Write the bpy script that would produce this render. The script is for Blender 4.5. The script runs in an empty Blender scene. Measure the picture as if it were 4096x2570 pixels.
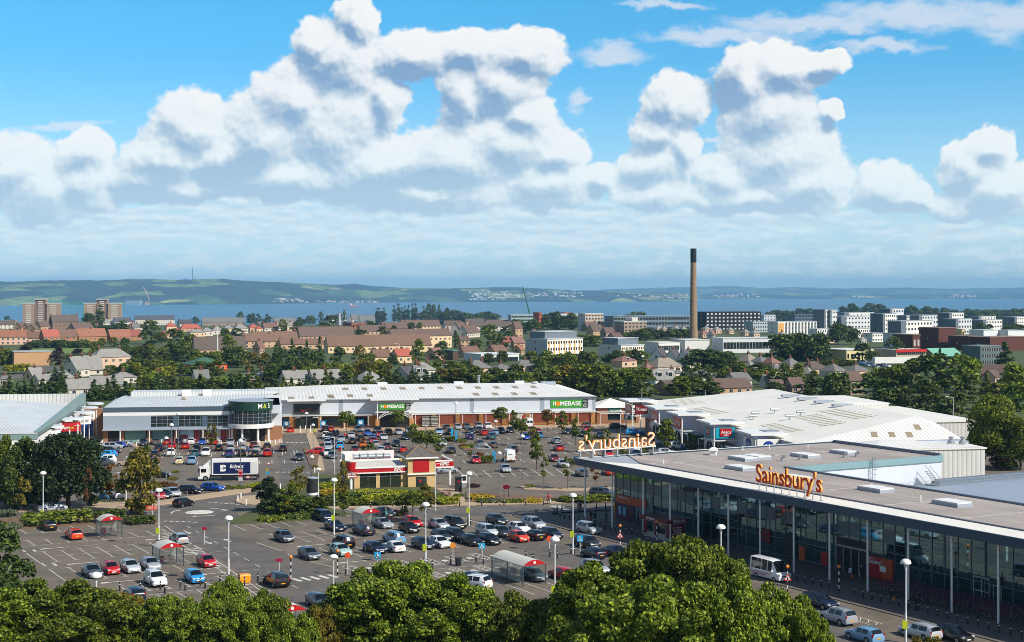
import bpy, bmesh, math, random
from mathutils import Vector, Matrix
R = random.Random(11)
SC = bpy.context.scene
COL = SC.collection
F, HC, CX, HY = 6000.0, 35.0, 2048.0, 1165.0      # focal length in photo pixels, eye height, centre, eye level
TILE = {}
for i in range(4):
    for n, y in (('A', 1540), ('B', 2050), ('C', 1080)):
        TILE[n + str(i)] = (1024 * i, y, 2.3535)
for n, a, b in (('Z1', 380, 1740), ('Z2', 720, 1740), ('Z3', 1040, 1680), ('Z4', 1400, 1680), ('Z5', 1760, 1660),
                ('Z6', 2060, 1660), ('Z7', 2240, 1800), ('Z8', 2400, 1580)):
    TILE[n] = (a, b, 6.025)
TILE['P'] = (0, 0, 1.0)
def PX(t, x, y):
    a, b, s = TILE[t]
    return a + x / s, b + y / s
def dist(py, z=0.0):                 # distance of a ground point seen at row py
    if z == 0.0 and py < 1315:
        return min(2700.0, 42000.0 / max(py - 1285.0, 12.0))
    return (HC - z) * F / (py - HY)
def gz(Y):                           # the land falls towards the shore
    return 0.0 if Y < 1400 else -0.02 * (Y - 1400)
def G(t, x, y, z=0.0):
    px, py = PX(t, x, y)
    Y = dist(py, z)
    return Vector(((px - CX) / F * Y, Y, z if Y < 1400 or z else gz(Y)))
def rad(a): return math.radians(a)
class Frame:                         # a plan grid: a runs along u, b runs along d (both horizontal)
    def __init__(s, az, o):
        r = rad(az); s.az = az; s.o = Vector((o[0], o[1]))
        s.u = Vector((math.cos(r), -math.sin(r))); s.d = Vector((-math.sin(r), -math.cos(r)))
    def __call__(s, a, b, z=0.0):
        p = s.o + s.u * a + s.d * b
        return Vector((p.x, p.y, z))
    def inv(s, p):
        q = Vector((p[0], p[1])) - s.o
        return q.dot(s.u), q.dot(s.d)
FS = Frame(-29.8, (0, 195.6))        # supermarket grid
FR = Frame(-9.5, (0, 380))           # retail park grid

# ---------------------------------------------------------------- materials
MATS = {}
def lin(c):
    f = lambda v: v / 12.92 if v <= .04045 else ((v + .055) / 1.055) ** 2.4
    if isinstance(c, str):
        c = tuple(int(c[i:i + 2], 16) / 255 for i in (0, 2, 4))
        return tuple(f(v) for v in c)
    return tuple(c)
def mat(name, col, rough=.6, metal=0.0, noise=.0, scale=1.0, spec=.5, emit=0.0, coat=0.0, trans=0.0, isl=0.0, stretch=None, bump=0.0, obj=0.0, hue2=None):
    if name in MATS: return MATS[name]
    m = bpy.data.materials.new(name); m.use_nodes = True
    nt = m.node_tree; b = nt.nodes['Principled BSDF']
    c = lin(col)
    b.inputs['Base Color'].default_value = (*c, 1); b.inputs['Roughness'].default_value = rough
    b.inputs['Metallic'].default_value = metal; b.inputs['Specular IOR Level'].default_value = spec
    if coat: b.inputs['Coat Weight'].default_value = coat
    if emit:
        b.inputs['Emission Color'].default_value = (*c, 1); b.inputs['Emission Strength'].default_value = emit
    L = nt.links.new; N = nt.nodes.new
    last = None
    if noise:
        tc = N('ShaderNodeTexCoord'); src = tc.outputs['Object']
        if stretch:
            mp = N('ShaderNodeMapping'); mp.inputs['Scale'].default_value = stretch; L(src, mp.inputs['Vector']); src = mp.outputs['Vector']
        nz = N('ShaderNodeTexNoise'); nz.inputs['Scale'].default_value = scale; nz.inputs['Detail'].default_value = 6
        nz.inputs['Roughness'].default_value = .65
        L(src, nz.inputs['Vector'])
        cr = N('ShaderNodeMapRange'); cr.inputs['From Min'].default_value = .3; cr.inputs['From Max'].default_value = .7
        cr.inputs['To Min'].default_value = 1 - noise; cr.inputs['To Max'].default_value = 1 + noise
        L(nz.outputs['Fac'], cr.inputs['Value'])
        last = cr.outputs['Result']
        if bump:
            bp = N('ShaderNodeBump'); bp.inputs['Strength'].default_value = bump; L(nz.outputs['Fac'], bp.inputs['Height']); L(bp.outputs['Normal'], b.inputs['Normal'])
    if isl or obj:
        def ran(o, amt):
            r = N('ShaderNodeMapRange'); r.inputs['To Min'].default_value = 1 - amt; r.inputs['To Max'].default_value = 1 + amt
            L(o, r.inputs['Value']); return r.outputs['Result']
        outs = []
        if isl:
            ge = N('ShaderNodeNewGeometry'); outs.append(ran(ge.outputs['Random Per Island'], isl))
        if obj:
            oi = N('ShaderNodeObjectInfo'); outs.append(ran(oi.outputs['Random'], obj))
        for o in outs:
            if last is None: last = o
            else:
                mu = N('ShaderNodeMath'); mu.operation = 'MULTIPLY'; L(last, mu.inputs[0]); L(o, mu.inputs[1]); last = mu.outputs[0]
    if last is not None:
        vm = N('ShaderNodeVectorMath'); vm.operation = 'SCALE'; vm.inputs[0].default_value = c
        if hue2:
            mx = N('ShaderNodeMix'); mx.data_type = 'RGBA'; mx.inputs['A'].default_value = (*c, 1); mx.inputs['B'].default_value = (*lin(hue2), 1)
            ge2 = N('ShaderNodeNewGeometry'); pw = N('ShaderNodeMath'); pw.operation = 'POWER'; pw.inputs[1].default_value = 2.2
            L(ge2.outputs['Random Per Island'], pw.inputs[0]); L(pw.outputs[0], mx.inputs['Factor']); L(mx.outputs['Result'], vm.inputs[0])
        L(last, vm.inputs['Scale']); L(vm.outputs['Vector'], b.inputs['Base Color'])
    if trans:                        # thin leaf: some light passes through
        t = N('ShaderNodeBsdfTranslucent'); ms = N('ShaderNodeMixShader'); ms.inputs[0].default_value = trans
        if last is not None: L(vm.outputs['Vector'], t.inputs['Color'])
        else: t.inputs['Color'].default_value = (*c, 1)
        L(b.outputs[0], ms.inputs[1]); L(t.outputs[0], ms.inputs[2]); L(ms.outputs[0], nt.nodes['Material Output'].inputs['Surface'])
    MATS[name] = m
    return m
def ribbed(name, col, axis, pitch, depth=.35, rough=.45):     # profiled sheet: ribs as bump and a thin dark joint
    if name in MATS: return MATS[name]
    m = mat(name, col, rough, noise=.05, scale=.25)
    nt = m.node_tree; N = nt.nodes.new; L = nt.links.new; b = nt.nodes['Principled BSDF']
    tc = N('ShaderNodeTexCoord'); wv = N('ShaderNodeTexWave'); wv.bands_direction = axis; wv.inputs['Scale'].default_value = .314 / pitch
    L(tc.outputs['Object'], wv.inputs['Vector'])
    bp = N('ShaderNodeBump'); bp.inputs['Strength'].default_value = depth; bp.inputs['Distance'].default_value = .06
    L(wv.outputs['Fac'], bp.inputs['Height']); L(bp.outputs['Normal'], b.inputs['Normal'])
    old = b.inputs['Base Color'].links[0].from_socket
    r = N('ShaderNodeMapRange'); r.inputs['From Max'].default_value = .16; r.inputs['To Min'].default_value = .62; r.inputs['To Max'].default_value = 1
    L(wv.outputs['Fac'], r.inputs['Value'])
    v = N('ShaderNodeVectorMath'); v.operation = 'SCALE'; L(old, v.inputs[0]); L(r.outputs['Result'], v.inputs['Scale']); L(v.outputs['Vector'], b.inputs['Base Color'])
    return m
def bricky(name, col, col2, w, h, mortar='9a8a78', rough=.85):
    if name in MATS: return MATS[name]
    m = bpy.data.materials.new(name); m.use_nodes = True; nt = m.node_tree; N = nt.nodes.new; L = nt.links.new; b = nt.nodes['Principled BSDF']
    b.inputs['Roughness'].default_value = rough
    tc = N('ShaderNodeTexCoord'); mp = N('ShaderNodeMapping'); mp.inputs['Rotation'].default_value = (rad(90), 0, 0)
    br = N('ShaderNodeTexBrick'); br.inputs['Color1'].default_value = (*lin(col), 1); br.inputs['Color2'].default_value = (*lin(col2), 1)
    br.inputs['Mortar'].default_value = (*lin(mortar), 1); br.inputs['Scale'].default_value = 1; br.inputs['Brick Width'].default_value = w; br.inputs['Row Height'].default_value = h
    br.inputs['Mortar Size'].default_value = .012
    L(tc.outputs['Object'], mp.inputs['Vector']); L(mp.outputs['Vector'], br.inputs['Vector']); L(br.outputs['Color'], b.inputs['Base Color'])
    MATS[name] = m
    return m

# ---------------------------------------------------------------- mesh builder
class MB:
    def __init__(s): s.v = []; s.f = []; s.mi = []
    def face(s, pts, mi=0):
        n = len(s.v); s.v += [tuple(p) for p in pts]; s.f.append(tuple(range(n, n + len(pts)))); s.mi.append(mi); return s
    def add(s, vs, fs, mi=0):
        n = len(s.v); s.v += [tuple(p) for p in vs]; s.f += [tuple(i + n for i in f) for f in fs]; s.mi += [mi] * len(fs); return s
    def box(s, c, d, rz=0.0, mi=0, taper=1.0):      # c centre, d sizes
        x, y, z = (q / 2 for q in d); cr, sr = math.cos(rz), math.sin(rz); vs = []
        for k in (-1, 1):
            t = taper if k > 0 else 1
            for i, j in ((-1, -1), (1, -1), (1, 1), (-1, 1)):
                X, Y = i * x * t, j * y * t
                vs.append((c[0] + X * cr - Y * sr, c[1] + X * sr + Y * cr, c[2] + k * z))
        return s.add(vs, [(3, 2, 1, 0), (4, 5, 6, 7), (0, 1, 5, 4), (1, 2, 6, 5), (2, 3, 7, 6), (3, 0, 4, 7)], mi)
    def b6(s, x0, x1, y0, y1, z0, z1, mi=0): return s.box(((x0 + x1) / 2, (y0 + y1) / 2, (z0 + z1) / 2), (x1 - x0, y1 - y0, z1 - z0), 0, mi)
    def prism(s, poly, z0, z1, mi=0, mt=None):      # extruded plan polygon (counter-clockwise)
        n = len(poly); zt = z1 if isinstance(z1, (list, tuple)) else [z1] * n
        vs = [(p[0], p[1], z0) for p in poly] + [(p[0], p[1], zt[i]) for i, p in enumerate(poly)]
        s.add(vs, [(i, (i + 1) % n, n + (i + 1) % n, n + i) for i in range(n)] + [tuple(range(n - 1, -1, -1))], mi)
        s.add(vs[n:], [tuple(range(n))], mi if mt is None else mt); return s
    def tube(s, p, q, r0, r1=None, n=8, mi=0):
        r1 = r0 if r1 is None else r1; p = Vector(p); q = Vector(q); d = (q - p).normalized()
        a = d.orthogonal().normalized(); b = d.cross(a); vs = []
        for c, r in ((p, r0), (q, r1)):
            for i in range(n):
                t = 2 * math.pi * i / n; vs.append(c + a * r * math.cos(t) + b * r * math.sin(t))
        return s.add(vs, [(i, (i + 1) % n, n + (i + 1) % n, n + i) for i in range(n)] + [tuple(range(n - 1, -1, -1)), tuple(range(n, 2 * n))], mi)
    def lathe(s, prof, c=(0, 0, 0), n=16, mi=0, sx=1, sy=1):
        k = len(prof); vs = []
        for r, z in prof:
            for i in range(n):
                t = 2 * math.pi * i / n; vs.append((c[0] + r * sx * math.cos(t), c[1] + r * sy * math.sin(t), c[2] + z))
        fs = [(j * n + i, j * n + (i + 1) % n, (j + 1) * n + (i + 1) % n, (j + 1) * n + i) for j in range(k - 1) for i in range(n)]
        fs += [tuple(range(n - 1, -1, -1)), tuple(range((k - 1) * n, k * n))]
        return s.add(vs, fs, mi)
    def sheet(s, poly, z, mi=0): return s.face([(p[0], p[1], z) for p in poly], mi)
    def strip(s, p, q, w, z, mi=0):
        p = Vector(p[:2]); q = Vector(q[:2]); d = (q - p); n = Vector((-d.y, d.x)).normalized() * w / 2
        return s.face([(*(p - n), z), (*(q - n), z), (*(q + n), z), (*(p + n), z)], mi)
    def mesh(s, name, smooth=None):
        me = bpy.data.meshes.new(name); me.from_pydata(s.v, [], s.f); 
        if any(s.mi): me.polygons.foreach_set('material_index', s.mi)
        if smooth:
            me.polygons.foreach_set('use_smooth', [True] * len(s.f)); me.set_sharp_from_angle(angle=rad(smooth))
        me.update(); return me
    def obj(s, name, m=None, parent=None, smooth=None, fix=False):
        me = s.mesh(name, smooth)
        if fix:
            bm = bmesh.new(); bm.from_mesh(me); bmesh.ops.recalc_face_normals(bm, faces=bm.faces); bm.to_mesh(me); bm.free()
        return link(name, me, m, parent)
def link(name, me, m=None, parent=None, loc=None, rz=0.0):
    for q in ([] if m is None else m if isinstance(m, (list, tuple)) else [m]):
        if len(me.materials) < (len(m) if isinstance(m, (list, tuple)) else 1): me.materials.append(q)
    o = bpy.data.objects.new(name, me); COL.objects.link(o)
    if parent: o.parent = parent
    if loc is not None: o.location = loc
    if rz: o.rotation_euler = (0, 0, rz)
    return o
THINGS = []
def tag(o, label, cat, group=None, kind=None):
    if label: o['label'] = label
    if cat: o['category'] = cat
    if group: o['group'] = group
    if kind: o['kind'] = kind
    if kind is None: THINGS.append(o)
    return o
def thing(name, label, cat, loc=(0, 0, 0), rz=0.0, group=None):
    o = bpy.data.objects.new(name, None); COL.objects.link(o); o.empty_display_size = .3
    o.location = loc; o.rotation_euler = (0, 0, rz)
    return tag(o, label, cat, group)
def struct(o): o['kind'] = 'structure'; return o
KIDS = {}
def dup(src, loc, rz=0.0, sc=None, label=None, cat=None, group=None, mats=None, name=None):
    if not KIDS.get(src.name):
        KIDS[src.name] = [(c, list(c.children)) for c in src.children]
    r = src.copy(); COL.objects.link(r); r.location = loc; r.rotation_euler = (0, 0, rz); r.hide_render = False; r.hide_viewport = False
    if sc is not None: r.scale = sc if isinstance(sc, (tuple, list)) else (sc, sc, sc)
    for c, gs in KIDS[src.name]:
        k = c.copy(); k.parent = r; COL.objects.link(k); swap(k, mats)
        for g_ in gs:
            h = g_.copy(); h.parent = k; COL.objects.link(h); swap(h, mats)
    swap(r, mats)
    tag(r, label, cat or src.get('category'), group or src.get('group'))
    return r
def swap(o, mats):
    if not mats or o.type != 'MESH': return
    for s in o.material_slots:
        if s.material and s.material.name in mats:
            nm = mats[s.material.name]; s.link = 'OBJECT'; s.material = nm
PROTO = []
def discard():                       # the patterns themselves are not part of the place
    for o in PROTO:
        for c in list(o.children_recursive): bpy.data.objects.remove(c)
        if o in THINGS: THINGS.remove(o)
        bpy.data.objects.remove(o)
FONT = {}
def text_mesh(txt, h, ext=.02, bold=0.0, shear=0.0, width=None):     # letters as real geometry, standing in the XZ plane, centred
    cu = bpy.data.curves.new('lettering', 'FONT'); cu.body = txt; cu.size = h; cu.extrude = ext; cu.offset = bold; cu.shear = shear
    cu.align_x = 'CENTER'; cu.align_y = 'CENTER'; cu.resolution_u = 3
    o = bpy.data.objects.new('lettering', cu); COL.objects.link(o)
    dg = bpy.context.evaluated_depsgraph_get(); me = bpy.data.meshes.new_from_object(o.evaluated_get(dg))
    bpy.data.objects.remove(o); bpy.data.curves.remove(cu)
    xs = [v.co.x for v in me.vertices]; k = 1.0
    if width and xs: k = width / (max(xs) - min(xs))
    for v in me.vertices: v.co = Vector((v.co.x * k, -v.co.z, v.co.y))
    return me
def letters(txt, h, m, parent, loc, rz=0.0, name='lettering', **kw):
    return link(name, text_mesh(txt, h, **kw), m, parent, loc, rz)
def faceaz(az): return rad(180 - az)      # rotation that turns a thing's own -Y side to compass bearing az
WHITE = mat('white_paint', 'e8e8e4', .4, noise=.03, scale=.5)
GREY = mat('grey_metal', '8d9499', .45, .3)
BLACK = mat('black_plastic', '17181a', .5)
GLASS = mat('dark_glass', '10181a', .06, spec=.8)
# ---------------------------------------------------------------- vehicles
PAINT = {}
for k, h, n in (('si', 'a9b0b8', 'silver'), ('ls', 'c3c9ce', 'pale silver'), ('gy', '4d5660', 'grey'), ('dg', '2c3138', 'dark grey'), ('bk', '0d0e12', 'black'), ('wh', 'e4e6e8', 'white'),
                ('nv', '131c38', 'navy'), ('bl', '1548a4', 'blue'), ('lb', '2f93cf', 'light blue'), ('sb', '6f9cc0', 'pale blue'), ('sk', '1f8fd6', 'sky blue'), ('in', '231a72', 'indigo'),
                ('pu', '1e1650', 'purple'), ('re', 'b50f14', 'red'), ('or', 'd03a1a', 'orange red'), ('og', 'dd6a12', 'orange'), ('dr', '6d1018', 'dark red'), ('ma', '5a1420', 'maroon'),
                ('be', 'b9a487', 'beige'), ('cr', 'dcd6b4', 'cream'), ('te', '1d5c6e', 'teal'), ('aq', '9dbcb8', 'pale green'), ('br', '5a4d47', 'grey brown')):
    PAINT[k] = (mat('paint_' + n.replace(' ', '_'), h, .28, .25 if k in ('si', 'ls', 'gy', 'dg', 'br', 'be') else 0.0, coat=.6), n)
PNT = PAINT['wh'][0]; CGL = mat('car_glass', '0b1214', .05, spec=.9); TYR = mat('tyre', '101011', .8); RIM = mat('wheel_rim', '9aa0a6', .35, .8)
HL = mat('headlight_lens', 'dfe4e8', .12, .2); TLM = mat('tail_light', 'a3090c', .25); PLW = mat('plate_white', 'e6e6e0', .5); PLY = mat('plate_yellow', 'dc9a1c', .5)
#          length width height z0  cowl wtop  c1   rear  tail-belt bonnet
CAR = {'h': (4.15, 1.76, 1.47, .20, -.235, -.06, .40, .475, 'hatchback'), 's': (4.62, 1.80, 1.43, .19, -.21, -.045, .27, .385, 'saloon car'), 'e': (4.70, 1.80, 1.50, .20, -.23, -.08, .45, .487, 'estate car'),
       'm': (4.45, 1.82, 1.66, .21, -.29, -.13, .44, .487, 'people carrier'), 'u': (4.50, 1.84, 1.68, .27, -.24, -.09, .42, .487, 'off-road style car'), 'c': (3.60, 1.66, 1.49, .19, -.28, -.10, .41, .482, 'small city car')}
def loft(st, segs):                  # st: (y, w, z0, belt, roofw, roofz); returns paint faces, glass faces, rows
    rows = []
    for y, w, z0, zb, wr, zr in st:
        if zr - zb < .08: pts = [(0, z0), (w * .9, z0), (w, z0 + .16), (w, z0 + (zb - z0) * .62), (w * .955, zb), (w * .82, zb + .03), (w * .5, zb + .05), (0, zb + .06)]
        else: pts = [(0, z0), (w * .9, z0), (w, z0 + .16), (w, z0 + (zb - z0) * .62), (w * .955, zb), (wr, zr - .07), (wr * .82, zr), (0, zr + .03)]
        rows.append([(x, y, z) for x, z in pts] + [(-x, y, z) for x, z in pts[-2:0:-1]])
    n = len(rows[0]); P_, G_ = [], {'windscreen': [], 'rear_window': [], 'side_window': [], 'side_window ': []}
    for i, fl in enumerate(segs):
        for k in range(n):
            k2 = (k + 1) % n; q = (i * n + k, i * n + k2, (i + 1) * n + k2, (i + 1) * n + k)
            s = k if k < 7 else n - 1 - k
            gl = (fl == 's' and s == 4) or (fl in 'WR' and s >= 5)
            if gl and s >= 5: G_['windscreen' if fl == 'W' else 'rear_window'].append(q)
            elif gl: G_['side_window' if k < 7 else 'side_window '].append(q)
            else: P_.append(q)
    P_ += [tuple(range(n - 1, -1, -1)), tuple(range((len(rows) - 1) * n, len(rows) * n))]
    return [p for r in rows for p in r], P_, G_
def glaze(vs, gf, root):
    for nm, fs in gf.items():
        if not fs: continue
        us = sorted({i for f in fs for i in f}); ix = {u: i for i, u in enumerate(us)}; g = MB(); g.add([vs[u] for u in us], [tuple(ix[i] for i in f) for f in fs]); g.obj(nm.strip(), CGL, root, 42, True)
def make_car(t, far=False):
    L, W, H, z0, cw, wt, c1, rb, nm = CAR[t]; w = W / 2; b = .97 if H < 1.6 else 1.04
    k = .63 * H
    st = [(-.50, .74 * w, z0 + .05, .56, 0, .56), (-.475, .93 * w, z0, k * .74, 0, k * .74), (-.42, .985 * w, z0, k * .86, 0, k * .86), (cw, w, z0, k, 0, k),
          (wt, w, z0, k * 1.0, w * .73, H - .07), (.03, w, z0, k, w * .76, H - .03), (.10, w, z0, k, w * .76, H - .03), (.125, w, z0, k * 1.01, w * .76, H - .03),
          (c1 - .09, w, z0, k * 1.03, w * .745, H - .05), (c1, w * .985, z0, k * 1.04, w * .71, H - .10)]
    segs = ['b', 'b', 'b', 'W', 's', 's', 'p', 's', 'p', 'R']
    if t == 's':
        st += [(rb, w * .97, z0, k * 1.05, 0, k * 1.05), (.485, w * .93, z0 + .03, k * 1.04, 0, k * 1.04), (.50, w * .84, z0 + .10, k * .72, 0, k * .72)]; segs += ['b', 'b']
    else:
        st += [(rb, w * .95, z0 + .02, k * 1.05, 0, k * 1.05), (.495, w * .92, z0 + .04, k * .93, 0, k * .93), (.50, w * .84, z0 + .10, k * .66, 0, k * .66)]; segs += ['b', 'b']
    st = [(y * L, *r) for y, *r in st]
    vs, pf, gf = loft(st, segs)
    root = bpy.data.objects.new('parked_car', None); COL.objects.link(root); PROTO.append(root); root['category'] = 'car'
    m = MB(); m.add(vs, pf)
    for s in (-1, 1): m.box((s * (w + .06), (wt + cw) / 2 * L + .12, k + .07), (.17, .10, .12))
    if t in 'eu':
        for s in (-1, 1): m.box((s * w * .62, .17 * L, H + .02), (.04, .42 * L, .035))
    m.obj('body', PNT, root, 42, True)
    glaze(vs, gf, root)
    r = .335 if t == 'u' else .31 if t != 'c' else .29
    for s in (-1, 1):
        for y in (-.31, .29 if t != 's' else .27):
            wh = MB(); x = s * (w - .10)
            wh.tube((s * (w - .22), y * L, r), (s * (w + .012), y * L, r), r, n=14)
            wh.tube((s * (w - .1), y * L, r), (s * (w + .018), y * L, r), r * .66, n=12, mi=1)
            wh.tube((s * (w - .3), y * L, r + .045), (s * (w + .004), y * L, r + .045), r + .045, n=14)
            wh.obj('wheel', [TYR, RIM], root)
    for s in (-1, 1):
        h = MB(); h.box((s * w * .74, -.458 * L, k * .745), (.36, .22, .15), -s * .42); h.obj('headlight', HL, root)
        h = MB(); h.box((s * w * .80, .478 * L, k * .95), (.22, .16, .26 if t != 's' else .16), s * .3); h.obj('tail_light', TLM, root)
    h = MB(); h.box((0, -.5 * L, .44), (.52, .05, .12)); h.obj('number_plate', PLW, root)
    h = MB(); h.box((0, .5 * L, .60), (.52, .05, .13)); h.obj('number_plate', PLY, root)
    h = MB(); h.box((0, -.487 * L, .60), (.85, .07, .09)); h.box((0, -.497 * L, .33), (1.0, .05, .10)); h.obj('grille', BLACK, root)
    return root
CARP = {t: make_car(t) for t in CAR}
def make_van(L, H, W, win, label_type):
    w = W / 2; root = bpy.data.objects.new(label_type, None); COL.objects.link(root); PROTO.append(root); root['category'] = 'van'
    k = 1.15
    st = [(-.5, w * .8, .3, .75, 0, .75), (-.485, w * .95, .28, .95, 0, .95), (-.40, w, .28, k, 0, k), (-.27, w, .28, k + .05, w * .82, H - .12), (-.24, w, .28, k + .05, w * .84, H - .06), (-.11, w, .28, k + .05, w * .86, H - .02),
          (-.085, w, .28, k + .05, w * .86, H), (.10, w, .28, k + .05, w * .86, H), (.12, w, .28, k + .05, w * .86, H), (.44, w, .28, k + .05, w * .86, H), (.485, w, .28, k + .05, w * .85, H - .02), (.5, w * .97, .35, k + .05, w * .80, H - .12)]
    segs = ['b', 'b', 'W', 'p', 's', 'p', 's' if win else 'p', 'p', 's' if win else 'p', 'p', 'p']
    st = [(y * L, *r) for y, *r in st]; vs, pf, gf = loft(st, segs)
    m = MB(); m.add(vs, pf)
    for s in (-1, 1): m.box((s * (w + .1), -.29 * L, 1.35), (.2, .12, .26))
    m.obj('body', WHITE, root, 40, True); glaze(vs, gf, root)
    for s in ((-1, 1) if win else ()):
        q = MB(); q.box((s * w * .42, .497 * L, 1.75), (w * .66, .05, .62)); q.obj('rear_window', CGL, root)
    for s in (-1, 1):
        for y in (-.33, .27):
            wh = MB(); wh.tube((s * (w - .22), y * L, .34), (s * (w + .012), y * L, .34), .34, n=14); wh.tube((s * (w - .1), y * L, .34), (s * (w + .02), y * L, .34), .2, n=12, mi=1)
            wh.obj('wheel', [TYR, RIM], root)
        h = MB(); h.box((s * w * .74, -.478 * L, .95), (.34, .16, .24), -s * .35); h.obj('headlight', HL, root)
        h = MB(); h.box((s * (w - .06), .494 * L, 1.05), (.13, .12, .5)); h.obj('tail_light', TLM, root)
    h = MB(); h.box((0, -.5 * L, .5), (.52, .06, .12)); h.obj('number_plate', PLW, root)
    h = MB(); h.box((0, .502 * L, .62), (.52, .06, .12)); h.obj('number_plate', PLY, root)
    h = MB(); h.box((0, -.497 * L, .78), (1.0, .06, .14)); h.box((0, .5 * L, .42), (W * .92, .12, .16)); h.obj('bumper', BLACK, root)
    return root
CAR['v'] = (5.7, 1.98, 2.5, 0, 0, 0, 0, 0, 'panel van'); CAR['b'] = (5.6, 1.96, 2.55, 0, 0, 0, 0, 0, 'minibus')
CARP['v'] = make_van(5.7, 2.5, 1.98, False, 'panel_van'); CARP['b'] = make_van(5.6, 2.55, 1.96, True, 'minibus')
CARS = []
def place_car(zone, tile, x, y, t, col, pose, extra=None):
    az = {'F': 150.2, 'R': -29.8, 'f': 170.5, 'r': -9.5}.get(pose); az = float(pose) if az is None else az
    px, py = PX(tile, x, y); Y = dist(py); L, W = CAR[t][0], CAR[t][1]
    rel = rad(az) - math.atan((px - CX) / F)
    Yc = Y + (L / 2 * abs(math.cos(rel)) + W / 2 * abs(math.sin(rel))) * .9
    X = (px - CX) / F * Yc
    m, cn = PAINT[col]
    o = dup(CARP[t], (X, Yc, .012), faceaz(az), mats={'white_paint' if t in 'vb' else PNT.name: m}, cat='van' if t == 'v' else 'minibus' if t == 'b' else 'car')
    a = (math.degrees(rel) + 360) % 360
    view = 'nose to the viewer' if 125 < a < 235 else 'tail to the viewer' if a < 55 or a > 305 else 'seen side-on'
    CARS.append((o, zone, cn, CAR[t][8], view, extra)); o['group'] = 'cars parked ' + zone
    return o
ZN = {'n': 'on the near supermarket car park', 'd': 'in the disabled bays by the supermarket', 's': 'on the road by the supermarket front', 'l': 'beside the painted roundabout', 'm': 'in front of the drum-cornered store',
      'w': 'in the side-on bays left of the lorry', 'r': 'on the avenue between the two car parks', 'h': 'on the car park left of the restaurant roof', 'k': 'behind the restaurant', 'o': 'on the car park below the orange-and-green store sign', 'x': 'on the open car park left of the roof letters', 't': 'by the terrace of shops'}
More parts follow.
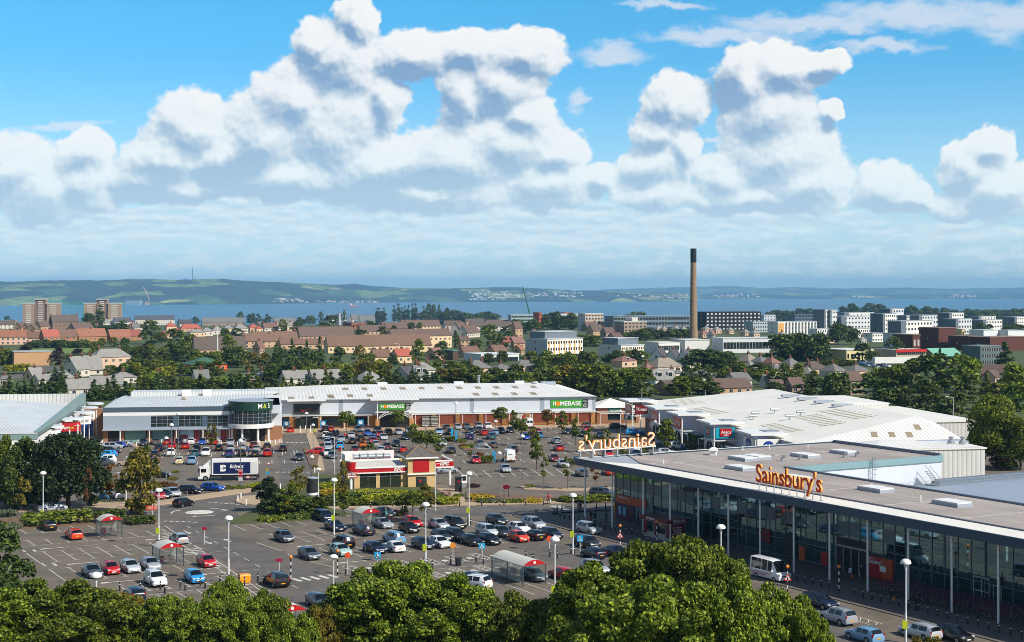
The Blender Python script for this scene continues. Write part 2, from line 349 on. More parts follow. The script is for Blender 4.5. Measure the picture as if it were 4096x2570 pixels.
CARTAB = '''n B0 456 182 h bk R|n B0 695 268 h or R|n B0 1683 312 h si R|n B0 865 632 s gy F|n B0 1038 600 c re F|n B0 1225 586 h ls F|n B0 1415 562 h si F|n B0 1460 716 u wh F|n B0 1943 532 c re F|n B0 1828 682 c lb F|n B0 1262 852 h nv R
n B1 192 724 u bk R|n B1 264 294 h gy F|n B1 500 462 h gy F|n B1 640 98 m nv F|n B1 745 190 s nv F|n B1 1190 165 s si F|n B1 1210 56 s dg F|n B1 1012 232 e nv R|n B1 822 352 m bk R|n B1 797 426 h aq F|n B1 1298 310 m sb R|n B1 1126 402 h nv F
n B1 1292 390 s wh R|n B1 1570 362 h nv F|n B1 1730 350 h wh F|n B1 1440 206 h bk F|n B1 1470 150 h re F|n B1 1722 174 h si F|n B1 1874 167 u bk F|n B1 1752 284 h dg F|n B1 1882 284 u bk F|n B1 2028 330 s bk F|n B1 2195 320 h bk F|n B1 2180 242 m ls F|n B1 2310 246 h dg F
n B1 2265 128 h dg F|n B2 70 208 h wh F|n B2 62 292 c or F|n B2 205 172 u si F|n B2 205 278 h bk R|n B2 370 264 h nv F|s B2 722 220 m si F|d B2 708 355 m dg F|d B2 765 454 h nv R|d B2 985 444 s pu F|d B2 782 610 u si F|n B2 468 652 h re R|d B2 1150 520 h lb F
d B2 1250 560 h wh F|n B2 205 668 h gy F|n B1 2018 700 h bk R|n B1 2045 745 u wh -55|n B1 592 925 h gy F|s B3 488 930 e nv F|s B3 655 1082 u si R|s B3 1430 1222 e ls R|s B3 1745 1245 h bk F|s B3 905 1250 h sb R
l A0 955 1092 c lb R|l A0 1100 1082 h ls R|l A0 490 1198 s ls 62|l A0 1490 1085 c re F|l A0 1540 1078 h nv F|l A0 1630 1062 h si F|l A0 1790 1035 h bk 118|l A0 2004 1010 h bl 112|l A0 1728 1160 c bk 32
w Z1 440 222 s aq 80|w Z1 690 304 s si 260|w Z1 520 328 h bl 260|w Z1 470 335 h bk 80|w Z1 420 362 m si 80|w Z1 365 484 u bk 80|w Z1 300 548 h sk 260|w Z1 215 560 h sk 262|w Z1 252 694 u wh 260|w Z1 210 755 m gy 80|w Z1 768 764 s be 262|w Z1 1545 1048 h bk 80
m Z1 1170 272 h nv f|m Z1 1475 245 h gy r|m Z1 1750 258 h re r|m Z1 1858 348 h re r|m Z1 2032 243 h nv r|m Z1 2320 240 h wh r|m Z1 2180 354 c re r|m Z2 397 412 h bk r|m Z1 1545 412 u nv r|m Z1 1452 575 m dg r|m Z1 1835 528 u wh r|m Z1 1455 724 h re r|m Z1 1375 795 h bk r
m Z1 2040 718 c cr r|m Z2 290 728 u sb r|m Z2 362 532 h te r|m Z2 622 524 m wh f|m Z2 532 252 c bl f|m Z2 815 247 h re r|m Z2 940 404 h bk r|m Z2 1212 262 h si f|m Z2 1225 408 h si r|m Z2 1508 250 e si r|m Z2 1508 394 h si r|m Z2 1782 325 h dr r|m Z2 1845 424 h si r
m Z2 2100 362 h dg r|m Z2 1190 532 h in r|m Z2 1488 532 h bk r|m Z2 1805 545 h dg r|m Z2 2100 535 u re r|m Z2 1190 668 e bk r|r Z3 550 773 h bk r|r Z3 940 992 s dg f|r Z3 1340 838 h re 260|r Z3 732 320 h re r|r Z3 1695 297 h re r|r Z3 232 447 c ls 260|r Z3 260 345 h bk 260|r Z3 205 255 h wh 260
h Z3 1570 302 u bk r|h Z3 1578 462 u wh r|h Z3 1820 394 h nv r|h Z3 1672 484 h dg f|h Z3 1702 607 h bk f|h Z3 1950 542 h si f|h Z3 2190 452 s ls r|h Z3 2218 592 h bk r|h Z3 1620 632 h si f|h Z3 1642 734 h si f|h Z3 1915 713 m lb r|h Z3 1628 887 h wh f|h Z3 1740 952 h gy f|h Z3 2285 812 h dr f
k Z4 185 305 h gy f|k Z4 228 400 h br r|k Z4 420 394 h bl f|k Z4 662 336 u dg f|k Z4 722 424 h re f|k Z4 920 388 u bk r|k Z4 1172 374 h si f|k Z4 1342 492 s nv f|k Z4 545 505 c sk r|k Z4 810 497 h ls f|k Z4 250 525 h bk r|k Z4 300 682 c og r|k Z4 560 590 h re f|k Z4 622 668 h si r|k Z4 890 728 s ma f
k Z4 1116 658 h bk f|k Z4 1275 800 c re r|k Z4 730 812 h si r|k Z4 1420 335 h si f|k Z4 1490 425 h nv r|o Z4 2140 362 h sb f|o Z4 2120 455 h wh r|o Z4 2222 645 e si f
o Z5 140 372 h bk r|o Z5 225 492 u bk r|o Z5 422 367 h si f|o Z5 640 362 e gy f|o Z5 925 352 m si f|o Z5 1145 352 m wh r|o Z5 740 467 s dg f|o Z5 945 440 h dg f|o Z5 1055 504 h re r|o Z5 1310 502 h sb r|o Z5 1472 457 h nv f|o Z5 1690 444 c bk f|o Z5 2120 335 b wh r|o Z5 715 605 h in r|o Z5 1235 604 u te r
o Z5 945 774 h bk r|o Z5 1275 814 s br r|k Z5 262 944 s dg r|k Z5 855 1184 h re f|o Z5 1760 918 h nv r|o Z5 1660 1154 v wh r|o Z5 2060 614 h bl f
x Z6 520 470 h re r|x Z6 560 560 h lb r|x Z6 1242 480 c nv f|x Z6 1425 470 h bk f|x Z6 1712 316 h gy r|x Z6 1720 420 h re f|x Z6 2040 580 s nv f|x Z6 1640 545 h bk f|x Z6 990 706 h wh r|x Z6 1050 886 h re r|x Z6 938 1144 h dr f|x A2 480 784 s ls f|x A2 612 752 s dg f|x Z7 1160 190 h re f
x Z7 520 665 e gy r|x Z7 1160 632 s re r|x Z7 1790 105 v wh r|x Z7 1840 190 h bl f|s Z7 1040 1150 e gy 122|x A1 2348 832 h si f|k A1 1800 838 h si 80|t Z8 415 822 h bk 84|t Z8 842 972 e sk 84|t A2 1325 575 m si 84|t A2 1565 610 u wh 84|t A2 1455 665 h ls 84'''
for row in CARTAB.replace('\n', '|').split('|'):
    z, tl, x, y, t, c, p = row.split()
    place_car(ZN[z], tl, float(x), float(y), t, c, p)

# open tailgates of two cars
for i, c in enumerate(CARS):
    pass
# lorry
def make_lorry():
    p0 = G('A1', -530, 905); p1 = G('A1', 40, 905)
    L = 10.9; az = 262.0
    px, py = PX('A0', 2150, 905); Y = dist(py) + 1.3
    t = thing('box_lorry', 'white lorry with a navy box side panel, stopped by the car park hedge', 'lorry', ((px - CX) / F * Y, Y, .012), faceaz(az))
    w = 1.24; f = -L / 2
    m = MB(); m.prism([(-w, f + .35), (-w * .8, f + .06), (w * .8, f + .06), (w, f + .35), (w, f + 2.1), (-w, f + 2.1)], .75, [2.5, 2.45, 2.45, 2.5, 2.75, 2.75])
    m.prism([(-w * .85, f + .85), (w * .85, f + .85), (w * .85, f + 2.05), (-w * .85, f + 2.05)], 2.6, [2.75, 2.75, 3.75, 3.75]); m.b6(-w, w, f + .02, f + 1.9, .38, .78)
    m.obj('cab', WHITE, t, 30, True)
    m = MB(); m.b6(-w * .86, w * .86, f + .03, f + .1, 1.62, 2.36); m.obj('windscreen', CGL, t)
    for s in (-1, 1):
        m = MB(); m.b6(s * w - .02, s * w + .02, f + .55, f + 1.5, 1.6, 2.25); m.obj('door_window', CGL, t)
        m = MB(); m.b6(s * 1.42 - .08, s * 1.42 + .08, f + .15, f + .3, 1.6, 2.3); m.obj('mirror', BLACK, t)
        m = MB(); m.b6(s * .9 - .2, s * .9 + .2, f - .0, f + .1, .55, .75); m.obj('headlight', HL, t)
    m = MB(); m.b6(-w - .03, w + .03, f + 2.5, L / 2 - .1, 1.12, 3.9); bx = m.obj('cargo_box', WHITE, t)
    nv = mat('navy_panel', '0c1d4f', .4); wl = mat('lettering_white', 'e8e8e8', .5)
    for s in (-1, 1):
        pn = MB(); pn.b6(s * (w + .045) - .02, s * (w + .045) + .02, f + 2.8, L / 2 - 1.4, 1.32, 3.4); pn = pn.obj('side_panel', nv, bx)
        rz = rad(90) if s > 0 else rad(-90); xx = s * (w + .075)
        cy = f + 6.3
        letters('Bidvest', .92, wl, bx, (xx, cy + .65 * (1 if s < 0 else 1), 2.62), rz, bold=.018, shear=.2, width=2.5)
        letters('logistics', .42, wl, bx, (xx, cy + 1.15, 2.1), rz, width=1.35)
        lg = MB()
        for z in (1.75, 2.4):
            lg.prism([(-.52, z), (.2, z), (.45, z + .1), (.52, z + .28), (.45, z + .48), (.2, z + .56), (-.52, z + .56)], 0, .03)
        lg.v = [(xx + s * (c - .02), cy - 1.75 + a, b) for a, b, c in lg.v]
        lg.obj('logo', wl, bx, fix=True)
        ar = MB(); ar.face([(xx + s * .02, cy - 1.7, 2.05), (xx + s * .02, cy - 1.25, 2.36), (xx + s * .02, cy - 1.7, 2.68)]); ar.obj('logo_arrow', mat('logo_green', '2f5d52', .5), bx)
    m = MB(); m.b6(-w + .05, w - .05, L / 2 - 1.25, L / 2 - .02, 1.35, 3.5); m.b6(-w - .06, w + .06, L / 2 - 1.3, L / 2 - .12, 1.3, 3.45); m.obj('rear_shutter', mat('shutter_white', 'd2d4d2', .5), t)
    m = MB(); m.b6(-.5, .5, f + .8, L / 2, .7, 1.05); m.b6(-w + .05, w - .05, f + 4.2, f + 6.6, .45, 1.05); m.b6(-w, w, L / 2 - .3, L / 2 + .2, .45, .8); m.obj('chassis', BLACK, t)
    m = MB(); m.b6(-1.1, 1.1, f + 2.12, f + 2.45, 1.2, 3.6); m.obj('refrigeration_unit', mat('unit_grey', 'b9bcbd', .5), t)
    for s in (-1, 1):
        for y in (f + 1.35, f + 7.8):
            h = MB(); h.tube((s * .9, y, .5), (s * (w + .01), y, .5), .5, n=18); h.tube((s * 1, y, .5), (s * (w + .03), y, .5), .27, n=14, mi=1); h.obj('wheel', [TYR, RIM], t)
make_lorry()
# the minibus at the supermarket door
pm = G('B3', 60, 668); mb = place_car(ZN['s'], 'B3', 20, 668, 'b', 'wh', 'F'); mb['label'] = 'white minibus with red side stripes waiting at the glass shop front'; mb['group'] = 'minibuses'
mb.name = 'minibus'
rs = mat('red_stripe', '9c1218', .5)
for s in (-1, 1):
    m = MB(); m.b6(s * .985, s * 1.0, -1.2, 2.6, .82, .9); m.b6(s * .985, s * 1.0, -.6, 2.6, .62, .7); m.obj('side_stripe', rs, mb)
letters('Dial-a-Bus', .3, mat('sign_ink', '1a1a22', .6), mb, (0, -1.83, 2.28), 0, width=1.05)
CARS.pop()
pv = [c for c in CARS if c[0].get('category') == 'van'][0][0]; pv['label'] = 'white panel van with inex lettering, tail to the viewer, left of the slim car park trees'; pv['label'] = 'white panel van with grey lettering on its back doors, beside a grey lamp post'
letters('inex', .45, mat('sign_ink_grey', '55606a', .6), pv, (.15, 2.87, 1.72), rad(180), width=.85)
def make_bicycle(loc, az):
    t = thing('bicycle', 'bicycle locked beside the low brown hedge in front of the lorry', 'bicycle', loc, faceaz(az))
    fm = mat('bike_blue', '8aa0c4', .4)
    for y in (-.52, .52):
        m = MB(); k = 16
        for i in range(k):
            a, b = 2 * math.pi * i / k, 2 * math.pi * (i + 1) / k
            m.tube((0, y + .33 * math.cos(a), .34 + .33 * math.sin(a)), (0, y + .33 * math.cos(b), .34 + .33 * math.sin(b)), .03, n=5)
        for i in range(6): m.tube((0, y, .34), (0, y + .33 * math.cos(i * 1.05), .34 + .33 * math.sin(i * 1.05)), .008, n=4)
        m.obj('wheel', TYR, t)
    m = MB()
    for p, q in (((0, .52, .34), (0, .1, .34)), ((0, .1, .34), (0, .18, .88)), ((0, .52, .34), (0, .17, .82)), ((0, .1, .34), (0, -.36, .8)), ((0, .17, .8), (0, -.37, .86)), ((0, -.52, .34), (0, -.36, .98))): m.tube(p, q, .03, n=6)
    m.obj('frame', fm, t); m = MB(); m.tube((-.28, -.38, 1.0), (.28, -.38, 1.0), .025, n=6); m.obj('handlebar', BLACK, t); m = MB(); m.box((0, .2, .93), (.16, .26, .06)); m.obj('saddle', BLACK, t)
make_bicycle(G('Z1', 2010, 1195), 80)
# ---------------------------------------------------------------- ground, roads, markings
asph = mat('asphalt', (.150, .125, .096), .9, noise=.16, scale=.22, bump=.05)
def fine(m, sc, amt):                # a second, finer mottling
    nt = m.node_tree; N = nt.nodes.new; L = nt.links.new; b = nt.nodes['Principled BSDF']; old = b.inputs['Base Color'].links[0].from_socket
    tc = N('ShaderNodeTexCoord'); nz = N('ShaderNodeTexNoise'); nz.inputs['Scale'].default_value = sc; nz.inputs['Detail'].default_value = 3; L(tc.outputs['Object'], nz.inputs['Vector'])
    r = N('ShaderNodeMapRange'); r.inputs['To Min'].default_value = 1 - amt; r.inputs['To Max'].default_value = 1 + amt; L(nz.outputs['Fac'], r.inputs['Value'])
    v = N('ShaderNodeVectorMath'); v.operation = 'SCALE'; L(old, v.inputs[0]); L(r.outputs['Result'], v.inputs['Scale']); L(v.outputs['Vector'], b.inputs['Base Color'])
fine(asph, 6, .22); fine(asph, .05, .26)
def stains(m):
    nt = m.node_tree; N = nt.nodes.new; L = nt.links.new; b = nt.nodes['Principled BSDF']; old = b.inputs['Base Color'].links[0].from_socket; tc = N('ShaderNodeTexCoord')
    for sc, lo, hi, amt in ((.42, .60, .72, .55), (1.7, .64, .74, .5), (.16, .56, .60, .82)):
        nz = N('ShaderNodeTexNoise'); nz.inputs['Scale'].default_value = sc; nz.inputs['Detail'].default_value = 5; L(tc.outputs['Object'], nz.inputs['Vector'])
        r = N('ShaderNodeMapRange'); r.inputs['From Min'].default_value = lo; r.inputs['From Max'].default_value = hi; r.inputs['To Min'].default_value = 1; r.inputs['To Max'].default_value = amt; L(nz.outputs['Fac'], r.inputs['Value'])
        v = N('ShaderNodeVectorMath'); v.operation = 'SCALE'; L(old, v.inputs[0]); L(r.outputs['Result'], v.inputs['Scale']); old = v.outputs['Vector']
    L(old, b.inputs['Base Color'])
stains(asph)
road_m = mat('road_asphalt', (.118, .106, .094), .9, noise=.12, scale=.3); fine(road_m, 5, .2); fine(road_m, .3, .2)
grass_m = mat('rough_grass', (.060, .085, .018), .95, noise=.3, scale=.06, hue2=None); fine(grass_m, .9, .4)
lawn_m = mat('lawn', (.13, .21, .03), .95, noise=.15, scale=.2)
soil_m = mat('soil', (.16, .10, .06), .95, noise=.3, scale=.8); pave_m = mat('buff_paving', (.42, .31, .20), .85, noise=.10, scale=.7); fine(pave_m, 4, .12)
dpave_m = mat('dark_paving', (.135, .115, .098), .9, noise=.14, scale=.6); kerb_m = mat('kerb_stone', (.42, .38, .32), .85, noise=.1, scale=1)
line_m = mat('road_paint', (.62, .60, .54), .7, noise=.38, scale=2.2); yel_m = mat('yellow_line', (.52, .38, .14), .7, noise=.2, scale=1.5)
m = MB(); ys = [40, 700, 1400, 2000, 2600, 3000, 3250]; xs = [-1, -.5, 0, .5, 1]
zz = [0, 0, 0, gz(2000), gz(2600), gz(3000), -58]
for i in range(len(ys) - 1):
    for j in range(4):
        P4 = [(xs[a] * (500 + ys[b] * .9), ys[b], zz[b]) for a, b in ((j, i), (j + 1, i), (j + 1, i + 1), (j, i + 1))]
        m.face(P4)
struct(m.obj('ground', grass_m))
m = MB(); m.sheet([(-150, 92), (150, 92), (150, 300), (118, 430), (-150, 430)], .004); struct(m.obj('car_park', asph))
stains(road_m)
def poly(tile, pts): return [G(tile, x, y) for x, y in pts]
def slab(name, pts, mt, h=.12, z0=0.0):
    q = [Vector(p[:2]) for p in pts]; a = sum(q[i].x * q[(i + 1) % len(q)].y - q[(i + 1) % len(q)].x * q[i].y for i in range(len(q)))
    if a < 0: pts = pts[::-1]
    b = MB(); b.prism(pts, z0, z0 + h); return struct(b.obj(name, mt))
def sheet(name, pts, mt, z): b = MB(); b.sheet(pts, z); return struct(b.obj(name, mt, fix=False))
# roads as greyer sheets
avenue = poly('Z3', [(560, 340), (1095, 335), (1215, 620), (1010, 690), (1180, 1130), (1290, 1600), (500, 1650), (470, 1180), (410, 780), (380, 680), (560, 560)])
sheet('avenue_road', avenue, road_m, .008)
sheet('roundabout_road', poly('A0', [(1520, 1135), (2300, 1035), (2410, 1010), (2740, 990), (2750, 1150), (2410, 1160), (2240, 1200), (2250, 1330), (1560, 1320), (1480, 1240), (700, 1250), (0, 1300), (0, 1205), (700, 1190)]), road_m, .012)
sheet('cross_road', [G('A1', 640, 1165), G('A1', 1900, 1135), G('A2', 330, 1135), G('A2', 1080, 1125), G('A2', 1080, 1200), G('A2', 300, 1205), G('B1', 2400, 35), G('B1', 1500, 30), G('B1', 900, 62), G('B1', 640, -30)], road_m, .008)
sheet('lot_road', [FS(-31.5, -52), FS(-25.5, -52), FS(-23.8, -20), FS(-24.8, 60), FS(-38, 60), FS(-33.8, -5)], road_m, .016)
sheet('shop_front_road', [FS(9.5, -24), FS(16.5, -26), FS(11.8, -10), FS(10.2, 80), FS(.5, 80), FS(3.5, 0)], road_m, .012)
# white markings, one sheet of paint per car park
def bays(mk, fr, a0, n, b0, b1, mid=True, step=2.4, skip=(), w=.11, tee=.5, row=True):
    for i in range(n + 1):
        if i in skip: continue
        a = a0 + i * step
        mk.strip(fr(a, b0), fr(a, b1), w, .022)
        for b in (b0, b1): mk.strip(fr(a - tee, b), fr(a + tee, b), w, .026)
    if mid:
        bm_ = (b0 + b1) / 2; mk.strip(fr(a0, bm_), fr(a0 + n * step, bm_), w * .8, .030)
mk = MB(); k = 1.0294
bays(mk, FS, -52.9, 9, -57, -52.4, False); bays(mk, FS, -51.65, 8, -46.6, -41.8, False); mk.strip(FS(-54, -41.8), FS(-33.2, -41.8), .11, .03)
bays(mk, FS, -51.8, 8, -36.2, -27.8); bays(mk, FS, -51.6, 7, -22.8, -13.3); bays(mk, FS, -49.2, 6, -7.7, -3.3, False); bays(mk, FS, -49.2, 6, -.9, 3.6, False); bays(mk, FS, -48, 5, 8.5, 17.5)
mk.strip(FS(-56, -3.25), FS(-35.4, -3.25), .12, .03); mk.strip(FS(-56, -.9), FS(-35.4, -.9), .12, .03)
mk.strip(FS(-54, -46.8), FS(-54, -39), .12, .022); mk.strip(FS(-54, -36), FS(-54, -28), .12, .022); mk.strip(FS(-54, -23), FS(-54, -14), .12, .022)
for b in (-38.7, -38.1, -37.5, -27.3, -26.7, -26.1, -25.5): mk.box((*FS(-53.9, b)[:2], .02), (.35, .3, .012), rad(29.8)); mk.box((*FS(-52.6, b + .4)[:2], .02), (.4, .3, .012), rad(29.8))
bays(mk, FS, -22.0, 4, -45, -40, False); bays(mk, FS, -20.2, 13, -35, -25.9); bays(mk, FS, -21.0, 12, -20.5, -11.4); bays(mk, FS, -8, 9, -52, -45, True)
mk.strip(FS(-24.4, -29), FS(-23.8, -21), .12, .022); mk.strip(FS(-24, -18), FS(-22.5, -6), .12, .022); mk.strip(FS(-22.9, .75), FS(-1.5, 1.8), .12, .03); mk.strip(FS(-22.5, -1.1), FS(-2, -1.1), .12, .03)
for i in range(6):                   # hatched disabled bays, both sides of the path
    for b0, b1 in ((-6.2, -1.1), (1.8, 6.6)):
        a = -21.2 + i * 3.6
        for q, w2 in ((0, 1.25),):
            mk.strip(FS(a, b0), FS(a, b1), .11, .022); mk.strip(FS(a + w2, b0), FS(a + w2, b1), .11, .022); mk.strip(FS(a, b0), FS(a + w2, b0), .11, .026)
            for j in range(4):
                h = (b1 - b0) / 4; mk.strip(FS(a, b0 + h * j), FS(a + w2, b0 + h * (j + 1)), .1, .026); mk.strip(FS(a + w2, b0 + h * j), FS(a, b0 + h * (j + 1)), .1, .030)
        c = FS(a + 2.4, (b0 + b1) / 2)   # wheelchair sign on the ground
        mk.lathe([(.42, .018), (.42, .024)], c, 12); mk.box((c.x, c.y - .5, .02), (.2, .9, .012), .4); mk.box((c.x + .5, c.y - .4, .02), (.5, .2, .012), .3)
for i in range(9): mk.strip(FS(-9 + i * 2.4, 12), FS(-9 + i * 2.4, 21), .11, .022)
for s, b in enumerate([x * 1.35 for x in range(-36, 12)]):         # hatched walkway along the lot road
    a = -32.2 - (b + 49) * .088
    if s % 9 in (6, 7, 8):
        mk.strip(FS(a - 1.3, b), FS(a + .9, b + .1), .42, .026)
    elif s % 2 == 0: mk.strip(FS(a - 1.2, b), FS(a + .7, b + 1.0), .13, .026)
mk.strip(FS(-31, -50), FS(-36.4, 12), .13, .022); mk.strip(FS(-33, -44), FS(-37.4, 12), .12, .022)
for b in range(-48, 12, 5): mk.strip(FS(-28.2 - (b + 49) * .06, b), FS(-28.3 - (b + 49) * .06, b + 2.1), .12, .026)
def arrow(mk, fr, a, b, sgn=1, L=3.2):
    mk.strip(fr(a, b), fr(a, b + sgn * L * .6), .22, .03); mk.face([fr(a - .45, b + sgn * L * .6, .03), fr(a + .45, b + sgn * L * .6, .03), fr(a, b + sgn * L, .03)][::1 if sgn < 0 else 1])
arrow(mk, FS, -30.2, -34, 1); arrow(mk, FS, -27.3, -31, -1); arrow(mk, FS, -30, -44, 1)
for a, b in ((-51, -38.3), (-50.5, -25), (-36.5, -38.6), (-36.6, -24.6), (-50, -10.5), (-38, -9.8), (-20, -23), (-6, -22.6), (-20, -8.6)):
    mk.strip(FS(a, b), FS(a + 3.2, b), .25, .03); mk.box((*FS(a - .3, b)[:2], .03), (.9, .5, .012), rad(29.8)); mk.strip(FS(a + 4, b + .1), FS(a + 7, b + .1), .1, .03)
for i in range(5): mk.strip(G('B1', 340 + 85 * i, 625 - 9 * i), G('B1', 430 + 85 * i, 652 - 9 * i), .55, .03)     # zebra crossings
for i in range(6): mk.strip(G('A2', 340 + 25 * i, 1143 + 6.5 * i), G('A2', 470 + 18 * i, 1140 + 7 * i), .5, .03)
for i in range(5): mk.strip(G('B2', 1075 + 72 * i, 352 - 5 * i), G('B2', 1160 + 72 * i, 372 - 5 * i), .5, .03)
mk.strip(G('B3', 780, 965), G('B3', 1075, 1052), .12, .026); mk.strip(G('B3', 790, 1005), G('B3', 965, 1065), .12, .026)
for i in range(4): mk.strip(G('B3', 800 + i * 75, 970 + i * 23), G('B3', 792 + i * 75, 1002 + i * 20), .12, .03)
struct(mk.obj('car_park_lines', line_m))
rm = MB()                            # roundabout disc, arrows, give-way dashes
c = (G('A0', 1745, 1201) + G('A0', 2008, 1201)) / 2
rm.lathe([(2.2, .018), (2.15, .04), (1.2, .085), (.01, .1)], (c.x, c.y, 0), 40)
for a0 in (35, 155, 275):
    pr = None
    for i in range(9):
        a = rad(a0 + i * 5.5); q = Vector((c.x + 4.3 * math.cos(a), c.y + 4.3 * math.sin(a)))
        if pr: rm.strip(pr, q, .3, .03)
        pr = q
    a = rad(a0 - 12); b = rad(a0); 
    rm.face([(c.x + 4.3 * math.cos(a), c.y + 4.3 * math.sin(a), .03), (c.x + 3.75 * math.cos(b), c.y + 3.75 * math.sin(b), .03), (c.x + 4.85 * math.cos(b), c.y + 4.85 * math.sin(b), .03)])
for t, x, y, n, dx, dy in (('A0', 1960, 1106, 6, 52, 4), ('B0', 1540, 84, 6, 56, 2)):
    for i in range(n): rm.strip(G(t, x + i * dx, y + i * dy), G(t, x + i * dx + 34, y + i * dy + 2), .5, .03)
for i in range(6): rm.strip(G('Z3', 615 + i * 117, 558), G('Z3', 680 + i * 117, 560), 1.5, .03)
for i in range(6): rm.strip(G('A1', 185 + i * 58, 824), G('A1', 218 + i * 58, 824), .9, .03)
for i in range(3): rm.strip(G('Z1', 520 + i * 148, 917), G('Z1', 612 + i * 148, 917), .9, .03)
for i, (x, y) in enumerate(((815, 412), (842, 470), (862, 530), (828, 603), (738, 668), (718, 735), (730, 792), (745, 843), (762, 900), (780, 943), (795, 995), (810, 1043), (828, 1102), (845, 1163))): rm.strip(G('Z3', x - 10, y), G('Z3', x + 10, y), .5, .03)
for x, y in ((1240, 622), (1380, 620), (1345, 685), (1130, 770)): rm.strip(G('A0', x - 14, y), G('A0', x + 14, y), .5, .03)
rm.strip(G('A0', 0, 1218), G('A0', 1480, 1192), .1, .03); rm.strip(G('A1', 650, 1160), G('A1', 1890, 1137), .1, .026); rm.strip(G('A2', 0, 1150), G('A2', 330, 1140), .1, .026); rm.strip(G('A2', 600, 1132), G('A2', 1080, 1130), .1, .026)
for i in range(6): rm.strip(G('A1', 1680 + i * 150, 1180 - i * 2), G('A1', 1750 + i * 150, 1179 - i * 2), .12, .03)
struct(rm.obj('road_markings', line_m))
ym = MB()
ym.strip(G('B3', 850, 812), G('B3', 1650, 985), .16, .03); ym.strip(G('B3', 1650, 985), G('B3', 2410, 1215), .16, .03)
struct(ym.obj('yellow_lines', yel_m))
rl = MB()                            # retail park bays: rows found from the photograph's bay lines
A_, B_ = zip(*[FR.inv(G(t, x, y)) for t, x, y in (('Z5', 1050, 575), ('Z5', 1185, 655), ('Z5', 1040, 735), ('Z5', 1185, 825), ('Z5', 570, 1080), ('Z5', 735, 1200), ('Z6', 1400, 840), ('Z6', 1610, 935), ('Z6', 755, 535), ('Z6', 870, 585))])
for t, r0, r1, n in (('Z6', (-160, 1075), (-5, 1200), 7), ('Z6', (100, 910), (230, 985), 12), ('Z6', (790, 675), (940, 750), 9), ('Z6', (755, 535), (880, 590), 9), ('Z6', (960, 405), (1080, 460), 9), ('Z6', (585, 305), (690, 352), 7)):
    a0, b0 = FR.inv(G(t, *r0)); a1, b1 = FR.inv(G(t, *r1)); b1 = b0 + 4.9
    bays(rl, FR, a0 - 2.4 * (16 if n > 8 else 4), n + 14, b0, b1, False, w=.16)
for bb in (-16, -26.5, -37):
    bays(rl, FR, -60, 24, bb, bb + 9.4, True, w=.16)
a0, b0 = FR.inv(G('Z1', 1655, 495)); bays(rl, FR, a0 - 2.5, 15, b0 - 4.5, b0 + 4.6, True, step=2.5, w=.16)
a0, b0 = FR.inv(G('Z1', 1565, 680)); bays(rl, FR, a0 - 2.5, 15, b0 - .5, b0 + 4.6, True, step=2.5, w=.16); bays(rl, FR, a0 + 3, 10, b0 - 19, b0 - 15, False, step=2.5, w=.16)
a0, b0 = FR.inv(G('A2', 440, 800)); bays(rl, FR, a0 - 22, 20, b0 - 1, b0 + 9, True, w=.16)
struct(rl.obj('retail_park_lines', line_m))
# pavements and kerbs
slab('store_forecourt', [FR(-140, 8), FR(-63, 4), FR(-63, -4), FR(25, -3.2), FR(25, 14), FR(-10, 14), FR(-140, 40)][:0] or [G('Z3', -60, 620), G('Z3', 550, 560), G('Z3', 510, 380), G('Z3', 560, 330), G('Z3', 1240, 325), G('Z3', 1460, 290), G('Z4', 500, 262), G('Z4', 1900, 262), G('Z5', 1300, 345), G('Z6', 1830, 285), G('Z6', 2100, 275), G('Z8', 250, 800), G('Z8', 900, 850), G('Z8', 1600, 1260), G('A3', 0, 660), G('A3', 0, 450), G('Z8', 600, 500), G('Z5', 0, 150), G('Z3', 0, 100)], pave_m)
slab('store_pavement', [G('Z1', 0, 420), G('Z1', 190, 250), G('Z1', 800, 296), G('Z1', 1060, 292), G('Z1', 1060, 228), G('Z2', 0, 205), G('Z2', 1000, 240), G('Z2', 1560, 275), G('Z2', 2250, 290), G('Z2', 2400, 215), G('Z2', 2400, 40), G('Z1', 0, 120), G('Z1', -150, 420)], pave_m, .1)
slab('avenue_path', poly('Z3', [(1100, 332), (1300, 330), (1440, 650), (1480, 850), (1560, 1230), (1330, 1230), (1200, 640)]), pave_m, .11)
slab('planted_island', poly('Z3', [(1035, 690), (1200, 690), (1240, 860), (1420, 850), (1370, 1150), (1215, 1140), (1070, 790)]), soil_m, .14)
slab('roundabout_pavement', poly('A0', [(1420, 1110), (1530, 1090), (2250, 985), (2420, 975), (2420, 1003), (1560, 1128), (1430, 1145)]), pave_m)
slab('left_pavement', poly('A0', [(130, 1205), (1200, 1168), (1460, 1120), (1420, 1085), (830, 1100), (130, 1180)]), pave_m)
slab('splitter_island', poly('A0', [(2215, 1085), (2300, 1050), (2430, 1045), (2460, 1140), (2290, 1128), (2225, 1110)]), pave_m)
slab('hedge_bed', [G('B0', 0, 172), G('B0', 190, 158), G('B0', 900, 118), G('B0', 1480, 108), G('B0', 1500, 70), G('B0', 1240, 28), G('A0', 800, 1236), G('A0', 0, 1262)], soil_m, .16)
slab('restaurant_bed', [G('B0', 2130, 110), G('B1', 0, 105), G('B1', 560, 72), G('B1', 900, 20), G('A1', 640, 1150), G('A1', 1690, 1128), G('A1', 1890, 1115), G('A1', 1700, 1000), G('A1', 1640, 960), G('A1', 560, 840), G('A1', 300, 940), G('A1', 60, 1060), G('A0', 2440, 1150)], mat('ground_cover', (.07, .085, .02), .95, noise=.5, scale=1.2), .14)
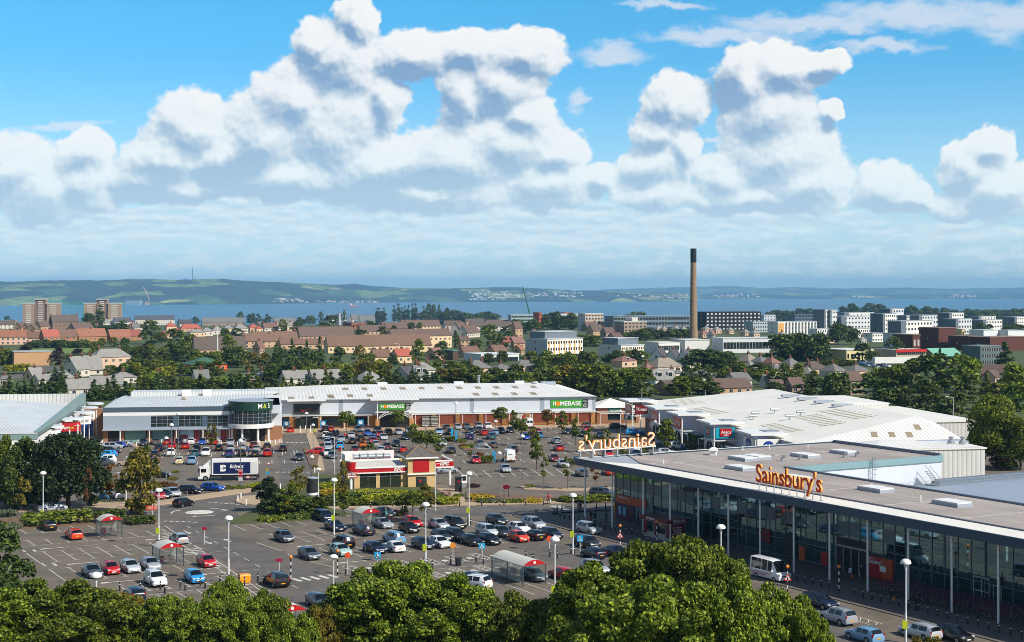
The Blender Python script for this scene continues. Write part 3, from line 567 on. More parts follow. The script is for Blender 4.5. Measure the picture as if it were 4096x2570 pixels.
slab('restaurant_pavement', [G('A1', 640, 1172), G('A1', 1960, 1140), G('A2', 330, 1120), G('A2', 520, 1118), G('A2', 340, 1095), G('A1', 1990, 1105), G('A1', 1880, 985), G('A1', 1690, 975), G('A1', 1900, 1112), G('A1', 1690, 1132), G('A1', 640, 1152)], pave_m, .1)
slab('kerb_bed', [G('A1', 1970, 1110), G('A2', 340, 1100), G('A2', 1090, 1115), G('A2', 1090, 1050), G('A2', 440, 1065), G('A1', 2400, 1040), G('A1', 1980, 1010)], soil_m, .15)
slab('lot_edge_pavement', [G('A2', 60, 955), G('A2', 120, 990), G('A2', 500, 1003), G('A2', 1090, 985), G('A2', 1090, 965), G('A2', 300, 985)], pave_m, .12)
slab('lot_path', [FS(-56, -3.1), FS(-35.4, -3.1), FS(-35.4, -1.05), FS(-56, -1.05)], dpave_m, .02, .004)
slab('disabled_path', [FS(-23, -.95), FS(-1, -.95), FS(-1, 1.6), FS(-23, .6)], dpave_m, .02, .004)
slab('shop_front_pavement', [G('B2', 370, 20), G('B2', 560, 95), G('B2', 800, 160), G('B2', 1300, 300), G('B3', 640, 690), G('B3', 850, 812), G('B3', 1650, 985), G('B3', 2410, 1215), G('B3', 3100, 1420), FS(19, 80), FS(19, -33), G('A2', 1080, 1170), G('A2', 420, 1195)], dpave_m, .1)
for pts, nm in (([(1655, 480), (1935, 545), (1880, 540), (1770, 515)], 'a'), ([(1880, 565), (2085, 600), (2085, 625), (1960, 620)], 'b'), ([(1970, 630), (2250, 700), (2250, 745), (2120, 745)], 'c')):
    slab('lot_planter', poly('A1', pts), soil_m, .14)
slab('lawn', [G('C0', 600, 785), G('C0', 960, 770), G('C0', 960, 735), G('C0', 300, 742), G('C0', 310, 760)], lawn_m, .05)
slab('back_road', [G('A3', 1690, 455), G('A3', 2000, 520), G('A3', 1900, 425), G('A3', 1640, 420)], pave_m, .05)
slab('side_street', [G('C0', 100, 1040), G('C0', 240, 1000), G('C0', 560, 935), G('C0', 620, 905), G('C0', 300, 905), G('C0', 250, 950), G('C0', 0, 1030)], road_m, .05)
# ---------------------------------------------------------------- retail buildings
clad = mat('cladding_light', 'cdd3da', .45, noise=.04, scale=.3); clad2 = mat('cladding_grey', '9aa4b0', .45, noise=.04, scale=.3)
roofw = ribbed('profiled_roof_white', 'e6e4df', 'X', .9); roofw2 = mat('smooth_roof_white', 'e8e5da', .5, noise=.06, scale=.12); roofg = ribbed('profiled_roof_grey', 'cfd3d3', 'X', .7)
fine(roofw, .12, .12); fine(roofg, .12, .12)
wallr = ribbed('ribbed_wall', 'cfd0cc', 'X', .9, .5); fas = mat('slate_fascia', '2f465c', .45, noise=.05, scale=.3); teal = mat('teal_fascia', '7e9ea3', .45, noise=.05, scale=.3)
buff = bricky('buff_block', 'c08a4e', 'b37c42', .44, .22, 'a58352'); redb = bricky('red_brick', '9c4a30', 'a8553a', .3, .1, '8a5a44'); obrick = bricky('orange_brick', 'a2653a', '94582f', .3, .1)
sky_t = mat('rooflight_tan', '9a8c72', .5, noise=.1, scale=2, stretch=(4, 1, 1)); sky_y = mat('rooflight_yellow', 'b3a368', .5)
sh = mat('shop_glass', '1b2a2c', .06, spec=.9); shg = mat('shop_glass_green', '6f9f98', .12, spec=.8); dark = mat('dark_opening', '15120f', .7)
SR = mat('sign_red', 'b01018', .4); SDR = mat('sign_dark_red', '6e0c16', .4); SG = mat('sign_green', '3f9a2c', .4); SW = mat('sign_white', 'ecebe6', .4); SBK = mat('sign_black', '16181c', .5); SBL = mat('sign_blue', '1a3f8f', .4)
SO = mat('sign_orange', 'f08a1c', .4); STQ = mat('sign_turquoise', '1aa7b8', .4); SDG = mat('sign_dark_green', '0c3a2c', .45); SY = mat('sign_yellow', 'f0c820', .5); SCY = mat('sign_sky_blue', '22a3d6', .5)
metal = mat('galvanised_metal', 'a4acb2', .4, .5); cyl = mat('duct_metal', 'a9b6bd', .35, .5)
def part(p, name, m, *boxes, smooth=None):
    b = MB()
    for q in boxes: b.b6(*q)
    return b.obj(name, m, p, smooth)
def panel(p, x0, x1, y, z0, z1, m, t=.12, name='sign_panel'): return part(p, name, m, (x0, x1, y - t, y, z0, z1))
def roof_poly(p, polys, m, name='roof'):
    b = MB()
    for q in polys: b.face(q)
    return b.obj(name, m, p)
# --- long white DIY store
hb_o = G('A2', 785, 375); r9 = rad(9.5); hb_o = hb_o - Vector((math.cos(r9), math.sin(r9), 0)) * 85
HB = thing('retail_store', 'long white ribbed-roof store with orange and green fascia signs', 'shop building', hb_o, r9)
part(HB, 'upper_wall', clad, (0, 85, 0, 50, 3.3, 7.35)); 
for x0, x1 in ((18.1, 19.2), (51.8, 52.9), (70.2, 71.4), (84.2, 85.03)): part(HB, 'wall_strip', clad2, (x0, x1, -.02, .3, 3.32, 7.36))
part(HB, 'lower_wall', redb, (36.5, 84.95, .35, 49.9, 0, 3.3)); part(HB, 'lower_wall', buff, (.05, 36.5, .5, 49.9, 0, 3.3)); part(HB, 'plinth', buff, (36.5, 85, .2, .36, 0, .75))
px_ = [.6, 6.2, 13.3, 19.8, 26.3, 36.4] + [36.4 + 6.1 * i for i in range(1, 8)] + [84.4]
for x in px_: part(HB, 'pier', buff, (x - .55, x + .55, -.15, .5, 0, 3.3))
for x0, x1 in ((1.2, 5.6), (7.3, 12.6), (13.9, 19.2), (20.4, 25.7)): part(HB, 'shop_window', sh, (x0, x1, .38, .5, .5, 2.9))
ct = MB()
for i in range(86):
    ct.box((i, -1.3, 3.62), (.06, 2.6, .06))
ct.b6(0, 85, -2.65, -2.55, 3.45, 3.6); ct.b6(0, 85, -.1, 0, 3.66, 3.78); ct.obj('canopy_frame', WHITE, HB)
cg = MB(); cg.face([(0, -2.55, 3.5), (85, -2.55, 3.5), (85, -.05, 3.74), (0, -.05, 3.74)])
cgm = mat('canopy_glazing', 'c9d6d8', .2, spec=.5)
nt_ = cgm.node_tree; tb = nt_.nodes.new('ShaderNodeBsdfTransparent'); mx_ = nt_.nodes.new('ShaderNodeMixShader'); mx_.inputs[0].default_value = .45
nt_.links.new(tb.outputs[0], mx_.inputs[1]); nt_.links.new(nt_.nodes['Principled BSDF'].outputs[0], mx_.inputs[2]); nt_.links.new(mx_.outputs[0], nt_.nodes['Material Output'].inputs['Surface'])
cg.obj('canopy_glass', cgm, HB)
for x in [1.2 + 6.05 * i for i in range(14)]:
    if 7 < x < 13 or 27 < x < 36: continue
    b = MB(); b.tube((x, -2.4, 0), (x, -2.4, 3.5), .09); b.obj('canopy_post', WHITE, HB)
e, rz_ = 7.42, 9.55
roof_poly(HB, [[(-.3, -.5, e), (85.3, -.5, e), (74, 26, rz_), (18, 26, rz_)], [(85.3, 50, e), (-.3, 50, e), (18, 26, rz_), (74, 26, rz_)]], roofw)
roof_poly(HB, [[(-.3, 50, e), (-.3, -.5, e), (18, 26, rz_)]], roofw2, 'hip_roof'); roof_poly(HB, [[(85.3, -.5, e), (85.3, 50, e), (74, 26, rz_)]], roofw2, 'hip_roof')
part(HB, 'gutter', metal, (-.4, 85.4, -.62, -.5, 7.25, 7.46))
def on_slope(x0, x1, y0, y1, off=.03): f = lambda y: e + (y + .5) * (rz_ - e) / 26.5 + off; return [(x0, y0, f(y0)), (x1, y0, f(y0)), (x1, y1, f(y1)), (x0, y1, f(y1))]
for i in range(11): roof_poly(HB, [on_slope(20 + i * 5.1, 21.5 + i * 5.1, 15.5, 20)], sky_t, 'rooflight')
for i in range(9):
    if i in (3, 4): continue
    roof_poly(HB, [on_slope(15.5 + i * 5.1 if i < 4 else 28 + i * 5.1, (17 if i < 4 else 29.5) + i * 5.1, 3.5, 8)], sky_t, 'rooflight')
for i in range(3): roof_poly(HB, [on_slope(5.5 + i * 5.1, 7 + i * 5.1, 1.5, 5)], sky_t, 'rooflight')
for x in (30, 51, 68): part(HB, 'roof_vent', clad, (x, x + 2.6, 25.4, 26.8, 9.5, 10.1))
b = MB(); b.tube((58, 27, 9.4), (58, 27, 11.6), .3); b.tube((58, 27, 11.4), (58, 27, 11.7), .55); b.obj('flue', metal, HB)
part(HB, 'roof_plant', clad2, (76, 80, 28, 31, 8, 9.6)); b = MB(); b.lathe([(.1, -.1), (.6, .1), (.75, .35)], (73.5, 24, 9.6), 14); b.obj('satellite_dish', WHITE, HB)
# dark portal with the tick logo
part(HB, 'portal_panel', mat('charcoal_panel', '23262c', .6), (6.7, 13.3, -.5, -.05, 3.15, 6.4)); part(HB, 'portal_roof', WHITE, (5.1, 14.7, -2.8, .2, 7.2, 7.5)); part(HB, 'entrance', dark, (7.2, 12.9, -.2, .3, 0, 3.1)); part(HB, 'door', sh, (8, 9.3, -.3, -.22, 0, 2.6)); part(HB, 'door', sh, (10.8, 12.2, -.3, -.22, 0, 2.6))
sw = [(-1.25, .28), (-1.38, .02), (-1.3, -.26), (-1.02, -.36), (-.7, -.28), (1.4, .55), (-.55, .02), (-.86, -.02), (-1.05, .06), (-1.12, .2)]
b = MB(); b.face([(10 + x, -.56, 4.75 + y) for x, y in sw]); b.obj('tick_logo', mat('logo_orange_red', 'e03a1a', .4), HB)
for x in (7.0, 13.0):
    b = MB()
    for i in range(5): b.tube((x, -.3, 3.1 - i * .18), (x + (-1 if x > 10 else 1) * (1.5 - i * .3), -1.8, 3.0), .05, n=5)
    b.obj('bracket', WHITE, HB)
# entrance portal with the big sign
part(HB, 'portal_roof', WHITE, (25.9, 38.2, -4.2, .2, 7.3, 7.65))
for x in (27.7, 36.5): part(HB, 'portal_post', WHITE, (x - .12, x + .12, -3.4, -3.16, 0, 7.3)); part(HB, 'portal_pier', buff, (x - .5, x + .5, -3.75, -2.75, 0, 2.4))
part(HB, 'portal_beam', WHITE, (27.2, 37, -3.5, -3.2, 4.15, 4.4)); part(HB, 'entrance', dark, (28.2, 36, -.3, .3, 0, 4.0)); part(HB, 'door', sh, (33, 35.8, -.45, -.32, 0, 2.8))
b = MB()
for i in range(12):
    t0, t1 = i / 12, (i + 1) / 12; f = lambda t: (28 + 8.2 * t, -3.3, 2.55 + 1.5 * math.sin(math.pi * t)); g_ = lambda t: (28 + 8.2 * t, -3.3, 2.95 + 1.6 * math.sin(math.pi * t) ** .8)
    b.tube(f(t0), f(t1), .06, n=5); b.tube(g_(t0), g_(t1), .06, n=5); b.tube(f(t0), g_(t1), .05, n=5)
b.obj('arch_truss', WHITE, HB)
def diy_sign(x0, x1, x2, y, z0, z1):
    s = panel(HB, x0, x1, y, z0, z1, SG); panel(HB, x1, x2, y - .01, z0, z1, SBK); w = x1 - x0; h = z1 - z0; cx = (x0 + x1) / 2; cz = (z0 + z1) / 2
    letters('H', h * .74, SW, HB, (x0 + w * .11, y - .15, cz), 0, bold=.03, width=w * .095); letters('MEBASE', h * .74, SW, HB, (x0 + w * .62, y - .15, cz), 0, bold=.035, width=w * .66)
    b = MB(); b.tube((x0 + w * .225, y - .13, cz), (x0 + w * .225, y - .18, cz), h * .29, n=20); b.obj('sun_logo', SO, HB)
    cx2 = (x1 + x2) / 2; letters('habitat', h * .26, SW, HB, (cx2, y - .16, z1 - h * .2), 0, width=(x2 - x1) * .7)
    b = MB(); hh = h * .5; q = (x2 - x1) * .3
    for p, r in (((-q, 0), (-q, hh * .6)), ((-q, hh * .6), (0, hh)), ((0, hh), (q, hh * .6)), ((q, hh * .6), (q, 0)), ((q, 0), (-q, 0)), ((-q * .4, hh * .4), (0, hh * .15)), ((0, hh * .15), (q * .4, hh * .4)), ((-q * .4, hh * .4), (0, hh * .62)), ((0, hh * .62), (q * .4, hh * .4))):
        b.tube((cx2 + p[0], y - .15, z0 + h * .08 + p[1]), (cx2 + r[0], y - .15, z0 + h * .08 + r[1]), .05, n=5)
    b.obj('house_logo', SW, HB)
diy_sign(28.2, 34.7, 36.05, -3.35, 4.9, 6.45); diy_sign(73.1, 81.5, 83, -.05, 4.55, 6.65)
part(HB, 'poster', SW, (63.3, 68, .12, .2, .9, 3.0)); b = MB(); b.tube((66, .1, 2.3), (66, .05, 2.3), .5, n=16); b.obj('poster_disc', mat('logo_orange_red', 'e03a1a', .4), HB)
for i in range(2): 
    pr_ = part(HB, 'plant_rack', SBK, (39.3 + i * 2.2, 41.3 + i * 2.2, -.6, -.1, .3, 2.9))
    part(pr_, 'shelf', mat('plant_label_white', 'd8d6cc', .7), *[(39.35 + i * 2.2, 41.25 + i * 2.2, -.75, -.6, .45 + k * .36, .62 + k * .36) for k in range(7)])
# garden entrance lodge, low building between the two wings
gc = thing('garden_lodge', 'low orange brick lodge with green garden signs and white pyramid roof', 'shop building', hb_o + Vector((math.cos(r9), math.sin(r9), 0)) * 85.6, r9)
part(gc, 'wall', obrick, (0, 3, 1, 10, 0, 4.2), (3, 11.2, 1.2, 10, 0, .9), (6.6, 7.4, 1, 10, .9, 4.2), (10.6, 11.4, 1, 10, 0, 4.2), (3, 11, 1.3, 10, 3.9, 4.2)); part(gc, 'opening', sh, (3.05, 6.55, 1.6, 1.7, .9, 3.0), (7.45, 10.55, 1.6, 1.7, .9, 3.0))
for x0, x1, tx in ((3.1, 6.5, 'Garden'), (7.5, 10.5, 'Centre')): panel(gc, x0, x1, 1.02, 3.0, 4.2, mat('garden_green', '0f7a5c', .5)); letters(tx, .85, SW, gc, ((x0 + x1) / 2, .86, 3.6), 0, width=2.4)
roof_poly(gc, [[(-.6, .4, 4.3), (11.8, .4, 4.3), (5, 7, 6.4)], [(11.8, .4, 4.3), (11.8, 12, 4.3), (5, 7, 6.4)], [(11.8, 12, 4.3), (-.6, 12, 4.3), (5, 7, 6.4)], [(-.6, 12, 4.3), (-.6, .4, 4.3), (5, 7, 6.4)]], roofw2)
b = MB()
for i in range(14): b.box((.3 + i * .85, -.9, 3.15), (.08, 3.2, .1))
b.b6(0, 11.8, -2.5, -2.4, 2.95, 3.1); b.b6(0, 11.8, .6, .7, 3.15, 3.3); b.obj('pergola', WHITE, gc)
for x in (.3, 5.6, 10.9): b = MB(); b.tube((x, -2.3, 0), (x, -2.3, 3), .1); b.obj('post', WHITE, gc)
yd = thing('storage_yard_fence', 'dark steel storage yard fence behind the garden lodge', 'fence', hb_o + Vector((math.cos(r9), math.sin(r9), 0)) * 85, r9)
b = MB()
for i in range(12): b.tube((i * 2, 22, 0), (i * 2, 22, 5.5), .08)
for z in (2, 3.5, 5.4): b.tube((0, 22, z), (24, 22, z), .08)
b.obj('frame', mat('dark_steel', '2f3a40', .5), yd); part(yd, 'mesh_panel', mat('dark_mesh', '20282a', .8), (0, 24, 22.1, 22.15, 0, 5)); 
lo = thing('brick_store_shed', 'brick shed with sloping white roof behind the long white store', 'shed', G('C2', 680, 1190), r9)
part(lo, 'wall', redb, (0, 14, 0, 8, 0, 3.2)); b = MB(); b.prism([(-.4, -.4), (14.4, -.4), (14.4, 8.4), (-.4, 8.4)], 3.2, [4.6, 3.5, 3.5, 4.6]); b.obj('roof', roofw2, lo)

# --- department store with the glazed drum
ms_o = G('A0', 1000, 566); ms_o = G('P', 412, 1778)
MS = thing('drum_corner_store', 'grey panelled store with a glazed drum corner and dark green band', 'shop building', ms_o, r9)
part(MS, 'wall', clad2, (0, 10.6, 0, 28, 3.3, 6.4), (28.2, 30, 0, 28, 3.3, 6.4), (10.6, 28.2, .12, 28, 3.3, 3.75)); part(MS, 'white_band', WHITE, (0, 30.2, -.03, 28, 6.4, 7.25)); part(MS, 'parapet', mat('slate_band', '4a5a68', .5), (-.05, 30.3, -.08, .3, 7.25, 8.35)); part(MS, 'side_wall', clad, (0, 40, .3, 28, 6.5, 8.2))
wn = part(MS, 'upper_window', sh, (10.6, 28.2, .15, 27, 3.75, 6.2))
b = MB()
for i in range(15): b.b6(10.6 + i * 1.25, 10.68 + i * 1.25, .06, .16, 3.75, 6.25)
for z in (3.75, 4.55, 5.35, 6.18): b.b6(10.6, 28.2, .07, .15, z, z + .07)
b.obj('mullions', metal, wn)
part(MS, 'window_post', mat('slate_band', '4a5a68', .5), (15.6, 17, .05, .2, 3.75, 6.3), (22.2, 23.4, .05, .2, 3.75, 6.3))
part(MS, 'canopy', clad2, (-.1, 29.5, -1.5, 0, 3.15, 3.4))
for i, x in enumerate((0, 3.6, 9.7, 15.8, 21.9, 27.9)): part(MS, 'pier', obrick, (x, x + 1.1, -.02, .5, 0, 3.2))
part(MS, 'back_wall', obrick, (0, 30, .6, 27.9, 0, 3.3))
for i, x in enumerate((4.9, 11.0, 17.1, 23.2)):
    w = part(MS, 'shop_window', shg if i < 2 else mat('shop_poster', 'b9d6de', .3), (x, x + 4.6, .3, .5, .25, 3.0))
    if i >= 2: part(w, 'poster', mat('poster_red', '8c2430', .4), (x + .2, x + 1.5 + i * .2, .22, .3, .9, 1.9), (x + 3.2, x + 4.5, .22, .3, .3, 2.9))
    part(w, 'glazing_bar', metal, (x + 1.5, x + 1.56, .2, .3, .25, 3), (x + 3.0, x + 3.06, .2, .3, .25, 3))
part(MS, 'doorway', dark, (1.2, 3.5, -.05, .4, 0, 3.0))
for x in (3.9, 10.4, 16.4, 22.4, 28.4): b = MB(); b.tube((x, -1.3, 0), (x, -1.3, 3.2), .13); b.obj('canopy_post', WHITE, MS)
roof_poly(MS, [[(-.1, -.1, 8.2), (30.3, -.1, 8.2), (40, 26, 9.6), (11, 16, 9.3)], [(-.1, -.1, 8.2), (11, 16, 9.3), (2, 30, 9.0), (-.1, 28, 8.2)], [(11, 16, 9.3), (40, 26, 9.6), (40, 34, 9.2), (2, 30, 9.0)]], roofg)
part(MS, 'ridge_upstand', roofg, (4, 40.5, 26, 34, 9.0, 10.1)); 
for x in (16.5, 21.5): part(MS, 'roof_vent', WHITE, (x, x + 2, 23, 25, 9.2, 10.7))
b = MB(); b.lathe([(.6, 0), (.7, .3), (.3, .5)], (17.5, 14, 9.25), 12); b.obj('roof_cowl', mat('cowl_buff', 'b8aa8a', .6), MS)
dc = (33.2, 1.2); dr = MB()
def ring(mb, r0, z0, z1, mi=0, n=40, sx=1.0): mb.lathe([(.1, z0), (r0, z0), (r0, z1), (.1, z1)], (dc[0], dc[1], 0), n, mi, sx)
dr = MB(); ring(dr, 5.15, 7.45, 9.5); dr.obj('drum_band', SDG, MS, 50); dr = MB(); ring(dr, 4.9, 4.3, 7.45); dg_ = dr.obj('drum_glass', sh, MS, 50)
dr = MB(); ring(dr, 5.35, 3.4, 4.35); dr.obj('drum_ring', WHITE, MS, 50); dr = MB(); ring(dr, 5.3, 9.5, 9.65); dr.obj('drum_roof', clad2, MS, 50)
b = MB()
for i in range(26):
    a = 2 * math.pi * i / 26; x, y = dc[0] + 4.93 * math.cos(a), dc[1] + 4.93 * math.sin(a); b.tube((x, y, 4.35), (x, y, 7.45), .06, n=5)
for z in (5.1, 5.9, 6.7):
    for i in range(40):
        a, c = 2 * math.pi * i / 40, 2 * math.pi * (i + 1) / 40; b.tube((dc[0] + 4.93 * math.cos(a), dc[1] + 4.93 * math.sin(a), z), (dc[0] + 4.93 * math.cos(c), dc[1] + 4.93 * math.sin(c), z), .04, n=4)
b.obj('drum_mullions', metal, dg_)
for a in (200, 245, 292, 335): x, y = dc[0] + 4.5 * math.cos(rad(a)), dc[1] + 4.5 * math.sin(rad(a)); b = MB(); b.tube((x, y, 0), (x, y, 3.5), .28, n=12); b.obj('drum_column', WHITE, MS, 50)
part(MS, 'lobby', sh, (30.2, 36.5, .5, 8, 0, 3.4)); part(MS, 'door', dark, (30.6, 32, .35, .5, 0, 2.8), (33, 35.8, .35, .5, 0, 2.8)); part(MS, 'lobby_wall', obrick, (36.5, 40.5, 2, 20, 0, 3.4)); part(MS, 'store_wall', clad, (36, 40.4, 4, 27, 3.4, 8.2))
for i, (ch, m_) in enumerate((('M', SW), ('&', mat('sign_lime', 'b6c832', .5)), ('S', SW))):
    a = rad(-65 + i * 14); letters(ch, 1.55, m_, MS, (dc[0] + 5.2 * math.cos(a), dc[1] + 5.2 * math.sin(a), 8.45), a + rad(90), bold=.01)
# --- left terrace end with stepped signs
lr_o = G('P', 147, 1729, 8.0); lr_o.z = 0
LR = thing('stepped_sign_store', 'pale hipped-roof store with a stepped row of curved shop signs', 'shop building', lr_o, r9)
part(LR, 'wall', WHITE, (-60, 0, 0, 80, 0, 6.6)); part(LR, 'fascia', mat('grey_green_fascia', '7f9794', .5), (-60.1, .1, -.12, 1, 6.6, 7.7), (-.9, .12, 1, 80, 7.2, 7.9)); part(LR, 'gable_trim', clad, (-60.2, .2, -.2, .1, 7.7, 8.0))
roof_poly(LR, [[(-60, 0, 7.8), (-.9, 0, 7.8), (-17, 30, 10.2), (-60, 30, 10.2)], [(-.9, 0, 7.8), (-.9, 76, 7.8), (-17, 58, 10.2), (-17, 30, 10.2)], [(-17, 30, 10.2), (-17, 58, 10.2), (-60, 58, 10.2), (-60, 30, 10.2)]], roofg)
for y0 in (18, 40): roof_poly(LR, [[(-17, y0, 9.4), (-2, y0 - 6, 7.95), (-2, y0 + 5, 7.95), (-17, y0 + 6, 10.25)], [(-17, y0, 9.4), (-60, y0, 9.4), (-60, y0 + 6, 10.25), (-17, y0 + 6, 10.25)]], roofg, 'roof_bay')
part(LR, 'back_parapet', wallr, (-60, .4, 76.5, 77, 7, 10.2)); 
b = MB(); b.prism([(-.5, -.2), (.5, -.2), (.5, 77), (-.5, 77)], 7.9, [8.1, 8.1, 10.3, 10.3]); b.obj('roof_edge', mat('grey_green_fascia', '7f9794', .5), LR)
ink = mat('sign_ink', '1a1a22', .6)
def fin(px, pyc, w, h, m, segs, zc=5.6):
    c = G('P', px, pyc, zc); t = bpy.data.objects.new('curved_sign', None); COL.objects.link(t); t.parent = LR
    q = Matrix.Rotation(-r9, 4, 'Z') @ (c - Vector((lr_o.x, lr_o.y, 0))); t.location = q; t.rotation_euler = (0, 0, rad(180 - 150) - r9)
    b = MB(); n = 8
    for i in range(n):
        x0, x1 = -w / 2 + w * i / n, -w / 2 + w * (i + 1) / n; f = lambda x: -.5 * (1 - (2 * x / w) ** 2)
        b.add([(x0, f(x0), -h / 2), (x1, f(x1), -h / 2), (x1, f(x1), h / 2), (x0, f(x0), h / 2), (x0, .6, -h / 2), (x1, .6, -h / 2), (x1, .6, h / 2), (x0, .6, h / 2)], [(0, 1, 2, 3), (3, 2, 6, 7), (4, 5, 1, 0)])
    b.obj('sign_board', m, t, 50)
    b = MB(); n = 10; pts = [(-w / 2 - .7 + (w + 1.4) * i / n, -.9 * (1 - (2 * i / n - 1) ** 2) - .3) for i in range(n + 1)] + [(w / 2 + .7, 3), (-w / 2 - .7, 3)]
    b.prism(pts, h / 2 + .5, h / 2 + .85); b.obj('sign_hood', clad, t)
    for tx, m2, hh, x, z, ww in segs: letters(tx, hh, m2, t, (x, -.58, z), 0, width=ww)
fin(276, 1708, 4.9, 2.0, SR, (('bargain', SW, .8, -1.05, -.1, 2.0), ('buys', SY, .8, .45, -.1, .95), ('savings everyday', SW, .3, 1.6, .25, 1.25)))
fin(338, 1680, 3.0, 2.0, SW, (('LOOK', ink, .8, 0, -.2, 1.9),)); fin(360, 1660, 2.4, 2.0, SW, (('LOOK', ink, .8, 0, -.2, 1.6),)); fin(383, 1645, 2.4, 2.2, SDR, (('COSTA', SW, .75, 0, 0, 1.9),)); fin(212, 1736, 3.0, 1.6, WHITE, ())
for y in (8, 22, 36, 48, 58, 66, 73): b = MB(); b.tube((3.4, y, 0), (3.4, y, 6.4), .14); b.obj('sign_post', WHITE, LR)
part(LR, 'shop_window', sh, *[(.02, .1, 6 + i * 11, 15 + i * 11, .4, 5.0) for i in range(6)]); part(LR, 'end_pier', obrick, (.3, 5, 78, 80.2, 0, 6.4)); part(LR, 'poster', SBL, (1.5, 4.0, 60, 60.1, 1.5, 5.0))
# --- terrace of shops with projecting porches
pa, pb = G('P', 3021, 1744, 7.8), G('P', 2528.6, 1610, 7.8); taz = math.atan2(pb.x - pa.x, pb.y - pa.y)
TR = thing('shop_terrace', 'big white low-pitched shop terrace with projecting sign porches', 'shop building', (pa.x, pa.y, 0), -taz)
inv = lambda p: Matrix.Rotation(taz, 4, 'Z') @ (Vector((p.x, p.y, 0)) - Vector((pa.x, pa.y, 0)))
part(TR, 'upper_wall', mat('terrace_cladding', 'b4bdd0', .45, noise=.04, scale=.3), (5.2, 38.6, -9, 96, 3.4, 7.0)); part(TR, 'lower_wall', obrick, (6, 38.4, -8.8, 95.8, 0, 3.4)); part(TR, 'shop_window', sh, *[(5.9, 6.02, -5 + i * 9, 1.6 + i * 9, .3, 2.9) for i in range(11)])
L0, R0, A0_, A1_ = (4.9, -9, 7.05), (39, -6, 7.05), (35, 6, 10.4), (37.5, 90, 10.4)
roof_poly(TR, [[L0, A0_, A1_, (4.9, 96.5, 7.05)], [A0_, (43, 14, 8.6), (43, 96, 8.6), A1_], [(4.9, 96.5, 7.05), A1_, (43, 96, 8.6)]], roofw2)
roof_poly(TR, [[L0, R0, A0_], [R0, (43, 14, 8.6), A0_]], roofw, 'hip_roof')
def tslope(x0, x1, y0, y1):
    f = lambda x, y: 7.09 + (x - 4.9) * 3.35 / (30.1 + 2.5 * max(0, (y - 6) / 84)); return [(x0, y0, f(x0, y0)), (x1, y0, f(x1, y0)), (x1, y1, f(x1, y1)), (x0, y1, f(x0, y1))]
for i in range(8): roof_poly(TR, [tslope(9 + (i % 2) * .5, 13, 8 + i * 2.1, 8.35 + i * 2.1)], sky_y, 'rooflight')
for i in range(8): roof_poly(TR, [tslope(17 + i * .3, 22.5 + i * .3, 10 + i * 2.6, 10.4 + i * 2.6)], sky_y, 'rooflight')
for i in range(8): roof_poly(TR, [tslope(25.5, 31, 14 + i * 2.6, 14.4 + i * 2.6)], sky_y, 'rooflight')
for i in range(6): roof_poly(TR, [tslope(8.5, 13, 52 + i * 3, 52.4 + i * 3)], sky_y, 'rooflight')
for i in range(6): roof_poly(TR, [tslope(10, 16, 78 + i * 2.5, 78.3 + i * 2.5)], sky_y, 'rooflight')
for i in range(4): part(TR, 'ridge_vent', clad2, (31, 35.5, 36 + i * 10, 37.4 + i * 10, 10.1, 10.6))
for x, y in ((12, 34), (14, 38), (17, 26), (21, 30), (19, 40)): b = MB(); z = 7.1 + (x - 4.9) * .11; b.tube((x, y, z), (x, y, z + .9), .12); b.tube((x - .9, y, z + .75), (x + .9, y, z + .75), .28); b.obj('roof_cowl', metal, TR)
hp = lambda x, y: (x, y, 7.1 + 3.35 * (y + 9 - (x - 4.9) * 3 / 34.1) / (15 - 30.1 * 3 / 34.1))
for i in range(4): roof_poly(TR, [[hp(21 + i * 3.6, -5.3 + (i == 3) * 4), hp(22.2 + i * 3.6, -5.3 + (i == 3) * 4), hp(23.2 + i * 3.5, -2.6 + (i == 3) * 4), hp(22 + i * 3.5, -2.6 + (i == 3) * 4)]], sky_t, 'rooflight')
part(TR, 'end_block', wallr, (8, 36, -20, -9.05, 0, 6.7)); part(TR, 'end_block_roof', roofw2, (7.8, 36.3, -20.2, -9.1, 6.7, 6.95)); b = MB(); b.face([(14, -20, 6.97), (35, -20, 6.97), (20, -12, 7.9)]); b.face([(14, -20, 6.97), (20, -12, 7.9), (12, -9.1, 6.97)]); b.face([(35, -20, 6.97), (34, -9.1, 6.97), (20, -12, 7.9)]); b.obj('end_hip', roofw, TR)
for x, y in ((32.5, -14), (34.5, -14.5)): b = MB(); b.lathe([(.6, 0), (.7, .5), (.2, .9), (.5, 1.3), (.05, 1.5)], (x, y, 6.95), 10); b.obj('roof_cowl', metal, TR)
part(TR, 'rear_block', wallr, (41, 57, 20, 60, 0, 7.8)); part(TR, 'rear_block_roof', roofw2, (40.8, 57.2, 19.8, 60.2, 7.8, 8.0)); part(TR, 'rear_block', wallr, (43, 55, 60.3, 86, 0, 8.6)); part(TR, 'rear_block_roof', roofw2, (42.8, 55.2, 60.3, 86.2, 8.6, 8.8))
b = MB()
for x, y in ((1.2, -4),): pass
part(TR, 'canopy', mat('canopy_grey', '9db0b8', .4), *[(1.5, 5.2, y0, y1, 3.5, 3.65) for y0, y1 in ((8.5, 22), (31, 38), (46, 54), (62, 74))])
for i in range(12): b = MB(); b.tube((1.9, 2 + i * 7.6, 0), (1.9, 2 + i * 7.6, 3.5), .09); b.obj('canopy_post', WHITE, TR)
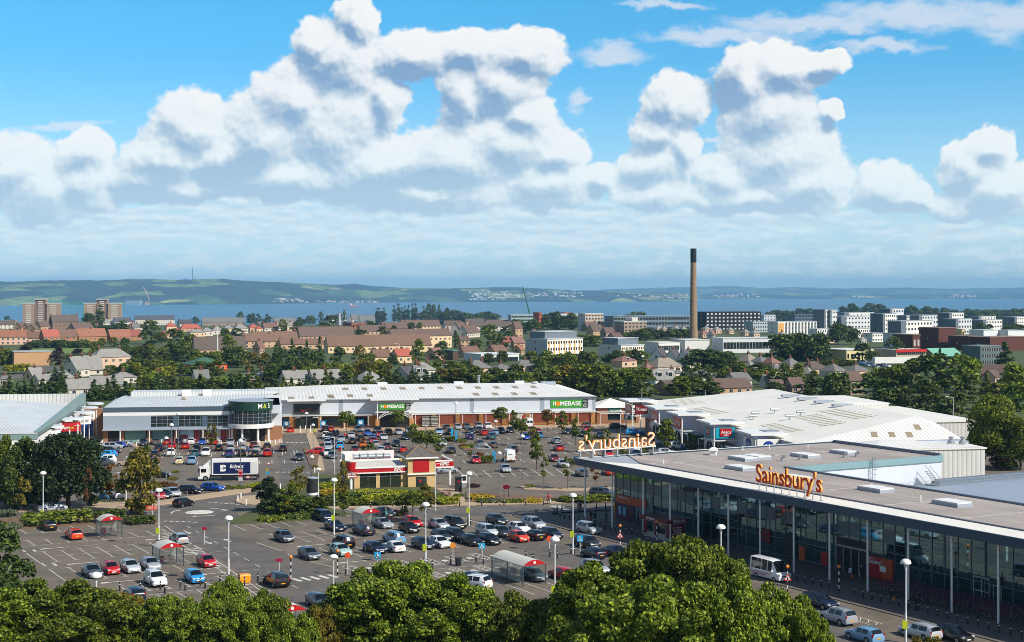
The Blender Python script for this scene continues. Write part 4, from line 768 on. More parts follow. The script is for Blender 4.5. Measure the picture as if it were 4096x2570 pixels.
def porch(px, py, wl, signs):
    q = inv(G('P', px, py, 7.8)); y = q.y; x = q.x; t = bpy.data.objects.new('porch', None); COL.objects.link(t); t.parent = TR; t.location = (0, y, 0)
    part(t, 'porch_roof', WHITE, (-.9, 6.5, -.3, 9, 7.8, 8.15)); part(t, 'roof_hatch', metal, (3.2, 6, 3, 6.5, 8.16, 8.3))
    for yy in (.4, 6.6): part(t, 'porch_post', WHITE, (.15, .4, yy, yy + .25, 0, 7.8)); part(t, 'post_base', SBL, (.05, .5, yy - .1, yy + .35, 0, 1.5))
    part(t, 'porch_beam', WHITE, (.1, .45, .3, 7, 4.3, 4.55), (.3, 5.2, .3, .55, 4.3, 4.5))
    b = MB(); b.face([(.28, .7, 4.3), (.28, 2.6, 4.3), (.28, .75, 2.5)]); b.face([(.28, 6.5, 4.3), (.28, 4.6, 4.3), (.28, 6.4, 2.5)]); b.obj('knee_brace', WHITE, t)
    for side, bg, m2, tx, x0, x1, ww, hh in signs:
        if side == 'L':
            b = MB(); b.b6(-.02, .1, x0, x1, 4.9, 7.1); b.obj('sign_panel', bg, t)
            letters(tx, hh, m2, t, (-.06, (x0 + x1) / 2, 6.0), rad(-90), bold=.01, width=ww)
        else:
            panel(t, x0, x1, .35, 4.9, 7.1, bg); letters(tx, hh, m2, t, ((x0 + x1) / 2, .2, 6.0), 0, bold=.01, width=ww)
    return t
sred = mat('sign_brick_red', 'd04028', .4)
porch(2528.6, 1610, 9, (('L', mat('sign_salmon', 'c85a44', .4), SW, 'TK Maxx', .7, 6.4, 4.8, 1.3), ('F', SDR, SW, 'TK maxx', .8, 4.0, 2.7, 1.1)))
porch(2629, 1639, 9, (('L', sred, SW, 'Currys', .8, 6.4, 4.8, 2.0),)); porch(2714.5, 1664, 9, (('L', sred, SW, 'Currys', .8, 6.4, 4.8, 2.0),))
ar = porch(2847, 1699, 9, (('L', STQ, SW, '', .8, 6.4, 1, 1), ('F', STQ, SW, '', .5, 4.6, 1, 1)))
panel(ar, 1.4, 3.9, .2, 5.3, 6.95, SR); letters('Argos', 1.0, SW, ar, (2.65, .05, 6.15), 0, bold=.01, width=2.1); part(ar, 'sign_panel', SR, (-.06, -.03, 2.2, 5, 5.3, 6.95)); letters('Argos', 1.0, SW, ar, (-.1, 3.6, 6.15), rad(-90), width=2.4)
b = MB(); b.strip((1.8, 0), (3.5, 0), .12, 0); b.v = [(x, .06, 5.55 + .25 * ((x - 2.65) / .85) ** 2) for x, y, z in b.v]; b.v = [(1.8, .06, 5.62), (2.65, .06, 5.42), (3.5, .06, 5.62), (2.65, .06, 5.55)]; b.obj('smile_logo', SW, ar)
bo = porch(3021, 1744, 9, (('L', SW, SW, '', .8, 6.4, 1, 1), ('F', SW, SW, '', .5, 4.8, 1, 1)))
b = MB(); b.lathe([(1.0, 0), (1.0, .05)], (0, 0, 0), 24, 0, 1, .72); b.v = [(2.7 + x, .22 - z, 6 + y) for x, y, z in b.v]; b.obj('oval_logo', SBL, bo, fix=True); letters('Boots', .5, SW, bo, (2.7, .12, 6), 0, shear=.3, width=1.5)
b = MB(); b.lathe([(1.5, 0), (1.5, .05)], (0, 0, 0), 24, 0, 1, .72); b.v = [(-.05 - z, 3.6 + x, 6 + y) for x, y, z in b.v]; b.obj('oval_logo', SBL, bo, fix=True); letters('Boots', .7, SW, bo, (-.16, 3.6, 6), rad(-90), shear=.3, width=2.2)

# --- supermarket
tip = G('A2', 590, 690, 9.5); tip.z = 0; ra = rad(29.8)
SM = thing('supermarket', 'glass-fronted supermarket under a flat overhanging roof with red roof letters', 'supermarket', tip, ra)
froof = mat('felt_roof', '9d958f', .9, noise=.16, scale=.5, stretch=(1, .08, 1)); fine(froof, .35, .22); fine(froof, .09, .25); fine(froof, 2.5, .12)
W1, D1, LN = 20.4, 24.6, 105
part(SM, 'roof', froof, (.4, 51.6, -D1, -.4, 8.55, 9.3), (.4, W1, -LN, -D1, 8.55, 9.3))
b = MB(); b.face([(.31, -5, 9.48), (.31, -LN, 9.48), (4.6, -LN, 9.4), (4.6, -11, 9.4)]); b.obj('eaves_sheet', mat('white_membrane', 'e4e0d6', .6, noise=.05, scale=.3), SM)
b = MB(); b.face([(.31, -.31, 9.47), (.31, -5, 9.47), (4.6, -11, 9.39), (9.4, -.31, 9.39)]); b.obj('grey_membrane', mat('grey_membrane', '98a2ab', .6, noise=.08, scale=.4), SM)
part(SM, 'fascia', fas, (0, .3, -LN, 0, 8.45, 9.5), (.3, 52, -.3, 0, 8.6, 9.5)); part(SM, 'roof_trim', mat('roof_trim_white', 'd9d9d4', .5), (.02, 52, -.26, -.02, 9.5, 9.56), (.02, .24, -LN, -.3, 9.5, 9.56))
b = MB(); b.tube((4.7, -11, 9.42), (4.7, -LN, 9.42), .16); b.tube((4.7, -11, 9.42), (9.5, -.4, 9.42), .08); b.obj('roof_pipe', mat('pipe_grey', '5d6470', .5), SM)
part(SM, 'soffit', mat('soffit_grey', '5a626c', .6), (.3, 7, -LN, -.3, 8.4, 8.52)); part(SM, 'parapet', mat('parapet_slate', '6b7684', .5), (W1 - .1, W1 + .3, -LN, -D1, 8.4, 9.55), (51.5, 51.95, -D1, -.3, 8.46, 9.75)); part(SM, 'teal_fascia', teal, (W1 + .3, 52, -D1 - .25, -D1 + .1, 8.5, 9.45), (W1 + .3, 52, -D1 - .2, -D1 + .1, 8.42, 8.5))
part(SM, 'rear_wall', clad, (W1 + .3, 51.8, -D1 - .05, -1, 0, 8.45)); part(SM, 'lower_roof', mat('lower_roof_grey', '8f9dae', .7, noise=.06, scale=.3), (W1 + .3, 70, -LN, -D1 - .3, 0, 5.0)); 
part(SM, 'lower_parapet', mat('parapet_slate', '6b7684', .5), (W1 + .3, 70, -D1 - 1.0, -D1 - .6, 5, 5.3), (50, 78, -26, -25, 5, 5.9))
b = MB()
for i in range(24): b.tube((24 + i * 2, -D1 - 3, 5), (24 + i * 2, -D1 - 3, 6.1), .03, n=4)
for z in (5.55, 6.1): b.tube((24, -D1 - 3, z), (70, -D1 - 3, z), .03, n=4)
b.obj('roof_railing', metal, SM)
b = MB()
for s in (0, .5): b.tube((37 + s, -D1 - .6, 5), (37 + s, -D1 - .6, 10), .04, n=5)
for i in range(14): b.tube((37, -D1 - .6, 5.2 + i * .35), (37.5, -D1 - .6, 5.2 + i * .35), .025, n=4)
for z in (7.4, 8.2, 9, 9.8): b.tube((36.9, -D1 - .6, z), (37.25, -D1 - 1.3, z), .03, n=4); b.tube((37.25, -D1 - 1.3, z), (37.6, -D1 - .6, z), .03, n=4)
b.obj('roof_ladder', metal, SM)
b = MB()
for i in range(8): b.b6(47.2 + i * .28, 47.5 + i * .28, -D1 - 2.2, -D1 - 1.2, 5.2 + (7 - i) * .3, 5.25 + (7 - i) * .3)
for y in (-2.2, -1.2): b.tube((47.2, -D1 + y, 7.4), (49.5, -D1 + y, 5.2), .05, n=5); b.tube((47.2, -D1 + y, 8.3), (49.5, -D1 + y, 6.1), .04, n=5); b.tube((47.2, -D1 + y, 7.4), (47.2, -D1 + y, 8.3), .03, n=4); b.tube((49.5, -D1 + y, 5.2), (49.5, -D1 + y, 6.1), .03, n=4)
b.obj('access_stair', metal, SM)
def rooflight(x, y, l=4.2, w=2.6): q = part(SM, 'rooflight', clad2, (x, x + w, y, y + l, 9.3, 9.7)); part(q, 'dome', WHITE, (x + .1, x + w - .1, y + .1, y + l - .1, 9.7, 9.85))
for x, y in ((20.5, -15.5), (23.5, -15), (31.5, -17), (40, -16.5), (11.5, -38), (13, -52), (12, -66), (13, -80), (12.5, -25)): rooflight(x, y)
for x, y in ((26, -17.5), (29, -18), (37, -19), (39.5, -19)): b = MB(); b.tube((x, y, 9.3), (x, y, 9.9), .22); b.tube((x, y, 9.9), (x + .35, y - .3, 10.05), .25); b.obj('roof_cowl', metal, SM)
b = MB(); b.lathe([(.7, 0), (.65, .6), (.9, .7), (.75, 1.0), (.35, 1.25)], (22, -5.8, 9.3), 4); b.obj('roof_vent', WHITE, SM)
for x, y in ((30, -3), (35, -3.5), (41, -6), (8, -12), (12, -60)): b = MB(); b.tube((x, y, 9.3), (x, y, 10.1), .1); b.obj('vent_pipe', WHITE, SM)
for q in (((5, -10.5), (47, -10.3)), ((9.6, -.7), (12, -24)), ((5, -33), (20, -33.2)), ((5, -46), (20, -46.3)), ((5.2, -60), (20, -60)), ((5.2, -72), (20, -72.4)), ((30, -.8), (30.3, -24))): b = MB(); b.strip(q[0], q[1], .5, 9.31); b.obj('roof_seam', mat('seam_grey', 'b9b2a8', .8, noise=.2, scale=1), SM)
# glass front: bays of panes between slim mullions
GX = 6.95; gl = mat('front_glass', '1a2b2b', .03, spec=1.0); gl2 = mat('front_glass_green', '37492a', .08, spec=.8); gp = mat('front_spandrel', '5f737d', .25, spec=.6); gd = mat('front_glass_grey', '33474d', .05, spec=1.0)
gb = MB(); mu = MB(); rows = (.25, 2.4, 3.5, 4.6, 6.2, 7.3, 8.42); nb = 52; bw = 2.0; rr = random.Random(4)
for i in range(nb):
    y1, y0 = -.9 - i * bw, -.9 - (i + 1) * bw
    for k in range(6):
        mi = 0
        if k == 3 and i < 30: mi = 2 if i < 6 or rr.random() < .35 else 3
        if k == 4 and i < 6: mi = 3
        if k == 5 and i < 10: mi = 1
        if k == 2 and rr.random() < .5: mi = 3
        if k in (0, 1) and i < 5: mi = 2
        gb.face([(GX, y1, rows[k]), (GX, y0, rows[k]), (GX, y0, rows[k + 1]), (GX, y1, rows[k + 1])], mi)
    mu.b6(GX - .09, GX + .02, y1 - .025, y1 + .025, 0, 8.42)
for z in rows: mu.b6(GX - .07, GX + .02, -.9 - nb * bw, -.9, z - .025, z + .025)
part(SM, 'body_wall', fas, (GX + .15, 48.2, -D1, -.7, 0, 8.4), (GX + .15, W1, -LN, -D1, 0, 8.4)); gz_ = gb.obj('glazing', [gl, gl2, gp, gd], SM); [(setattr(q.node_tree.nodes['Principled BSDF'].inputs['IOR'], 'default_value', 2.4), setattr(q.node_tree.nodes['Principled BSDF'].inputs['Specular Tint'], 'default_value', (.55, .88, .95, 1))) for q in (gl, gd)]; mu.obj('mullions', mat('mullion_grey', '7d868e', .4, .4), gz_)
part(SM, 'corner_pier', mat('pier_blue_grey', '7d8f9c', .5), (GX - .1, GX + .5, -.92, -.6, 2.6, 8.4)); part(SM, 'corner_pier', buff, (GX - .15, GX + .5, -.95, -.5, 0, 2.6))
orp = mat('panel_orange', 'bb4c1c', .45); prp = mat('panel_purple', '4a1f3c', .45)
bk = part(SM, 'bank_panel', orp, (GX - .2, GX - .1, -9.3, -1.2, 2.5, 3.7)); letters("Sainsbury's Bank", .5, SW, bk, (GX - .24, -3.2, 3.4), rad(-90), width=2.6); part(bk, 'lower_panel', prp, (GX - .18, GX - .1, -6, -1.2, .1, 2.5)); 
for y in (-2.0, -3.2): part(bk, 'cash_machine', mat('cash_blue', '7fb6d6', .4), (GX - .26, GX - .18, y - .7, y, .7, 2.0))
for i, pxy in enumerate(((2354, 2090), (2456, 2130), (2586.8, 2154), (2695, 2180), (2808, 2209), (2927, 2240), (3055, 2268), (3190, 2300.7), (3334.6, 2336.8), (3487.6, 2370), (3650.7, 2414), (3827.5, 2460), (4016, 2506.8), (4230, 2570), (4460, 2640))):
    b = MB(); yy = (-1.8, -9.2)[i] if i < 2 else -17.2 - (i - 2) * 6.52; b.tube((.75, yy, 0), (.75, yy, 8.5), .13, n=10); b.obj('roof_post', WHITE, SM, 50)
# entrance lobby and posters
yE = -53.6
part(SM, 'entrance_recess', mat('entrance_dark', '0a0c0e', .5), (GX - .12, GX - .02, yE - 2.8, yE + 2.8, .05, 4.2)); part(SM, 'entrance_frame', metal, *[(GX - .25, GX - .1, yE + y, yE + y + .12, 0, 3.2) for y in (-2.8, -1.4, 0, 1.4, 2.7)], (GX - .25, GX - .1, yE - 2.8, yE + 2.8, 3.1, 3.3)); part(SM, 'door', sh, (GX - .2, GX - .13, yE - 1.3, yE - .1, .1, 3.0), (GX - .2, GX - .13, yE + .2, yE + 1.3, .1, 3.0))
bn = part(SM, 'poster', SR, (GX - .22, GX - .1, yE - 7.2, yE - 2.9, .1, 2.75)); letters("Sainsbury's", .8, SW, bn, (GX - .27, yE - 4.3, 2.1), rad(-90), width=2.2); letters('Welcome to', .3, SW, bn, (GX - .27, yE - 3.7, 2.5), rad(-90), width=.9); part(bn, 'orange_half', orp, (GX - .25, GX - .22, yE - 7.1, yE - 5.4, .2, 2.7)); part(bn, 'picture', SW, (GX - .29, GX - .26, yE - 6.0, yE - 5.0, 1.1, 1.8))
part(SM, 'poster', SR, (GX - .25, GX - .15, -49.2, -48.0, .2, 1.9)); part(SM, 'poster', orp, (GX - .25, GX - .15, -44.9, -43.8, .2, 2.0)); part(SM, 'poster', SBK, (GX - .25, GX - .15, -43.0, -41.4, .1, 3.4)); part(SM, 'poster', SDR, (GX - .2, GX - .14, -38, -35.6, 1.5, 3.2))
part(SM, 'side_door', metal, (GX - .22, GX - .12, -75.7, -75.6, 0, 3), (GX - .22, GX - .12, -74.6, -74.5, 0, 3), (GX - .22, GX - .12, -73.4, -73.3, 0, 3), (GX - .22, GX - .12, -75.7, -73.3, 2.9, 3.05), (GX - .22, GX - .12, -75.7, -73.3, 1.4, 1.5)); part(SM, 'side_door', metal, (GX - .22, GX - .12, -77.4, -77.3, 0, 2.4), (GX - .22, GX - .12, -76.3, -76.2, 0, 2.4), (GX - .22, GX - .12, -77.4, -76.2, 2.35, 2.45))
lamp = mat('ceiling_strip_lamp', 'ffe9b0', .4, emit=3.0)
for i, (yy, zz_) in enumerate(((-38, 7.6), (-44, 7.7), (-50, 7.5), (-53, 7.3), (-58.5, 7.2), (-61.5, 7.6))): part(SM, 'strip_lamp', lamp, (GX - .06, GX - .03, yy - 1.1, yy, zz_, zz_ + .12))
part(SM, 'entrance_panel', clad, (GX - .16, GX - .1, -52.6, -43.5, 7.3, 8.4))
# roof letters, each a letter of its own
lr_ = mat('letter_red', 'e04020', .4); lo_ = mat('letter_orange', 'f0a040', .5)
def roof_letters(parent, txt, w, cap, m, m2, back):
    me = text_mesh(txt, 3.0, ext=.14, bold=.03); xs = [v.co.x for v in me.vertices]; zs = [v.co.z for v in me.vertices]
    kx = w / (max(xs) - min(xs)); mx = (max(xs) + min(xs)) / 2
    for v in me.vertices: v.co = Vector(((v.co.x - mx) * kx, v.co.y, v.co.z * cap / 2.1))
    me.materials.append(m); me.materials.append(m2)
    for p in me.polygons: p.material_index = 0 if p.normal.y < -.5 else 1
    return me
ls1 = thing('roof_lettering', 'red roof letters along the front eaves of the supermarket', 'roof sign', tip + Vector((0, 0, 9.36)), ra)
me = roof_letters(ls1, "Sainsbury's", 12.5, 2.3, lr_, lo_, False); o = link('letters', me, None, ls1, (1.3, -48.1, 2.1), rad(-90))
b = MB()
for i in range(9): b.tube((1.4, -42.3 - i * 1.47, 0), (1.4, -42.3 - i * 1.47, 1.2), .07, n=6); b.box((1.4, -42.3 - i * 1.47, .08), (.5, .5, .06))
b.tube((1.4, -42.1, 1.05), (1.4, -54.4, 1.05), .05, n=5); b.obj('sign_frame', metal, ls1)
ls2 = thing('roof_lettering', 'orange roof letters seen from behind at the far corner of the supermarket', 'roof sign', tip + Vector((0, 0, 9.5)), ra)
me = roof_letters(ls2, "Sainsbury's", 14.2, 2.2, lr_, lo_, True); o = link('letters', me, None, ls2, (7.3, -.6, 2.15), rad(180))
me = text_mesh("Sainsbury's", 3.0, ext=.02, bold=-.055); xs = [v.co.x for v in me.vertices]; kx = 14.0 / (max(xs) - min(xs)); mx = (max(xs) + min(xs)) / 2
for v in me.vertices: v.co = Vector(((v.co.x - mx) * kx, v.co.y, v.co.z * 2.2 / 2.1))
link('neon_tube', me, SW, ls2, (7.3, -.78, 2.15), rad(180))
b = MB()
for i in range(7): x = .6 + i * 2.25; b.b6(x - .1, x + .1, -.75, -.55, 0, 1.1); b.b6(x - .3, x + .3, -1.2, -.5, 0, .06)
b.obj('sign_legs', metal, ls2); part(ls2, 'sign_rail', WHITE, (.2, 14.6, -.72, -.55, 1.05, 1.25))
# --- kiosk by the supermarket
kk = G('B2', 1215, 225); kk = FS(*FS.inv(kk)); 
KS = thing('shoe_repair_kiosk', 'small dark red and white kiosk under the supermarket roof edge', 'kiosk', (kk.x, kk.y, .1), ra)
part(KS, 'wall', mat('kiosk_cream', 'a8a49a', .6), (.3, 3.2, -6.2, .0, 0, 2.5)); part(KS, 'roof', SDR, (-.2, 3.6, -6.6, .3, 2.5, 3.0)); 
for y in (-.2, -2.8, -5.6): part(KS, 'notice_board', SDR, (.2, .28, y - .9, y - .1, .5, 2.3))
part(KS, 'shop_window', sh, (.22, .29, -2.6, -1.2, .9, 2.3), (.22, .29, -5.4, -3.8, .9, 2.3)); part(KS, 'notice_board', SDR, (.4, 3.1, -6.3, -6.21, .3, 2.3))
letters('TIMPSON', .5, SW, KS, (-.24, -2.6, 2.75), rad(-90), width=2.0); letters('TIMPSON', .5, SW, KS, (1.8, -6.64, 2.75), 0, width=2.2)
letters('Shoe Repairs\nKey Cutting\nEngraving\nWatch Repairs', .3, SW, KS, (1.75, -6.35, 1.4), 0, width=1.9)
ab = thing('sandwich_board', 'white sandwich board with a red frame beside the small kiosk', 'sign', G('B2', 1318, 208) + Vector((0, 0, .1)), ra)
b = MB(); b.box((0, 0, .55), (.06, .7, 1.1)); b.obj('frame', SDR, ab); part(ab, 'poster', SW, (-.05, -.035, -.28, .28, .2, 1.0))
# --- restaurant
kf = G('A1', 925, 985); kz = rad(17)
KF = thing('drive_in_restaurant', 'cream drive-in restaurant with red fascia and slate-roofed square tower', 'restaurant', kf, kz)
cream = bricky('cream_block', 'cfae7a', 'c8a570', .44, .2, 'bfa37a'); slate = bricky('slate_roof', '6a6560', '57524e', .5, .3, '4a4642')
LF = 9.5; TW = 5.0
part(KF, 'wall', cream, (0, 1.0, 0, 11, 0, 2.8), (3.9, 4.6, 0, 11, 0, 2.8), (8.4, LF, 0, 11, 0, 2.8), (1, LF, .4, 11, 0, .35), (1, 8.4, .6, 11, 2.6, 2.8)); 
for x0, x1 in ((1.0, 3.9), (4.6, 8.4)): w = part(KF, 'window', mat('restaurant_glass', '232a1e', .08, spec=.9), (x0, x1, .12, .3, .35, 2.7)); part(w, 'frame', metal, *[(x0 + (x1 - x0) * k / 4, x0 + (x1 - x0) * k / 4 + .05, .06, .14, 2.15 if k != 2 else .35, 2.7) for k in range(5)], (x0, x1, .06, .14, 2.1, 2.16))
part(KF, 'fascia', SR, (-.3, LF, -.35, 11, 2.95, 3.65)); part(KF, 'fascia_trim', WHITE, (-.35, LF + .05, -.42, 11.1, 2.75, 2.95), (-.35, LF + .05, -.42, -.3, 3.65, 3.95)); letters('KFC', .75, SW, KF, (7.8, -.4, 3.3), 0, bold=.03, shear=.25, width=1.6)
roof_poly(KF, [[(-.3, -.3, 3.9), (LF, -.3, 3.9), (LF, 6.5, 4.3), (-.3, 6.5, 4.3)]], mat('restaurant_roof', 'c9c6bb', .7, noise=.06, scale=1)); part(KF, 'parapet', WHITE, (-.4, LF, 10.6, 10.9, 3.9, 5.6), (-.4, -.1, 6.5, 10.9, 3.9, 5.4), (-.4, LF, 6.5, 6.7, 3.9, 4.5))
for i, (x, r) in enumerate(((2.2, .45), (3.4, .5), (4.9, .5), (6.4, .5), (7.8, .45))): b = MB(); b.tube((x - .6, 8.8, 4.7), (x + .6, 8.8, 4.7), r, n=14); b.b6(x - .7, x - .6, 8.2, 9.4, 4.2, 5.3); b.obj('roof_duct', cyl, KF, 50)
part(KF, 'tower', cream, (LF, LF + TW, -.9, 4, 0, 5.4)); 
b = MB(); e2 = .55; x0, x1, y0, y1 = LF - e2, LF + TW + e2, -.9 - e2, 4 + e2; ap = (LF + TW / 2, 1.5, 7.3)
b.face([(x0, y0, 5.5), (x1, y0, 5.5), ap]); b.face([(x1, y0, 5.5), (x1, y1, 5.5), ap]); b.face([(x1, y1, 5.5), (x0, y1, 5.5), ap]); b.face([(x0, y1, 5.5), (x0, y0, 5.5), ap]); b.obj('tower_roof', slate, KF)
b = MB()
for x, y in ((x0, y0), (x1, y0)): b.tube((x, y, 5.5), ap, .12, n=5)
b.obj('roof_hip', mat('hip_tile', '8a6844', .8), KF); part(KF, 'tower_eaves', WHITE, (x0 + .05, x1 - .05, y0 + .05, y1 - .05, 5.15, 5.48))
pnl = panel(KF, LF + .95, LF + 3.85, -.9, 2.75, 5.1, SR); part(KF, 'tower_trim', WHITE, (LF - .15, LF + TW + .15, -1.2, -.9, 2.3, 2.55)); part(KF, 'door', sh, (LF + 1.5, LF + 3.4, -.98, -.9, 0, 1.9)); part(KF, 'door_notice', SR, (LF + 2.0, LF + 2.4, -1.02, -.99, .9, 1.4))
dt = part(KF, 'pickup_canopy', WHITE, (LF + TW, LF + TW + 3.9, 1.0, 9, 3.1, 3.35), (LF + TW, LF + TW + 3.9, 1.0, 1.3, 4.25, 4.5), (LF + TW + 3.6, LF + TW + 3.9, 1, 9, 4.25, 4.5)); part(KF, 'canopy_fascia', SR, (LF + TW, LF + TW + 3.85, 1.02, 1.2, 3.35, 4.25), (LF + TW + 3.65, LF + TW + 3.85, 1.2, 9, 3.35, 4.25)); letters('KFC', .75, SW, KF, (LF + TW + 2.1, .96, 3.8), 0, bold=.03, shear=.25, width=1.7)
b = MB(); b.b6(LF + TW + 3.2, LF + TW + 3.5, 1.4, 1.7, 0, 3.2); b.obj('canopy_column', WHITE, KF); part(KF, 'pickup_wall', cream, (LF + TW - .02, LF + TW + .5, 2, 11, 0, 3.1)); part(KF, 'rear_wall', cream, (.05, LF + TW, 10.9, 11.3, 0, 4))
# ---------------------------------------------------------------- street furniture
def proto(name, cat):
    o = bpy.data.objects.new(name, None); COL.objects.link(o); PROTO.append(o); o['category'] = cat; return o
pole_w = mat('pole_white', 'd4d8da', .4); pole_g = mat('pole_grey', '767c82', .45, .3); flagm = mat('flag_lime', 'b3c21a', .5)
lw = proto('mushroom_lamp', 'street lamp'); b = MB(); b.tube((0, 0, 0), (0, 0, 3.0), .13, .12); b.tube((0, 0, 3.0), (0, 0, 7.75), .085, .07); b.lathe([(.09, 7.2), (.16, 7.85), (.22, 7.9)], n=10); b.obj('pole', pole_w, lw, 40)
b = MB(); b.lathe([(.3, 7.85), (.52, 7.88), (.54, 8.0), (.45, 8.2), (.25, 8.33), (.02, 8.37)], n=20); b.obj('dome', WHITE, lw, 50)
lg = proto('mushroom_lamp', 'street lamp'); b = MB(); b.tube((0, 0, 0), (0, 0, 2.0), .11, .1); b.tube((0, 0, 2.0), (0, 0, 7.75), .075, .06); b.obj('pole', pole_g, lg, 40); b = MB(); b.lathe([(.25, 7.7), (.45, 7.78), (.42, 8.0), (.2, 8.2), (.02, 8.25)], n=16); b.obj('dome', pole_w, lg, 50)
la = proto('arm_lamp', 'street lamp'); b = MB(); b.tube((0, 0, 0), (0, 0, 8.0), .11, .06); b.tube((0, 0, 7.9), (1.5, 0, 8.15), .05); b.obj('pole', pole_w, la, 40); b = MB(); b.box((1.75, 0, 8.15), (.9, .3, .16), 0, 0, .7); b.obj('lamp_head', pole_w, la)
def lamp(src, tile, x, ty, by, label=None, flag=None, z0=8.37, arm=0):
    if by is None:
        px, py = PX(tile, x, ty); Y = (HC - z0) * F / (py - HY); p = Vector(((px - CX) / F * Y, Y, 0)); h = z0
    else:
        t2 = tile
        if isinstance(by, tuple): t2, by = by
        p = G(t2, x, by); pt = PX(tile, x, ty); h = HC - (pt[1] - HY) * p.y / F
        if t2 != tile: p = G(t2, x, by)
    s = h / z0
    o = dup(src, p, arm, (max(.9, min(1.2, s)),) * 2 + (s,), label=label)
    if flag:
        fz = HC - (PX(*flag)[1] - HY) * p.y / F
        b = MB(); b.b6(-.38, .12, -.2, -.1, fz - .4, fz + .4); f = b.obj('flag_board', flagm, o); f.scale = (1, 1, 1 / s); 
    return o
LW, LGm = 'white mushroom-headed lamp post', 'grey mushroom-headed lamp post'
lamp(lw, 'A0', 406, 812, ('B0', 88), LW, ('A0', 403, 1205)); lamp(lw, 'B0', 905, 560, None, LW); lamp(lw, 'A0', 1495, 970, ('B0', 325), LW, ('B0', 1480, 172)); lamp(lw, 'B0', 2152, 30, 665, LW); lamp(lw, 'B1', 730, 395, 900, LW)
lamp(lw, 'A1', 735, 875, ('B1', 215), LW, ('B1', 725, 50)); lamp(lw, 'A1', 1597, 1103, ('B1', 512), LW, ('B1', 1587, 330)); lamp(lw, 'A1', 2005, 815, ('B1', 125), LW, ('A1', 2000, 1178)); lamp(lw, 'A2', 573, 1018, ('B2', 395), LW, ('B2', 570, 205)); lamp(lw, 'B2', 403, 225, None, LW, ('B2', 397, 725))
lamp(lw, 'B2', 1967, 112, None, LW); lamp(lw, 'B3', 1297, 437, None, LW, ('B3', 1292, 1055)); lamp(lw, 'A0', 1430, 805, 1190, LW); lamp(lw, 'A1', 588, 780, 1085, LW)
for x, ty, by in ((475, 250, 600), (538, 360, 690), (1882, 150, 540), (2050, 235, 520), (2256, 325, 690), (2290, 620, 1040), (800, 700, 1000), (525, 655, 1080)): lamp(lg, 'A1', x, ty, by, LGm)
for x, ty, by in ((98, 460, 895), (1018, 230, 520), (1348, 330, 640), (1745, 450, 620), (735, 130, 350)): lamp(lg, 'A2', x, ty, by, LGm)
for x, ty, by in ((1565, 480, 880), (1615, 355, 760), (1678, 258, 612), (2265, 500, 980)): lamp(lg, 'A0', x, ty, by, LGm)
AR = 'white street lamp with a side arm'
lamp(la, 'A0', 1186, 650, 1128, AR); lamp(la, 'A1', 740, 478, 840, AR, arm=rad(180)); lamp(la, 'A1', 1690, 722, 1185, AR)
lamp(la, 'A3', 935, 50, 180, AR, arm=rad(180)); lamp(la, 'A3', 1747, 105, 408, AR, arm=rad(180)); lamp(la, 'A3', 2250, 405, 790, AR, arm=rad(180)); lamp(la, 'C2', 950, 1050, 1200, AR); lamp(la, 'C2', 1222, 1055, 1215, AR); lamp(la, 'C2', 617, 1015, 1140, AR, arm=rad(180)); lamp(la, 'C2', 1690, 1105, 1180, AR, arm=rad(180)); lamp(la, 'C2', 1818, 1128, 1185, AR, arm=rad(180)); lamp(la, 'C1', 1350, 690, 860, AR, arm=rad(180)); lamp(la, 'C1', 2228, 698, 790, AR, arm=rad(180))
bp = proto('bollard', 'bollard'); b = MB(); b.lathe([(.1, 0), (.1, .86), (.085, .88), (.1, .92), (.1, .98), (.05, 1.05)], n=10); b.obj('post', BLACK, bp, 40); b = MB(); b.lathe([(.104, .74), (.104, .82)], n=10); b.obj('reflective_band', SW, bp)
bw_ = proto('bollard', 'bollard'); b = MB(); b.lathe([(.11, 0), (.11, .95), (.04, 1.05)], n=10); b.obj('post', WHITE, bw_, 40)
BK, BWL = 'black bollard with a white band', 'white bollard'
for t, pts in (('B0', ((1127, 740), (1320, 732), (1362, 775), (1510, 730), (1552, 765), (1698, 712), (1744, 738), (1886, 692), (1931, 720), (2070, 678), (2248, 665), (2302, 690), (2140, 655), (2162, 668), (1477, 328), (1495, 332))),
               ('B1', ((17, 652), (70, 676), (844, 585), (905, 605), (1097, 560), (1160, 582), (1345, 530), (1411, 558), (1577, 506), (1607, 512), (1660, 530), (1834, 490), (2072, 472), (2142, 492), (2307, 440), (2378, 462), (735, 215), (865, -330), (1995, 122), (2020, 125))),
               ('B2', ((128, 438), (200, 460), (427, 436), (357, 420), (556, 395), (588, 395), (654, 365), (395, 22), (412, 35), (452, 52), (494, 62), (542, 70), (585, 80), (632, 92), (680, 105), (775, 118), (824, 140), (873, 155), (923, 165), (973, 178), (1076, 203), (1128, 202), (1180, 220), (1232, 242), (1282, 298), (1332, 312))),
               ('B3', ((274, 650), (350, 672), (422, 688), (499, 706), (576, 720), (654, 748), (813, 785), (895, 806), (978, 828), (1061, 850), (1233, 892), (1323, 915), (1412, 937), (1502, 960), (1595, 985), (1688, 1010), (1784, 1035), (1880, 1058), (1976, 1083), (2077, 1108), (2179, 1135), (2284, 1162), (2388, 1192))),
               ('A2', ((130, 1135), (298, 1135), (425, 1200), (470, 1195), (620, 1180), (795, 1177), (880, 1172), (985, 1178))), ('A1', ((865, 1165), (1077, 1160), (1285, 1150), (1917, 1145), (2125, 1140), (2335, 1135)))):
    for x, y in pts: dup(bp, G(t, x, y), label=BK, group='black bollards')
